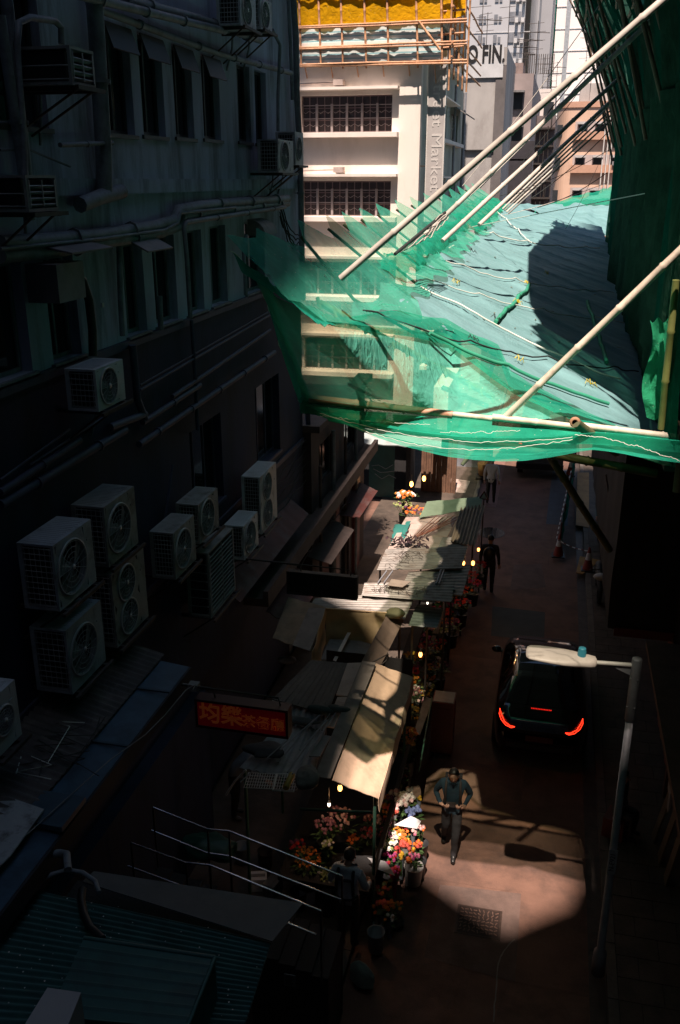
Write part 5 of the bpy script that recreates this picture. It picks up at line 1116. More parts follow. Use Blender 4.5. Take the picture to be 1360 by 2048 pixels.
J = stand(elL=(.29, .07, 1.17), wrL=(.185, -.12, 1.06), haL=(.135, -.17, 1.07), elR=(-.29, .07, 1.17), wrR=(-.185, -.12, 1.06), haR=(-.135, -.17, 1.07), chn=(0, -.05, 1.525), hed=(0, -.07, 1.585), crn=(0, -.045, 1.66), nck=(0, -.02, 1.465),
          knL=(.075, -.16, .50), anL=(.06, -.17, .10), toL=(.06, -.31, .05), knR=(-.10, .04, .50), anR=(-.12, .28, .15), toR=(-.12, .17, .045))
t, ob = person('man in dark teal shirt and charcoal trousers striding down the sunlit road', man_l, R(4), J, [denim, trous, skin_m, shoe])
b = MB()
for s in (-1, 1): b.tube([(s * .115, -.105, 1.10), (s * .12, -.135, 1.22), (s * .12, -.13, 1.34), (s * .115, -.08, 1.44), (s * .11, .02, 1.465), (s * .11, .13, 1.38)], .022, 6)
b.box((-.10, -.155, 1.04), (.06, -.12, 1.12)); b.build('bag_straps', strapm, t)
b = MB(); b.box((-.14, .12, 1.02), (.14, .26, 1.42)); b.build('backpack', black, t)
b = MB()
for s in (-1, 1): b.tube([(s * .034 + .026 * math.cos(a * .785), -.172, 1.602 + .018 * math.sin(a * .785)) for a in range(9)], .003, 4); b.tube([(s * .06, -.17, 1.605), (s * .086, -.08, 1.60)], .003, 4)
b.tube([(-.008, -.173, 1.603), (.008, -.173, 1.603)], .003, 4); b.build('glasses', M('amber_glasses', (.25, .08, .02), .3), t)
b = MB(); b.box((-.165, -.13, 1.445), (.165, .1, 1.45)) if False else b.tube([(-.06, -.06, 1.455), (0, -.085, 1.43), (.06, -.06, 1.455)], .018, 6); b.build('collar', denim, t)
# florist seen from behind
fl = Vector((-2.22, 10.05, .12)); shirt = M('pale_blue_shirt', (.42, .48, .56), .8, var=.2, scale=10, bump=.4); apr = M('navy_apron', (.015, .018, .03), .8)
J = stand(elL=(.27, .0, 1.14), wrL=(.26, -.22, 1.02), haL=(.25, -.28, 1.0), elR=(-.27, -.02, 1.14), wrR=(-.24, -.24, 1.04), haR=(-.22, -.30, 1.02), chn=(0, -.06, 1.52), hed=(0, -.085, 1.575), crn=(0, -.07, 1.65))
t, ob = person('florist in a pale shirt and dark crossed apron straps, seen from behind among the buckets', fl, R(172), J, [shirt, black, skin_m, shoe])
b = MB()
for s in (-1, 1): b.tube([(s * .10, -.06, 1.47), (s * .11, .08, 1.44), (s * .12, .135, 1.3), (s * .13, .13, 1.08)], .024, 6)
b.tube([(-.12, .135, 1.34), (0, .145, 1.33), (.12, .135, 1.34)], .022, 6); b.tube([(-.165, .04, 1.02), (-.1, .13, 1.0), (0, .15, .99), (.1, .13, 1.0), (.165, .04, 1.02)], .018, 6); b.tube([(.0, .15, 1.0), (.02, .165, .84)], .012, 5); b.tube([(.0, .15, 1.0), (-.03, .165, .86)], .012, 5); b.build('apron_straps', apr, t)
dk = M('dark_jacket', (.02, .02, .024), .8, var=.3)
t, ob = person('dark clothed pedestrian with a backpack walking away beside the far stalls', gz(975, 1188), R(178), stand(knL=(.1, -.12, .5), anL=(.1, -.1, .1), toL=(.1, -.24, .05)), [dk, black, skin_m, shoe]); MB().ball((.0, .2, 1.25), .2, 12, 8, sc=(.85, .6, 1.1)).build('backpack', black, t)
t, ob = person('pedestrian in a pale top walking by the sunlit kerb far up the street', Vector((-1.67, 30.2, .02)), R(175), stand(knR=(-.1, -.12, .5), anR=(-.1, -.12, .1), toR=(-.1, -.25, .05)), [M('pale_top', (.45, .45, .42), .8), black, skin_m, shoe])
t, ob = person('worker in a blue cap and teal shirt behind the taped barrier', Vector((1.95, 27.2, .12)), R(20), stand(), [M('teal_shirt', (.05, .14, .16), .8), black, skin_m, shoe], cap=M('blue_cap', (.03, .10, .22), .7)); MB().ball((0, -.06, 1.45), .07, 10, 6, sc=(1.2, .6, .5)).build('red_scarf', redpaint, t)
t, ob = person('shop worker in grey bending over the boxes behind the red sign', Vector((-4.75, 12.4, .12)), R(100), stand(wst=(0, -.06, 1.08), chs=(0, -.25, 1.25), nck=(0, -.38, 1.34), chn=(0, -.45, 1.36), hed=(0, -.49, 1.40), crn=(0, -.50, 1.48), shL=(.175, -.28, 1.3), shR=(-.175, -.28, 1.3), elL=(.22, -.42, 1.06), elR=(-.22, -.42, 1.06), wrL=(.2, -.58, .95), wrR=(-.2, -.58, .95), haL=(.2, -.64, .92), haR=(-.2, -.64, .92)), [M('grey_shirt', (.13, .14, .16), .8), black, skin_m, shoe])
t, ob = person('vendor in a dark jacket sitting low by the right shopfront behind the lamp pole', Vector((1.95, 13.4, .12)), R(70), stand(**{k: (v[0], v[1] + (0 if k[:2] in ('kn', 'an', 'to') else .25), v[2] - (.45 if k[:2] not in ('kn', 'an', 'to') else 0)) for k, v in stand().items()}), [M('greyblack_jacket', (.04, .045, .05), .8), black, skin_m, shoe]); MB().box((-.2, .1, 0), (.2, .45, .38)).build('stool', redpaint, t)
# ================================================================ stalls
def Q(pts, z):
    zs = z if isinstance(z, (list, tuple)) else [z] * len(pts); return [gz(p[0], p[1], q) for p, q in zip(pts, zs)]
def sheet(pts, z, m, name, parent, waves=0, along='u', amp=.018, nu=2, nv=2, wr_=0.0, thick=.012, seed=0):
    """pts: far-left, far-right, near-right, near-left pixel corners"""
    a, b_, c, d = Q(pts, z); mb = MB()
    if waves:
        n = waves * 6
        if along == 'u': mb.quad(d, c, b_, a, n, 4, thick, fn=lambda u, v: amp * math.sin(u * waves * 2 * math.pi) + .01 * nz(u * 3, v * 3, seed))
        else: mb.quad(d, c, b_, a, 4, n, thick, fn=lambda u, v: amp * math.sin(v * waves * 2 * math.pi) + .01 * nz(u * 3, v * 3, seed))
    else: mb.quad(d, c, b_, a, nu, nv, thick, fn=(lambda u, v: wr_ * nz(u * 4, v * 4, seed) + wr_ * .4 * nz(u * 12, v * 12, seed)) if wr_ else None)
    return mb.build(name, m, parent)
def posts(parent, pts, zt, r=.025, m=None):
    for p in pts: q = gz(p[0], p[1], zt); MB().tube([(q.x, q.y, .1), (q.x, q.y, zt - .02)], r, 6).build('post', m or steel, parent)
# --- nearest stall with the tan awning
SA = thing('market_stall', 'nearest flower stall with a sunlit tan awning and cluttered board roof', 'market stall', (-2.6, 12.2, .1))
sheet([(750, 1326), (826, 1354), (757, 1598), (664, 1560)], [2.95, 2.5, 2.42, 2.87], tan, 'awning', SA, nu=24, nv=24, wr_=.022, thick=.01)
a_, c_ = gz(826, 1354, 2.5), gz(757, 1598, 2.42); MB().quad(c_ + Vector((.02, 0, -.22)), a_ + Vector((.02, 0, -.28)), a_ + Vector((.005, 0, .0)), c_ + Vector((.005, 0, .0)), 30, 4, .008, fn=lambda u, v: .02 * nz(u * 8, v, 2)).build('awning_valance', tan, SA)
sheet([(724, 1322), (752, 1325), (661, 1556), (629, 1554)], [3.02, 3.03, 2.95, 2.93], tand, 'ridge_flap', SA, nu=4, nv=16, wr_=.015, seed=4)
sheet([(695, 1326), (724, 1325), (694, 1392), (672, 1389)], 2.88, corrp, 'roof_board', SA, thick=.02); sheet([(675, 1394), (694, 1394), (668, 1455), (650, 1452)], 2.87, corrp, 'roof_board', SA, thick=.02)
sheet([(648, 1470), (662, 1472), (640, 1512), (618, 1512)], 2.88, greysheet, 'roof_board', SA, thick=.02)
for k in range(9):
    u0, u1 = k / 9, (k + .93) / 9; A, B_, C_, D_ = (622, 1320), (696, 1326), (655, 1428), (545, 1398)
    L = lambda p, q, t: (p[0] + (q[0] - p[0]) * t, p[1] + (q[1] - p[1]) * t)
    sheet([L(A, B_, u0), L(A, B_, u1), L(D_, C_, u1), L(D_, C_, u0)], 2.82 + .012 * (k % 2) + .004 * k, plank, 'roof_plank', SA, nu=2, nv=12, wr_=.008, thick=.02, seed=k)
sheet([(565, 1440), (655, 1440), (625, 1562), (478, 1536)], 2.74, M('pale_steel_sheet', (.26, .27, .28), .5, var=.2, scale=4, stain=(.12, .11, .10)), 'metal_sheet', SA, waves=9, along='u', amp=.012)
sheet([(545, 1398), (650, 1430), (645, 1460), (535, 1440)], 2.76, greysheet, 'metal_sheet', SA, waves=9, amp=.012)
posts(SA, [(812, 1360), (750, 1590), (560, 1400), (490, 1540)], 2.4, m=M('green_post', (.03, .09, .06), .6)); b = MB(); b.box((-2.0, 10.5, .95), (-1.93, 14.0, 1.0)); b.box((-3.4, 10.5, .7), (-2.0, 14.0, .76)); b.build('shelf', darkwall, SA)
b = MB(); b.quad((-3.6, 14.4, .2), (-2.0, 14.4, .2), (-2.0, 14.4, 2.5), (-3.6, 14.4, 2.5), 10, 10, .01, fn=lambda u, v: .03 * nz(u * 4, v * 3)); b.build('back_sheet', darkwall, SA)
b = MB(); rr = gy(600, 1618, 10.0); b.tube([rr, gy(745, 1625, 10.0)], .02, 6); b.build('front_rail', MATS['green_post'], SA)
# things lying on its roof
b = MB(); A = gz(497, 1545, 2.86); U = gz(600, 1550, 2.86) - A; V = gz(488, 1575, 2.86) - A
for i in range(22): p = A + U * (i / 21); b.tube([p, p + V], .004, 4)
for j in range(6): b.tube([A + V * (j / 5), A + V * (j / 5) + U], .005, 4)
b.tube([A + U * .55, A + U * .55 + V * 1.1, A + U * .95 + V * 1.1, A + U * .95, A + U * .55], .010, 5)
single('wire_rack', b, white, 'white wire rack lying on the near edge of the board roof', 'wire rack')
b = MB(); p = gz(578, 1562, 2.9); b.lathe(p, [(.03, -.16), (.045, -.15), (.045, .15), (.03, .16)], 10, axis='y'); single('yellow_roll', b, M('yellow_plastic', (.35, .24, .03), .5), 'yellow wrapped roll beside the white wire rack', 'roll')
def lump(px, py, z, r, m, sc, name, label, cat, seed=0):
    c = gz(px, py, z); b = MB(); b.ball(c, r, 20, 14, sc=sc)
    for v in b.v: d = v - c; v += d * (.35 * nz(v.x * 6, v.y * 6, v.z * 6 + seed) + .15 * nz(v.x * 17, v.y * 17, seed))
    return single(name, b, m, label, cat)
lump(615, 1555, 3.0, .2, M('dirty_canvas', (.15, .14, .125), .85, var=.3, scale=9), (.8, 1.1, .6), 'canvas_bundle', 'dirty canvas bundle by the wire rack on the roof edge', 'bundle')
lump(645, 1420, 2.95, .13, M('dark_green_bag', (.02, .04, .035), .7), (2.0, .6, .5), 'green_bag', 'dark green bag lying over the joint of the planks and flap', 'bag', 3)
lump(675, 1418, 2.97, .10, MATS['dark_green_bag'], (1.8, .8, .6), 'green_bag', 'dark green bag wedged against the grey ridge flap', 'bag', 5)
lump(590, 1440, 2.87, .16, M('grey_tarp_heap', (.07, .075, .075), .8), (2.4, .5, .3), 'tarp_heap', 'flattened grey tarp heap just right of the red restaurant sign', 'tarp', 7)
lump(530, 1500, 2.9, .2, M('black_folded_cloth', (.02, .02, .022), .7), (1.5, 1.0, .3), 'folded_parasol', 'folded black parasol lying on the pale metal sheet', 'parasol', 9)
for k, (a_, c_) in enumerate((((480, 1565), (575, 1480)), ((560, 1500), (640, 1430)), ((575, 1545), (665, 1420)), ((585, 1548), (672, 1425)), ((556, 1525), (625, 1445)), ((600, 1500), (655, 1440)))):
    P = [gz(a_[0], a_[1], 2.95), gz((a_[0] + c_[0]) / 2 + 2, (a_[1] + c_[1]) / 2 - 2, 2.97), gz(c_[0], c_[1], 2.95)]
    single('metal_rod', MB().tube(P, .010 + .003 * (k % 2), 5), galv if k % 2 else greysheet, ['pale rod pointing from the wire rack toward the red sign', 'grey rod at the upper end of the rod heap', 'longest bent rod over the pale sheet', 'rod running close beside the longest bent rod', 'shorter rod at the middle of the heap', 'short rod next to the dark green bag'][k], 'rod', 'rods heaped on the stall roof', org=tuple(P[0]))
P = [gz(452, 1590, 2.3), gz(470, 1562, 2.6), gz(492, 1540, 2.8)]; single('bent_pipe', MB().tube(P, .016, 6), white, 'crooked white pipe hanging over the left corner of the roof', 'pipe', org=tuple(P[0]))
# --- second stall with yellowed tarp
SB = thing('market_stall', 'second stall with a yellowed plastic tarp wall and low grey sheets', 'market stall', (-3.2, 15.6, .1))
sheet([(577, 1194), (652, 1214), (622, 1302), (545, 1276)], [2.75, 2.75, 2.75, 2.75], M('brownish_canvas', (.22, .16, .10), .8, var=.3, scale=3, stain=(.1, .08, .06)), 'canvas_cover', SB, nu=12, nv=12, wr_=.03)
sheet([(618, 1215), (652, 1216), (620, 1302), (585, 1290)], [2.78, 2.8, 2.8, 2.78], tand, 'board', SB)
A, B_ = gz(651, 1217, 2.85), gz(778, 1226, 2.85); MB().quad(A + Vector((.03, -.1, -.75)), B_ + Vector((-.05, -.1, -.75)), B_, A, 24, 14, .008, fn=lambda u, v: .05 * nz(u * 3, v * 3, 4) + .012 * nz(u * 14, v * 9)).build('tarp_wall', yellowt, SB)
MB().tube([A, B_], .018, 6).build('tarp_pole', bamboo, SB)
C0 = gz(625, 1302, 2.8); MB().quad(C0 + Vector((0, 0, -.7)), A + Vector((0, 0, -.75)), A, C0, 10, 8, .008, fn=lambda u, v: .03 * nz(u * 3, v * 3, 9)).build('tarp_side', yellowt, SB)
sheet([(665, 1265), (748, 1290), (722, 1326), (642, 1318)], 2.25, greysheet, 'inner_sheet', SB, nu=8, nv=8, wr_=.02); sheet([(700, 1255), (706, 1257), (672, 1322), (666, 1320)], 2.4, white, 'batten', SB)
sheet([(776, 1226), (808, 1240), (758, 1338), (724, 1322)], [2.85, 2.6, 2.5, 2.75], M('brown_canvas_slope', (.25, .18, .14), .8, var=.2, scale=3), 'side_slope', SB, nu=8, nv=12, wr_=.02)
lump(788, 1228, 2.85, .14, M('olive_cloth', (.12, .12, .06), .8), (1.4, 1, .7), 'cloth_heap', 'olive cloth heap on the corner of the yellowed tarp', 'cloth', 4)
posts(SB, [(655, 1225), (775, 1230), (760, 1335)], 2.3)
b = MB(); P = [gz(734, 1330, 2.7), gz(776, 1308, 2.9), gz(776, 1318, 2.55), gz(762, 1330, 2.5)]; b.tube(P, .014, 5); b.build('bent_bracket', steel, SB)
lump(575, 1320, 2.2, .14, greysheet, (1.3, .8, .5), 'rag', 'crumpled pale rag in the dark gap left of the plank roof', 'rag', 6)
# --- corrugated roofs beyond
SCn = thing('market_stall', 'third stall under three overlapping grey corrugated sheets', 'market stall', (-2.6, 17.6, .1))
sheet([(631, 1196), (834, 1184), (809, 1238), (612, 1222)], 2.72, corr, 'corrugated_sheet', SCn, waves=9, along='v', seed=1)
sheet([(729, 1166), (911, 1163), (902, 1204), (723, 1191)], 2.80, corr, 'corrugated_sheet', SCn, waves=7, along='v', seed=2)
sheet([(818, 1144), (941, 1130), (924, 1191), (800, 1180)], 2.66, corr, 'corrugated_sheet', SCn, waves=9, along='v', seed=3)
sheet([(783, 1158), (822, 1163), (805, 1174), (775, 1170)], 2.9, corrp, 'loose_board', SCn)
for k in range(2): P = [gz(785 - 12 * k, 1142, 2.86), gz(768 - 12 * k, 1165, 2.86)]; MB().tube(P, .018, 5).build('batten', galv, SCn); P = [gz(888 - 6 * k, 1140, 2.86), gz(878 - 6 * k, 1168, 2.86)]; MB().tube(P, .018, 5).build('batten', galv, SCn)
posts(SCn, [(890, 1198), (640, 1200), (800, 1228)], 2.5)
SDn = thing('market_stall', 'small lean-to sheet lower than the rest over the bulb lit flowers', 'market stall', (-2.1, 16.2, .1))
sheet([(833, 1210), (887, 1216), (874, 1256), (817, 1251)], 2.45, M('grey_green_iron', (.24, .26, .25), .5, var=.2, scale=3, stain=(.1, .1, .09)), 'corrugated_sheet', SDn, waves=7, along='v'); posts(SDn, [(855, 1245), (825, 1246)], 2.4)
SE = thing('market_stall', 'fourth stall under one wide sunlit corrugated sheet', 'market stall', (-2.6, 20, .1))
sheet([(772, 1098), (936, 1092), (922, 1137), (754, 1140)], 2.74, corr, 'corrugated_sheet', SE, waves=9, along='v', seed=5)
sheet([(885, 1074), (934, 1075), (932, 1096), (876, 1096)], 2.66, corr, 'corrugated_sheet', SE, waves=5, along='v', seed=6); posts(SE, [(905, 1130), (760, 1138)], 2.6)
SF = thing('market_stall', 'farthest stall with pale boards, brown iron sheet and green canvas', 'market stall', (-2.4, 22.5, .1))
for k in range(5):
    u0, u1 = k / 5, (k + .96) / 5; A, B_, C_, D_ = (812, 1034), (915, 1034), (880, 1100), (775, 1098); L = lambda p, q, t: (p[0] + (q[0] - p[0]) * t, p[1] + (q[1] - p[1]) * t)
    sheet([L(A, D_, u0), L(B_, C_, u0), L(B_, C_, u1), L(A, D_, u1)], 2.62 + .006 * (k % 2), corrp, 'roof_board', SF, nu=8, nv=2, wr_=.012, thick=.02, seed=k)
sheet([(924, 1007), (970, 1010), (949, 1092), (901, 1082)], 2.72, corrb, 'corrugated_sheet', SF, waves=7, along='u', amp=.025)
sheet([(854, 1003), (966, 993), (962, 1014), (838, 1036)], [2.85, 2.85, 2.7, 2.68], gtarp, 'canvas', SF, nu=16, nv=8, wr_=.03)
posts(SF, [(930, 1082), (950, 1004), (845, 1030)], 2.6)
c = gz(798, 1070, 2.75); b = MB(); b.quad(gz(778, 1098, 2.3), gz(800, 1096, 2.6), gz(822, 1042, 2.72), gz(790, 1052, 2.75), 20, 20, .01, fn=lambda u, v: .09 * nz(u * 3, v * 3, 5) + .03 * nz(u * 9, v * 9)); single('teal_cloth', b, tealcl, 'crumpled teal cloth hanging off the left corner of the pale boards', 'cloth')
for k in range(9):
    p0 = (824 + 5 * k, 1078 - 2 * k); p1 = (874 + 6 * k, 1030 + (k % 3) * 3); P = [gz(p0[0], p0[1], 2.72 + .02 * (k % 3)), gz(p1[0], p1[1], 2.74 + .02 * (k % 2))]
    single('bamboo_cane', bamboo_pole(MB(), P[0], P[1], .012, .008, node=.3), M('red_cane', (.30, .12, .08), .6, var=.3), 'reddish bamboo cane in the loose sheaf across the pale boards', 'cane', 'canes lying on the farthest stall roof', org=tuple(P[0]))
b = MB(); c = gz(815, 1085, 2.75)
for i in range(60): q = c + Vector((random.gauss(0, .22), random.gauss(0, .12), abs(random.gauss(0, .06)))); d = Vector((random.uniform(-1, 1), random.uniform(-1, 1), random.uniform(-.3, .8))).normalized() * .09; e = d.cross(Vector((0, 0, 1))) * .5; b.add([q - d, q + e, q + d, q - e], [(0, 1, 2, 3)])
single('withered_leaves', b, M('purple_leaf', (.04, .02, .025), .6), 'clump of dark withered leaves at the near edge of the pale boards', 'leaves')
b = MB()
for (px, py) in ((800, 1108), (815, 1112), (836, 1110), (790, 1125), (780, 1175), (800, 1178), (815, 1180), (850, 1182), (755, 1178)):
    for k in range(7): q = gz(px + random.uniform(-12, 12), py + random.uniform(-4, 4), 2.83); a = random.uniform(0, 6); b.tube([q, q + Vector((math.cos(a) * .12, math.sin(a) * .12, .03)), q + Vector((math.cos(a + .4) * .2, math.sin(a + .4) * .2, 0))], .005, 4)
o = b.build('twig_litter', M('twigs', (.06, .04, .03), .8)); tag(o, 'scattered twigs and dry stems lying over the corrugated roofs', 'twigs', kind='stuff')
# ================================================================ signs on the left
def signbox(name, label, p00, p11, y, m, d=.16, fm=None):
    a, c = gy(*p00, y), gy(*p11, y); t = thing(name, label, 'sign', ((a.x + c.x) / 2, y, c.z)); e = .03
    MB().box((a.x + e, y, c.z + e), (c.x - e, y + d, a.z - e)).build('panel', m, t); f = MB()
    f.box((a.x, y - .012, a.z - e), (c.x, y + d, a.z)); f.box((a.x, y - .012, c.z), (c.x, y + d, c.z + e)); f.box((a.x, y - .012, c.z + e), (a.x + e, y + d, a.z - e)); f.box((c.x - e, y - .012, c.z + e), (c.x, y + d, a.z - e)); f.build('frame', fm or M('maroon_frame', (.05, .018, .018), .5), t)
    g = MB()
    for f_ in (.2, .9): x = a.x + (c.x - a.x) * f_; g.tube([(x, y + d / 2, a.z), (x - .02, y + d / 2, a.z + .1), (WX + .05, y + d / 2, a.z + .14)], .012, 5)
    g.build('bracket', steel, t); return t, a, c
redsign.node_tree.nodes['Principled BSDF'].inputs['Emission Color'].default_value = (.8, .01, .02, 1); redsign.node_tree.nodes['Principled BSDF'].inputs['Emission Strength'].default_value = .006  # faint emission added so the unlit sign face reads in shade
gold.node_tree.nodes['Principled BSDF'].inputs['Emission Color'].default_value = (.9, .16, .03, 1); gold.node_tree.nodes['Principled BSDF'].inputs['Emission Strength'].default_value = .012  # same added glow on the unlit letters
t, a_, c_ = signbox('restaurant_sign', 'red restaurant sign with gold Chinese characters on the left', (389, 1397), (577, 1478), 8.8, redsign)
W_ = c_.x - a_.x; zc = (a_.z + c_.z) / 2
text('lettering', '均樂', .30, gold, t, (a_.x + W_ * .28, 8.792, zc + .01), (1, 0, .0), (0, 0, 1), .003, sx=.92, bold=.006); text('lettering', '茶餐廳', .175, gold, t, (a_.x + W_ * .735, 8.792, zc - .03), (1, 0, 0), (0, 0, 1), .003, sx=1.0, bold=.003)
signbox('black_signboard', 'unlit black signboard sticking out over the stalls', (573, 1142), (714, 1201), 13.2, black, .1, M('blackish_frame', (.03, .028, .028), .6))
# ================================================================ lower left
BC = thing('shop_canopy', 'long blue metal gutter canopy with a corrugated top below the air conditioners', 'canopy', (-4.6, 7, 4.9))
b = MB(); b.quad((-4.42, 5.0, 5.02), (-4.04, 5.0, 4.98), (-4.04, 9.2, 4.98), (-4.42, 9.2, 5.02), 2, 2, .02); b.build('gutter', bluemetal, BC); MB().box((-4.04, 5.0, 4.78), (-4.01, 9.2, 4.976)).build('fascia', M('dark_fascia', (.01, .014, .022), .7), BC)
for y0_, y1_, z_ in ((7.4, 7.43, 5.04), (8.5, 8.53, 5.04), (6.05, 6.5, 5.075)): MB().box((-4.44, y0_, 5.021), (-4.0, y1_, z_)).build('seam', M('dark_blue_seam', (.03, .06, .09), .5), BC)
b = MB(); b.quad((-5.2, 5.0, 5.25), (-4.40, 5.0, 5.06), (-4.40, 9.3, 5.06), (-5.2, 9.3, 5.25), 2, 200, .012, fn=lambda u, v: .018 * math.sin(v * 2 * math.pi * 42)); b.build('corrugated_top', M('dark_old_iron', (.055, .05, .05), .7, var=.4, scale=4, stain=(.13, .12, .11), stamt=.8), BC)
P = Q([(0, 1588), (88, 1618), (20, 1712), (-30, 1760)], 5.12); b = MB(); b.quad(P[3], P[2], P[1], P[0], 6, 6, .015); single('flat_sheet', b, M('flaking_white_sheet', (.30, .33, .35), .6, var=.1, scale=6, stain=(.07, .07, .07), stamt=.9), 'flaking white metal sheet lying at the left edge over the blue canopy', 'metal sheet')
for k in range(9):
    P = [gz(30 + random.uniform(0, 190), 1500 + random.uniform(-70, 60), 5.16) for _ in range(4)]; P.sort(key=lambda v: v.y)
    MB().tube(P, .006, 4).build('loose_wire', rope_w if k % 4 == 0 else rope_k, BC)
P = [gz(a, c, 5.1) for a, c in ((20, 1700), (130, 1600), (220, 1520), (290, 1470), (330, 1430), (372, 1380), (392, 1368), (385, 1380))]; single('slack_cable', MB().tube(P, .006, 5), greysheet, 'thin slack cable trailing along the blue gutter up to the white junction box', 'cable', org=tuple(P[0]))
p = gz(388, 1372, 4.9); single('floodlight', MB().box((p.x - .06, p.y - .05, p.z - .05), (p.x + .06, p.y + .05, p.z + .04)).tube([p, p + Vector((-.4, 0, .03))], .012, 5), greysheet, 'small grey bracket lamp at the end of the slack cable', 'lamp')
b = MB(); b.box((-5.2, -8, .1), (-5.0, 12, 2.9)); single('shuttered_shop_row', b, navy, 'dark shuttered shop fronts under the blue canopy', 'shop')
# green roofed kiosk at the bottom
GK = thing('green_kiosk', 'kiosk with dark green corrugated roof at the bottom left corner', 'kiosk', (-3.4, 5.5, .1)); zk = 4.55
A, B_, C_, D_ = gz(-60, 1752, zk + .12), gz(165, 1765, zk + .1), gz(542, 1885, zk), gz(470, 2110, zk)
E_ = gz(-160, 2110, zk + .1)
b = MB(); b.quad(E_, D_, C_, A, 6, 190, .012, fn=lambda u, v: .020 * math.sin(v * 2 * math.pi * 24)); b.build('corrugated_roof', corrg, GK)
P = Q([(188, 1742), (606, 1806), (545, 1888), (165, 1768)], [zk + .1, zk + .04, zk + .04, zk + .13]); MB().quad(P[3] + Vector((0, 0, .03)), P[2] + Vector((0, 0, .03)), P[1], P[0], 6, 3, .012).build('flat_sheet', M('dark_slate_sheet', (.055, .065, .075), .6, var=.15, scale=5, stain=(.10, .11, .11), stamt=.4), GK)
A2, B2, C2, D2 = gz(168, 1876, zk + .45), gz(430, 1915, zk + .45), gz(372, 2060, zk + .45), gz(95, 2035, zk + .45)
b = MB(); b.quad(D2, C2, B2, A2, 4, 84, .012, fn=lambda u, v: .016 * (1 if (v * 7) % 1 < .12 else 0)); b.build('raised_roof', M('green_ribbed_sheet', (.025, .10, .095), .5, var=.15, scale=4, stain=(.02, .05, .05)), GK)
b = MB(); dn = Vector((0, 0, -.42)); b.add([B2, C2, C2 + dn, B2 + dn], [(0, 1, 2, 3)]); b.add([A2, B2, B2 + dn, A2 + dn], [(0, 1, 2, 3)]); b.tube([B2, C2], .02, 5); b.tube([A2, B2], .018, 5); b.build('raised_side', MATS['green_ribbed_sheet'], GK)
b = MB(); b.box((-4.0, 4.0, .1), (-2.3, 6.2, 4.35)); b.build('kiosk_wall', darkwall, GK)
P = Q([(95, 1975), (162, 1985), (120, 2090), (30, 2080)], zk + .85); b = MB(); b.quad(P[3], P[2], P[1], P[0], 1, 1, .3); single('white_box', b, M('greyish_white_box', (.34, .35, .36), .6, var=.06), 'plain greyish white box standing on the green roof at the bottom edge', 'box')
P = [gz(a, c, zk + .2) for a, c in ((38, 1815), (50, 1790), (75, 1765), (105, 1748), (135, 1740), (165, 1745), (190, 1762), (198, 1785))]; single('looped_hose', MB().tube(P, .022, 8), pipe_m, 'grey hose looping over the top of the green roof', 'hose', org=tuple(P[0]))
P = [gz(a, c, zk + .16) for a, c in ((165, 1778), (162, 1800), (168, 1830), (180, 1855), (205, 1878))]; single('black_hose', MB().tube(P, .035, 8), black, 'thick black hose dropping down the green corrugated roof', 'hose', org=tuple(P[0]))
P = [gz(a, c, 4.9) for a, c in ((-20, 1722), (60, 1712), (120, 1706), (133, 1708), (136, 1740))]; single('grey_pipe', MB().tube(P, .035, 8), pipe_m, 'grey pipe with an elbow sticking in from the left edge above the green roof', 'pipe', org=tuple(P[0]))
o = None; b = MB()
for k in range(150):
    u, v = random.random(), random.random(); q = E_.lerp(D_, u).lerp(A.lerp(C_, u), v) + Vector((0, 0, .04)); r_ = random.uniform(.003, .009); b.add([q + Vector((-r_, 0, 0)), q + Vector((0, -r_, 0)), q + Vector((r_, 0, 0)), q + Vector((0, r_, 0))], [(0, 1, 2, 3)])
b.build('bird_droppings', white, GK)
# stainless handrails of the stair
for k, (yy, lab, prs) in enumerate(((8.95, 'far stainless double handrail of the stair beside the stall', (((306, 1615), (415, 1658), (458, 1662), (684, 1752)), ((303, 1661), (415, 1706), (458, 1712), (684, 1800)))), (8.2, 'near stainless double handrail of the stair beside the green roof', (((262, 1686), (372, 1725), (420, 1730), (642, 1822)), ((255, 1732), (367, 1773), (415, 1782), (632, 1869)))))):
    t = thing('handrail', lab, 'handrail', gy(prs[0][0][0], prs[0][0][1], yy), 'handrails of the stair')
    for pr in prs: MB().tube([gy(a, c, yy) for a, c in pr], .013, 8).build('rail', chrome, t)
    for px in (0, 1, 2, 3): q = gy(prs[0][px][0], prs[0][px][1], yy); MB().tube([q, (q.x, q.y, .1)], .014, 6).build('rail_post', M('dark_steel', (.06, .06, .065), .4, metal=.7), t)
st_ = thing('stair', 'dark concrete stair descending between the two handrails', 'stair', (-3.4, 8.5, .1)); b = MB()
a_, c_ = gy(306, 1615, 8.95), gy(684, 1752, 8.95)
for k in range(12): x0 = a_.x + (c_.x - a_.x) * k / 12; zt = a_.z - .95 + (c_.z - a_.z) * k / 12; b.box((x0, 8.2, .1), (x0 + (c_.x - a_.x) / 12, 8.95, max(zt, .15)))
b.build('steps', darkwall, st_)
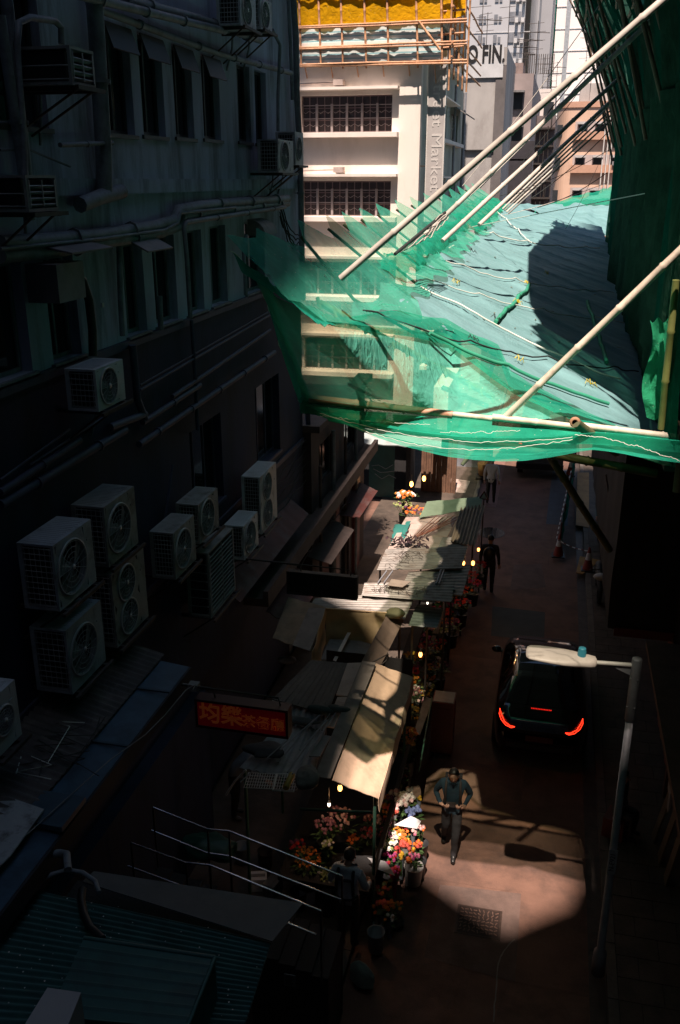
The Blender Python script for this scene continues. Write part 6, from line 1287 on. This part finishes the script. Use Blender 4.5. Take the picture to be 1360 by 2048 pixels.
# notice board and covered bundle at the bottom
p = gy(580, 1960, 8.0); t = thing('notice_board', 'small pale notice board on a thin post at the bottom', 'notice board', (p.x, 8.0, .1)); MB().box((p.x - .07, 7.99, p.z - .09), (p.x + .07, 8.0, p.z + .09)).build('board', M('dull_board', (.10, .12, .14), .6, var=.2), t); MB().tube([(p.x, 8.01, p.z - .05), (p.x, 8.01, .1)], .008, 5).build('post', steel, t)
b = MB()
for k in range(6): b.box((p.x - .055, 7.984, p.z + .06 - .024 * k), (p.x + .045 - .02 * (k % 2), 7.989, p.z + .068 - .024 * k))
b.build('ruled_lines', black, t)
c = gz(725, 1928, .35); b = MB(); rows = []
for i in range(15):
    u = i / 14; rows.append([(c.x - .17 + .36 * u + 0 * j, c.y + .14 * math.cos(j / 12 * math.pi) * math.sin(math.pi * (.12 + .8 * u)) - .12 * u + .02 * nz(u * 5, j * .5), .12 + (.30 + .018 * math.sin(u * 44)) * math.sin(j / 12 * math.pi) * math.sin(math.pi * (.15 + .72 * u)) ** .6) for j in range(13)])
b.grid(rows); single('covered_bundle', b, M('sage_striped_cloth', (.13, .17, .15), .75, var=.25, scale=14), 'sage green pleated bundle alone on the dark ground at the bottom', 'bundle')
# ================================================================ flowers
FM = {}
def fm(n, c): 
    if n not in FM: FM[n] = M('bloom_' + n, c, .7, var=.25, scale=30)
    return FM[n]
cols = dict(white=(.68, .62, .58), pink=(.60, .16, .26), palepink=(.62, .40, .38), coral=(.62, .10, .07), orange=(.68, .17, .02), yellow=(.70, .42, .03), blue=(.20, .26, .52), red=(.45, .02, .02), magenta=(.42, .05, .20), dustyrose=(.30, .12, .15), lime=(.30, .34, .12), amber=(.42, .17, .02), purple=(.12, .03, .08))
for k_, v_ in cols.items(): fm(k_, v_)
def bloom(b, c, r, kind, mi=0):
    if kind == 'puff':
        for _ in range(38):
            d = Vector((random.gauss(0, 1), random.gauss(0, 1), random.gauss(0, 1) + .4)).normalized(); e = d.orthogonal().normalized(); f = d.cross(e); q = c + d * r * .55; w_ = r * random.uniform(.2, .34); b.add([q - e * w_, q + f * w_ * .6 + d * r * .2, q + e * w_ + d * r * .1, q - f * w_ * .6], [(0, 1, 2, 3)], mi)
        b.ball(c, r * .62, 6, 4, mi)
    else:
        n = random.choice((6, 7, 8)); ax = Vector((random.uniform(-.5, .5), random.uniform(-.9, .1), 1)).normalized(); e = ax.orthogonal().normalized(); f = ax.cross(e)
        for lay in (0, 1):
            for j in range(n): a = 2 * math.pi * (j + .5 * lay) / n; d = e * math.cos(a) + f * math.sin(a); s_ = d.cross(ax); rr = r * (1 - .35 * lay); q = c + ax * r * (.1 + .25 * lay); b.add([q, q + d * rr * .6 + s_ * rr * .3 + ax * r * .1, q + d * rr + ax * r * (.25 * lay - .1), q + d * rr * .6 - s_ * rr * .3 + ax * r * .1], [(0, 1, 2, 3)], mi)
def flowers(px, py, z, label, kinds, n, spread, r=.035, kind='flat', pot=None, wrap=None, potr=.13, group='flower buckets along the stalls', leafy=True, tall=.35, cat='flowers'):
    c = gz(px, py, z); t = thing('flower_bucket' if pot else 'flower_bunch', label, cat, (c.x, c.y, .1), group)
    b = MB()
    for _ in range(n):
        a = random.uniform(0, 6.28); q = spread * math.sqrt(random.random()); p = c + Vector((q * math.cos(a), q * math.sin(a), .06 * math.cos(q / spread * 1.5) + random.uniform(-.03, .03))); bloom(b, p, r * random.uniform(.8, 1.25), kind, random.randrange(len(kinds)))
    b.build('blooms', [FM[k] for k in kinds], t)
    if leafy:
        l = MB()
        for _ in range(int(n * .9)):
            a = random.uniform(0, 6.28); q = spread * random.uniform(.3, 1.15); p = c + Vector((q * math.cos(a), q * math.sin(a), -.09 + random.uniform(-.05, .04))); d = Vector((math.cos(a), math.sin(a), random.uniform(-.2, .6))).normalized() * .07; e = d.cross(Vector((0, 0, 1))) * .35; l.add([p - d, p + e, p + d, p - e], [(0, 1, 2, 3)])
        for _ in range(8): a = random.uniform(0, 6.28); l.tube([c + Vector((spread * .7 * math.cos(a), spread * .7 * math.sin(a), -.05)), (c.x + .04 * math.cos(a), c.y + .04 * math.sin(a), z - tall)], .005, 4)
        l.build('stems_and_leaves', leaf, t)
    if wrap: MB().lathe((c.x, c.y, 0), [(.03, z - tall - .1), (spread * .75, z - .1), (spread * 1.05, z - .0)], 12, caps=False).build('wrapper', wrap, t)
    if pot: MB().lathe((c.x, c.y, 0), [(.001, z - tall - .28), (potr * .8, z - tall - .28), (potr, z - tall + .04), (potr * 1.06, z - tall + .05), (potr * .93, z - tall + .03), (.001, z - tall)], 18, caps=False).build('bucket', pot, t)
    return t
bw = M('white_bucket', (.50, .48, .46), .5, var=.1); bb = M('pale_blue_bucket', (.20, .25, .29), .5, var=.15); bk = M('black_bucket', (.025, .025, .028), .5); paper = M('wrap_paper', (.60, .60, .62), .6, var=.08); redwrap = M('red_wrap', (.28, .03, .05), .4); grwrap = M('grey_wrap', (.18, .21, .24), .5)
S_ = 'sunlit flowers at the road edge'
flowers(808, 1602, .95, 'fluffy white and pale pink blooms at the top of the sunlit flower edge', ['white', 'palepink', 'white'], 26, .17, .055, 'puff', pot=bk, group=S_)
flowers(838, 1600, .95, 'small yellow bloom beside the fluffy white ones', ['yellow'], 4, .04, .035, 'puff', group=S_, wrap=grwrap)
flowers(786, 1624, .90, 'coral pink bunch below the white blooms', ['coral', 'palepink'], 9, .09, .05, 'puff', group=S_, wrap=paper)
flowers(776, 1640, .85, 'orange bunch at the left of the blue bunch', ['orange'], 8, .07, .045, 'puff', group=S_, wrap=paper)
flowers(828, 1626, .85, 'blue hydrangea like bunch at the road edge', ['blue'], 16, .12, .05, 'puff', pot=bk, group=S_)
c = gz(812, 1642, .8); t = thing('paper_cone', 'large folded white paper cone lying between the flowers', 'wrapping paper', c); b = MB(); P_ = Q([(788, 1650), (822, 1632), (842, 1642), (834, 1658)], [.8, .9, .85, .75]); b.quad(P_[0], P_[3], P_[2], P_[1], 6, 4, .006, fn=lambda u, v: .05 * math.sin(u * 3.1) + .02 * nz(u * 3, v * 3)); b.build('sheet', paper, t)
flowers(800, 1668, .70, 'mixed amber and yellow blooms below the paper cone', ['amber', 'yellow', 'orange', 'red'], 34, .17, .03, 'flat', pot=bk, group=S_)
flowers(826, 1670, .72, 'single pale pink rose head at the road edge', ['palepink', 'pink'], 4, .04, .04, 'puff', group=S_, leafy=False, wrap=grwrap)
flowers(790, 1676, .70, 'white lilies just left of the amber blooms', ['white'], 12, .11, .04, 'flat', group=S_, wrap=bw)
flowers(812, 1690, .68, 'large bright orange bunch over the white bucket', ['orange', 'coral'], 14, .09, .045, 'puff', group=S_, wrap=paper)
flowers(793, 1705, .62, 'deep red bunch left of the yellow ones', ['red', 'coral'], 8, .07, .04, 'puff', group=S_, wrap=grwrap)
flowers(803, 1712, .60, 'small yellow bunch between the red and pink ones', ['yellow'], 6, .05, .038, 'puff', group=S_, wrap=grwrap)
flowers(824, 1702, .62, 'yellow tuft at the right end of the orange bunch', ['yellow', 'orange'], 5, .05, .04, 'puff', group=S_, wrap=grwrap)
flowers(828, 1716, .58, 'hot pink carnations above the white bucket', ['pink', 'magenta'], 12, .10, .035, 'puff', pot=bw, potr=.15, group=S_, tall=.2)
flowers(815, 1724, .56, 'orange red pompon in the front of the pink carnations', ['coral', 'orange'], 5, .05, .045, 'puff', group=S_, leafy=False, wrap=bw)
flowers(789, 1742, .60, 'red wrapped bouquet beside the white bucket', ['red', 'magenta'], 9, .09, .035, 'puff', group=S_, wrap=redwrap, tall=.4)
c = gz(765, 1735, .9); b = MB(); P_ = Q([(735, 1715), (770, 1722), (790, 1752), (752, 1738)], [.95, .9, .75, .85]); b.quad(P_[0], P_[3], P_[2], P_[1], 4, 4, .006, fn=lambda u, v: .03 * math.sin(u * 3)); single('wrapping_sheet', b, paper, 'pale wrapping sheet held out in front of the florist', 'wrapping paper')
flowers(768, 1778, .50, 'amber and lime bunch under the wrapping sheet', ['amber', 'lime', 'coral'], 18, .12, .035, 'flat', pot=bk)
flowers(764, 1815, .45, 'dark orange gerberas over the pale blue bucket', ['orange', 'coral'], 20, .13, .035, 'flat', pot=bb)
flowers(792, 1810, .40, 'brownish orange bunch right of the pale blue bucket', ['amber', 'orange'], 14, .10, .03, 'flat', pot=bk)
flowers(780, 1838, .35, 'small bunch in clear wrap in front of the blue bucket', ['amber', 'white'], 8, .07, .03, 'flat', wrap=grwrap, tall=.25)
flowers(617, 1715, .9, 'tall spiky orange plant behind the handrails', ['orange', 'amber'], 70, .22, .022, 'flat', pot=bk, tall=.5)
flowers(655, 1752, .75, 'pale green and white rose bouquet wrapped in grey', ['lime', 'white'], 26, .15, .035, 'puff', wrap=grwrap)
flowers(708, 1680, 1.0, 'small orange bunch hanging in the stall shade', ['orange'], 16, .10, .028, 'flat', pot=bk)
flowers(655, 1690, 1.1, 'cream stock flowers in the stall shade', ['white', 'lime'], 20, .09, .03, 'flat', pot=bk)
flowers(678, 1635, 1.3, 'dusty pink roses packed deep in the stall', ['dustyrose', 'palepink'], 46, .26, .035, 'puff', pot=bk, potr=.2)
flowers(650, 1650, 1.3, 'second tray of dusty roses left of the first', ['dustyrose'], 30, .18, .035, 'puff', pot=bk)
flowers(595, 1690, .9, 'dull red leaves in a pot under the rail', ['red', 'purple'], 24, .14, .03, 'flat', pot=bk)
flowers(770, 1598, 1.0, 'brown dried bunch under the awning corner', ['amber', 'purple'], 26, .14, .03, 'flat', pot=bk); flowers(762, 1668, .8, 'purple heather like bunch in shade behind the lit flowers', ['purple', 'dustyrose'], 36, .18, .022, 'flat', pot=bk)
flowers(818, 1466, 1.05, 'bright orange sunflowers catching light under the awning edge', ['orange', 'yellow'], 22, .14, .045, 'flat', pot=bk, group='flowers along the awning side')
flowers(816, 1490, .95, 'dark gold flowers right below the bright sunflowers', ['amber'], 18, .12, .04, 'flat', pot=bk, group='flowers along the awning side')
flowers(825, 1420, 1.1, 'pale yellow spray half way along the awning side', ['lime', 'yellow'], 20, .12, .03, 'flat', pot=bk, group='flowers along the awning side')
flowers(835, 1385, 1.1, 'mauve and grey spray at the upper awning corner', ['dustyrose', 'white'], 26, .16, .028, 'flat', pot=bk, group='flowers along the awning side')
flowers(822, 1312, 1.2, 'golden spray lit by the bulb under the lean-to', ['yellow', 'amber'], 30, .16, .03, 'flat', pot=bk, group='flowers by the bulbs')
flowers(808, 1345, 1.2, 'magenta mass beside the golden spray', ['magenta', 'purple'], 34, .17, .03, 'flat', pot=bk, group='flowers by the bulbs'); flowers(860, 1290, 1.0, 'shaded purple flowers behind the hanging bulb', ['purple', 'red'], 30, .2, .03, 'flat', pot=bk, group='flowers by the bulbs')
flowers(880, 1330, .8, 'dim pinkish flowers by the kerb next to the bulb', ['dustyrose', 'purple'], 30, .2, .03, 'flat', pot=bk, group='flowers by the bulbs')
for k, (px, py, ks, lb) in enumerate(((940, 1150, ['red', 'coral'], 'red flowers glowing under the bulbs at the fourth stall'), (948, 1165, ['red', 'magenta'], 'deep red flowers just below the glowing ones'), (928, 1180, ['red', 'orange'], 'reddish flowers near the third stall corner'), (925, 1205, ['red', 'purple'], 'dim red flowers at the foot of the third stall'), (905, 1245, ['magenta', 'purple'], 'violet flowers at the lean-to corner'), (960, 1130, ['red'], 'small red bunch behind the dark pedestrian'))):
    flowers(px, py, 1.0, lb, ks, 26, .2, .035, 'flat', pot=bk, group='flowers of the far stalls')
flowers(812, 988, 1.3, 'orange and yellow flowers in the lit shop under the canopy', ['amber', 'orange', 'white'], 30, .35, .06, 'flat', pot=bk, group='flowers of the lit shop'); flowers(830, 1022, .9, 'violet and amber flowers in front of the lit shop', ['amber', 'purple', 'orange'], 44, .42, .05, 'flat', pot=bk, group='flowers of the lit shop'); flowers(806, 1010, 1.0, 'darker flowers at the left of the lit shop', ['purple', 'lime'], 30, .3, .05, 'flat', pot=bk, group='flowers of the lit shop')
for args in ((795, 1592, .98, 'cream fluffy bunch behind the white blooms', ['white', 'palepink'], 16, .12, .05, 'puff'), (820, 1588, .98, 'pale pink fluffy bunch at the far end of the sunlit edge', ['palepink', 'white'], 16, .12, .05, 'puff'), (770, 1617, .92, 'rust coloured bunch left of the coral one', ['coral', 'amber'], 20, .12, .04, 'puff'),
             (768, 1650, .85, 'dim purple and rose bunch left of the paper cone', ['dustyrose', 'purple'], 26, .14, .035, 'puff'), (775, 1690, .75, 'pale cream bunch in half shade left of the lilies', ['white', 'lime'], 18, .12, .035, 'flat'), (778, 1716, .62, 'dark red bunch in half shade by the white bucket', ['red', 'magenta'], 20, .12, .035, 'puff'),
             (838, 1690, .62, 'small coral bunch at the very edge of the road', ['coral', 'orange'], 12, .08, .035, 'puff'), (745, 1640, 1.0, 'shaded dusty bunch under the awning corner post', ['dustyrose', 'palepink'], 26, .15, .035, 'puff'), (735, 1668, .95, 'shaded crimson bunch left of the heather', ['red', 'dustyrose'], 24, .14, .035, 'puff'), (842, 1655, .72, 'peach tuft beside the single rose', ['palepink', 'orange'], 8, .06, .035, 'puff')):
    flowers(*args, pot=bk, group=S_)
# stepped racks with flowers under the stall roofs
shade = [('dim crimson', ['red', 'coral']), ('dim violet', ['purple', 'magenta']), ('dim rose', ['dustyrose', 'palepink']), ('dim golden', ['amber', 'yellow']), ('dim cream', ['white', 'lime']), ('dim orange', ['orange', 'amber'])]
places = ['beside the nearest awning', 'beside the yellow tarp stall', 'beside the lean-to sheet', 'beside the three overlapping sheets', 'beside the wide sunlit sheet', 'beside the brown iron sheet']
for k, (ya, yb_) in enumerate(((12.9, 14.4), (14.5, 15.9), (16.0, 17.2), (17.3, 19.0), (19.1, 21.0), (21.1, 23.4))):
    xf = -1.92 + .03 * k; t = thing('flower_rack', 'dark stepped flower rack ' + places[k], 'rack', (xf - .3, (ya + yb_) / 2, .1), 'flower racks')
    for i_, (d, h) in enumerate(((0, .35), (-.28, .62), (-.56, .9))): MB().box((xf + d - .27, ya, .1), (xf + d, yb_, h)).build('step', plank if i_ % 2 else darkwall, t)
    n_ = 4
    for i_ in range(n_):
        for lv in (0, 1):
            nm, ks = shade[(i_ + 2 * lv + k) % 6]; c = Vector((xf - .14 - .28 * lv, ya + (yb_ - ya) * (i_ + .5) / n_, 0)); tt_ = thing('flower_bunch', '%s flowers, %s bunch on the %s step %s' % (nm, ('first', 'second', 'third', 'fourth')[i_], ('lowest', 'middle')[lv], places[k]), 'flowers', (c.x, c.y, .35 + .27 * lv), 'flowers on the stepped racks')
            b = MB(); l = MB(); zt = .62 + .27 * lv
            for _ in range(18): a = random.uniform(0, 6.28); q = .13 * math.sqrt(random.random()); bloom(b, Vector((c.x + q * math.cos(a), c.y + q * math.sin(a), zt + random.uniform(-.05, .06))), random.uniform(.025, .045), 'flat', random.randrange(2))
            b.build('blooms', [FM[k2] for k2 in ks], tt_)
            l.lathe((c.x, c.y, 0), [(.05, .351 + .27 * lv), (.10, zt - .02)], 8, caps=False)
            for _ in range(14): a = random.uniform(0, 6.28); p = Vector((c.x + .12 * math.cos(a), c.y + .12 * math.sin(a), zt - .05)); d = Vector((math.cos(a), math.sin(a), .4)).normalized() * .07; e = d.cross(Vector((0, 0, 1))) * .35; l.add([p - d, p + e, p + d, p - e], [(0, 1, 2, 3)])
            l.build('wrapper_and_leaves', leaf, tt_)
# buckets and boxes behind the rails
for k, (px, py, m_, lb) in enumerate(((483, 1690, bb, 'upright clear cylinder bucket behind the far handrail'), (530, 1700, bk, 'dark tub right of the clear cylinder'), (655, 1790, bk, 'brown pot below the grey wrapped roses'), (597, 1780, bk, 'dark pot left of the brown pot'), (752, 1862, bb, 'pale blue bucket standing on the ground in front of the florist'))):
    c = gz(px, py, .45); t = thing('bucket', lb, 'bucket', (c.x, c.y, .1), 'loose buckets'); b = MB(); b.lathe((c.x, c.y, 0), [(.001, .1), (.10, .1), (.125, .43), (.132, .44), (.12, .42), (.11, .15), (.001, .14)], 18, caps=False); b.build('tub', m_, t); MB().tube([(c.x - .12, c.y - .02, .40), (c.x - .06, c.y - .11, .30), (c.x + .06, c.y - .11, .30), (c.x + .12, c.y - .02, .40)], .004, 4).build('handle', galv, t)
for k, (px, py, lb) in enumerate(((515, 1745, 'pale open carton between the rails'), (545, 1755, 'second pale carton right of the open one'), (610, 1770, 'white cornered box by the dark pot'))):
    c = gz(px, py, .4); a = .3 + k; t = thing('carton', lb, 'box', (c.x, c.y, .1), 'cartons by the stair'); rt = Matrix.Rotation(a, 3, 'Z'); b = MB(); b.box((c.x - .14, c.y - .1, .1), (c.x + .14, c.y + .1, .34), rot=rt); b.build('box', paper if k != 1 else greysheet, t); MB().box((c.x - .12, c.y - .03, .345), (c.x + .12, c.y + .03, .35), rot=rt).build('tape', greysheet, t)
c = gz(415, 1690, 1.0); lump(420, 1695, .9, .3, M('dark_green_plastic', (.01, .06, .045), .5), (1.4, .9, .6), 'green_sheet_heap', 'dark green plastic heap behind the far handrail', 'plastic sheet', 8)
# bulbs
bulbm = emis('bulb_glow', (1.0, .40, .10), 2.6); bulbw = emis('bulb_white', (1.0, .82, .6), 2.0)
for k, (px, py, z, lb, mt, en, r_) in enumerate(((841, 1309, 2.1, 'warm bulb hanging under the lean-to sheet', bulbm, 5, .045), (680, 1576, 2.1, 'warm bulb under the near corner of the tan awning', bulbm, 5, .045), (658, 1609, 1.9, 'small white bulb below the warm one in the near stall', bulbw, 2, .03), (823, 968, 2.2, 'left round bulb in the lit shop', bulbm, 14, .07), (848, 957, 2.3, 'right round bulb in the lit shop', bulbm, 14, .07), (946, 1126, 2.3, 'right bulb under the fourth stall', bulbm, 5, .05), (927, 1126, 2.3, 'left bulb under the fourth stall', bulbm, 3, .045), (957, 1099, 2.3, 'amber bulb under the brown iron sheet', bulbm, 3, .04), (855, 1206, 2.4, 'tiny white bulb above the lean-to sheet', bulbw, 1, .025))):
    c = gz(px, py, z); t = thing('light_bulb', lb, 'light bulb', c, 'bulbs hanging in the stalls'); MB().ball(c, r_, 12, 8, sc=(.8, .8, 1.25)).build('glass', mt, t); b = MB(); b.tube([c + Vector((0, 0, r_)), c + Vector((0, 0, r_ + .06))], .015, 6); b.tube([c + Vector((0, 0, r_ + .05)), c + Vector((0, 0, .3))], .004, 4); b.build('socket_and_cord', black, t)
    pl_ = bpy.data.lights.new('bulb_light', 'POINT'); pl_.energy = en * .45; pl_.color = (1, .5, .2) if mt is bulbm else (1, .85, .7); pl_.shadow_soft_size = .05; po = bpy.data.objects.new('bulb_light', pl_); C.objects.link(po); po.parent = t; po.location = (0, -.10, -.10)
# red cabinet and teal screen by the stalls
c = gz(888, 1440, .6); t = thing('red_cabinet', 'red painted metal cabinet on castors standing on the road', 'cabinet', (-1.45, 15.6, 0)); a_ = gz(889, 1392, 1.25)
b = MB(); b.box((a_.x - .21, a_.y - .22, .1), (a_.x + .21, a_.y + .22, 1.22)); b.build('body', redpaint, t); MB().box((a_.x - .19, a_.y - .20, 1.221), (a_.x + .19, a_.y + .20, 1.235)).build('grey_top', greysheet, t); b = MB(); b.box((a_.x - .17, a_.y - .228, .2), (a_.x + .17, a_.y - .221, 1.1)); b.build('door_panel', M('dark_red_panel', (.10, .012, .01), .5, var=.3), t)
for sx_ in (-.16, .16): MB().lathe((a_.x + sx_, a_.y - .16, .05), [(.01, -.02), (.045, -.02), (.045, .02), (.01, .02)], 10, axis='x').build('castor', tyre, t)
t = thing('teal_screen', 'narrow teal tarp screen on a frame at the road side of the near stall', 'screen', (-1.85, 14.6, .1)); b = MB(); b.quad(gz(838, 1545, .3), gz(862, 1400, .3), gz(864, 1395, 1.3), gz(842, 1520, 1.3), 16, 8, .01, fn=lambda u, v: .03 * nz(u * 5, v * 3)); b.build('tarp', M('deep_teal_tarp', (.01, .13, .10), .6, var=.2), t); MB().tube([gz(842, 1520, 1.3), gz(864, 1395, 1.3)], .015, 5).build('top_bar', MATS['green_post'], t)
t = thing('plank_table', 'grey plank table top behind the teal screen', 'table', (-1.95, 15.2, .1)); sheet([(848, 1395), (866, 1397), (840, 1470), (828, 1465)], .95, greysheet, 'table_top', t); MB().tube([gz(850, 1400, .9), gz(850, 1400, .9) * 1 - Vector((0, 0, .8))], .02, 5).tube([gz(835, 1462, .9), gz(835, 1462, .9) - Vector((0, 0, .8))], .02, 5).build('leg', steel, t)
# framed crates along the awning side
for k in range(4):
    c = gz(805, 1500 + 18 * k, .75 - .1 * k); t = thing('picture_crate', ['topmost reddish framed tray on the awning side rack', 'second reddish tray from the top on the side rack', 'third reddish tray from the top on the side rack', 'lowest reddish tray on the side rack'][k], 'tray', c, 'trays on the side rack'); b = MB(); b.box((c.x - .11, c.y - .1, c.z - .03), (c.x + .11, c.y + .1, c.z)); b.build('tray', M('reddish_tray', (.08, .03, .02), .7), t); b = MB()
    for q in range(5): bloom(b, c + Vector((random.uniform(-.08, .08), random.uniform(-.07, .07), .03)), .03, 'flat')
    b.build('blooms', FM['coral' if k % 2 else 'lime'], t)
# ================================================================ roadworks on the right pavement
def cone(px, py, lb):
    c = gz(px, py, .12); t = thing('traffic_cone', lb, 'traffic cone', (c.x, c.y, .12), 'traffic cones'); MB().box((c.x - .19, c.y - .19, .125), (c.x + .19, c.y + .19, .16)).build('base', black, t); MB().lathe((c.x, c.y, 0), [(.15, .16), (.09, .45)], 16, caps=False).lathe((c.x, c.y, 0), [(.055, .66), (.03, .82), (.001, .83)], 16, caps=False).build('cone', M('cone_red', (.22, .02, .012), .5), t); MB().lathe((c.x, c.y, 0), [(.091, .45), (.054, .66)], 16, caps=False).build('white_band', white, t)
cone(1175, 1140, 'traffic cone standing on the pavement by the yellow board'); cone(1116, 1112, 'traffic cone at the road corner of the barrier'); cone(1140, 950, 'traffic cone farthest up by the barrier')
t = thing('barrier', 'roadworks barrier of dark green netting with red and white tape', 'barrier', (1.4, 25, 0)); b = MB()
A, B_ = gz(1118, 1110, 0), gz(1148, 945, 0); b.quad(A, B_, B_ + Vector((0, 0, 1.0)), A + Vector((0, 0, .95)), 60, 10, 0, fn=lambda u, v: .08 * nz(u * 14, v * 3)); b.build('net', netw, t); b = MB()
for k in range(6): q = A.lerp(B_, k / 5); MB().tube([q, q + Vector((0, 0, 1.05))], .025, 6).build('post', redpaint, t)
b = MB(); b2 = MB(); Pq = [gz(1112 + 30 * k / 30, 1082 - 140 * k / 30, .95) for k in range(31)] ; Pr = [gz(1116, 1080, .95).lerp(gz(1175, 1102, .95), k / 10) + Vector((0, 0, -.05 * math.sin(k / 10 * 3.14))) for k in range(11)]
for L_ in (Pq, Pr):
    for i in range(len(L_) - 1): (b if i % 2 else b2).tube([L_[i], L_[i + 1]], .016, 4)
b.build('tape_white', white, t); b2.build('tape_red', redpaint, t)
A = gz(1150, 1040, .12); single('plywood_board', MB().quad(gz(1152, 1050, .14), gz(1178, 1055, .14), gz(1178, 945, .14), gz(1155, 945, .14), thick=.02), wood, 'long orange brown plywood board laid on the pavement behind the barrier', 'board')
single('yellow_board', MB().quad(gz(1152, 1145, .14), gz(1165, 1148, .14), gz(1200, 1120, .14), gz(1160, 1112, .14), thick=.02), M('ochre_board', (.30, .15, .02), .7), 'ochre board lying by the traffic cone', 'board')
single('red_signboard', MB().box((1.95, 27.5, .2), (2.3, 27.56, 1.9)), redpaint, 'upright red board behind the worker', 'sign')
t = thing('motorcycle', 'dark motorcycle with a white fairing parked behind the tape', 'motorcycle', (1.75, 23.6, .12)); mx, my = 1.72, 23.3
for dy in (-.55, .6): MB().lathe((mx, my + dy, .42), [(.2, -.05), (.28, -.05), (.30, 0), (.28, .05), (.2, .05)], 20, axis='x', caps=False).build('wheel', tyre, t)
b = MB(); b.tube([(mx, my - .5, .45), (mx, my - .3, .75), (mx, my + .1, .8), (mx, my + .6, .7)], [.05, .12, .13, .08], 10); b.build('body', black, t); b = MB(); b.tube([(mx - .3, my - .42, 1.0), (mx, my - .38, 1.02), (mx + .3, my - .42, 1.0)], .015, 6); b.build('handlebar', steel, t); MB().ball((mx, my - .5, .85), .15, 12, 8, sc=(1.3, .6, .7)).build('fairing', white, t); MB().ball((mx, my + .25, .88), .16, 12, 8, sc=(.8, 1.8, .35)).build('saddle', black, t)
for k, (a_, c_) in enumerate((((1212, 950), (1228, 1070)), ((1226, 945), (1232, 970)))): single('pipe_upright', MB().tube([gy(a_[0], a_[1], 21), gy(c_[0], c_[1], 20)], .02, 6), MATS['brown_frame'], ['longer rusty pipe hanging in front of the black hoarding', 'shorter rusty pipe right of the longer one'][k], 'pipe', org=tuple(gy(a_[0], a_[1], 21)))
# far kerbside: painted sun patch, broom cart
t = thing('broom_cart', 'round woven bin on a small cart at the sunny kerb far up the street', 'cart', gz(968, 962)); c = gz(968, 962); MB().lathe((c.x, c.y, 0), [(.001, .25), (.22, .25), (.28, .7), (.25, .7), (.001, .6)], 16, caps=False).build('bin', wood, t); MB().box((c.x - .3, c.y - .3, .14), (c.x + .3, c.y + .3, .2)).build('base', steel, t); MB().tube([(c.x, c.y, .5), (c.x + .02, c.y, 1.5)], .02, 6).build('broom', bamboo, t)
for k, (px, py, hh, lb) in enumerate(((905, 945, 1.2, 'dark motor scooter group in the shade beside the sign box'), )): pass
cb = bay([gz(900, 962), gz(940, 968), gz(930, 992), gz(900, 990)][::-1], .115, corrp, 'painted_sun_patch')  # pale sheet stands in for sunlight falling on the far pavement
b = MB(); b.box((-2.15, 30.0, .001), (-1.45, 44, .012)); o = b.build('brick_strip', M('pink_brick_strip', (.20, .11, .09), .8, var=.3, scale=6)); o['kind'] = 'structure'
b = MB(); b.box((-3.3, 34.2, .1), (-1.9, 34.3, 1.6)); single('grey_screen', b, M('bluish_screen', (.22, .23, .26), .6), 'low bluish grey screen at the far end of the left pavement', 'screen')
p = gz(968, 992, 2.9); b = MB(); b.prism([(p.x - .14, p.z - .1), (p.x + .14, p.z - .1), (p.x, p.z + .15)], 'y', p.y, p.y + .02); t = thing('warning_triangle', 'small red edged triangle sign at the corner of the green canvas', 'sign', p); b.build('plate', redpaint, t); MB().prism([(p.x - .08, p.z - .065), (p.x + .08, p.z - .065), (p.x, p.z + .08)], 'y', p.y - .01, p.y - .002).build('plate_face', white, t); MB().tube([p + Vector((0, .04, .1)), (p.x, p.y + .04, .1)], .02, 6).build('post', steel, t)
# open side-street ground
plane_sheet('side_street', -60, 24.7, -5.41, 29.9, .02, asphalt)
# ---------------------------------------------------------------- render settings
SC.render.engine = 'CYCLES'; SC.cycles.max_bounces = 8; SC.cycles.transparent_max_bounces = 24; SC.cycles.diffuse_bounces = 4
SC.render.resolution_x = 680; SC.render.resolution_y = 1024
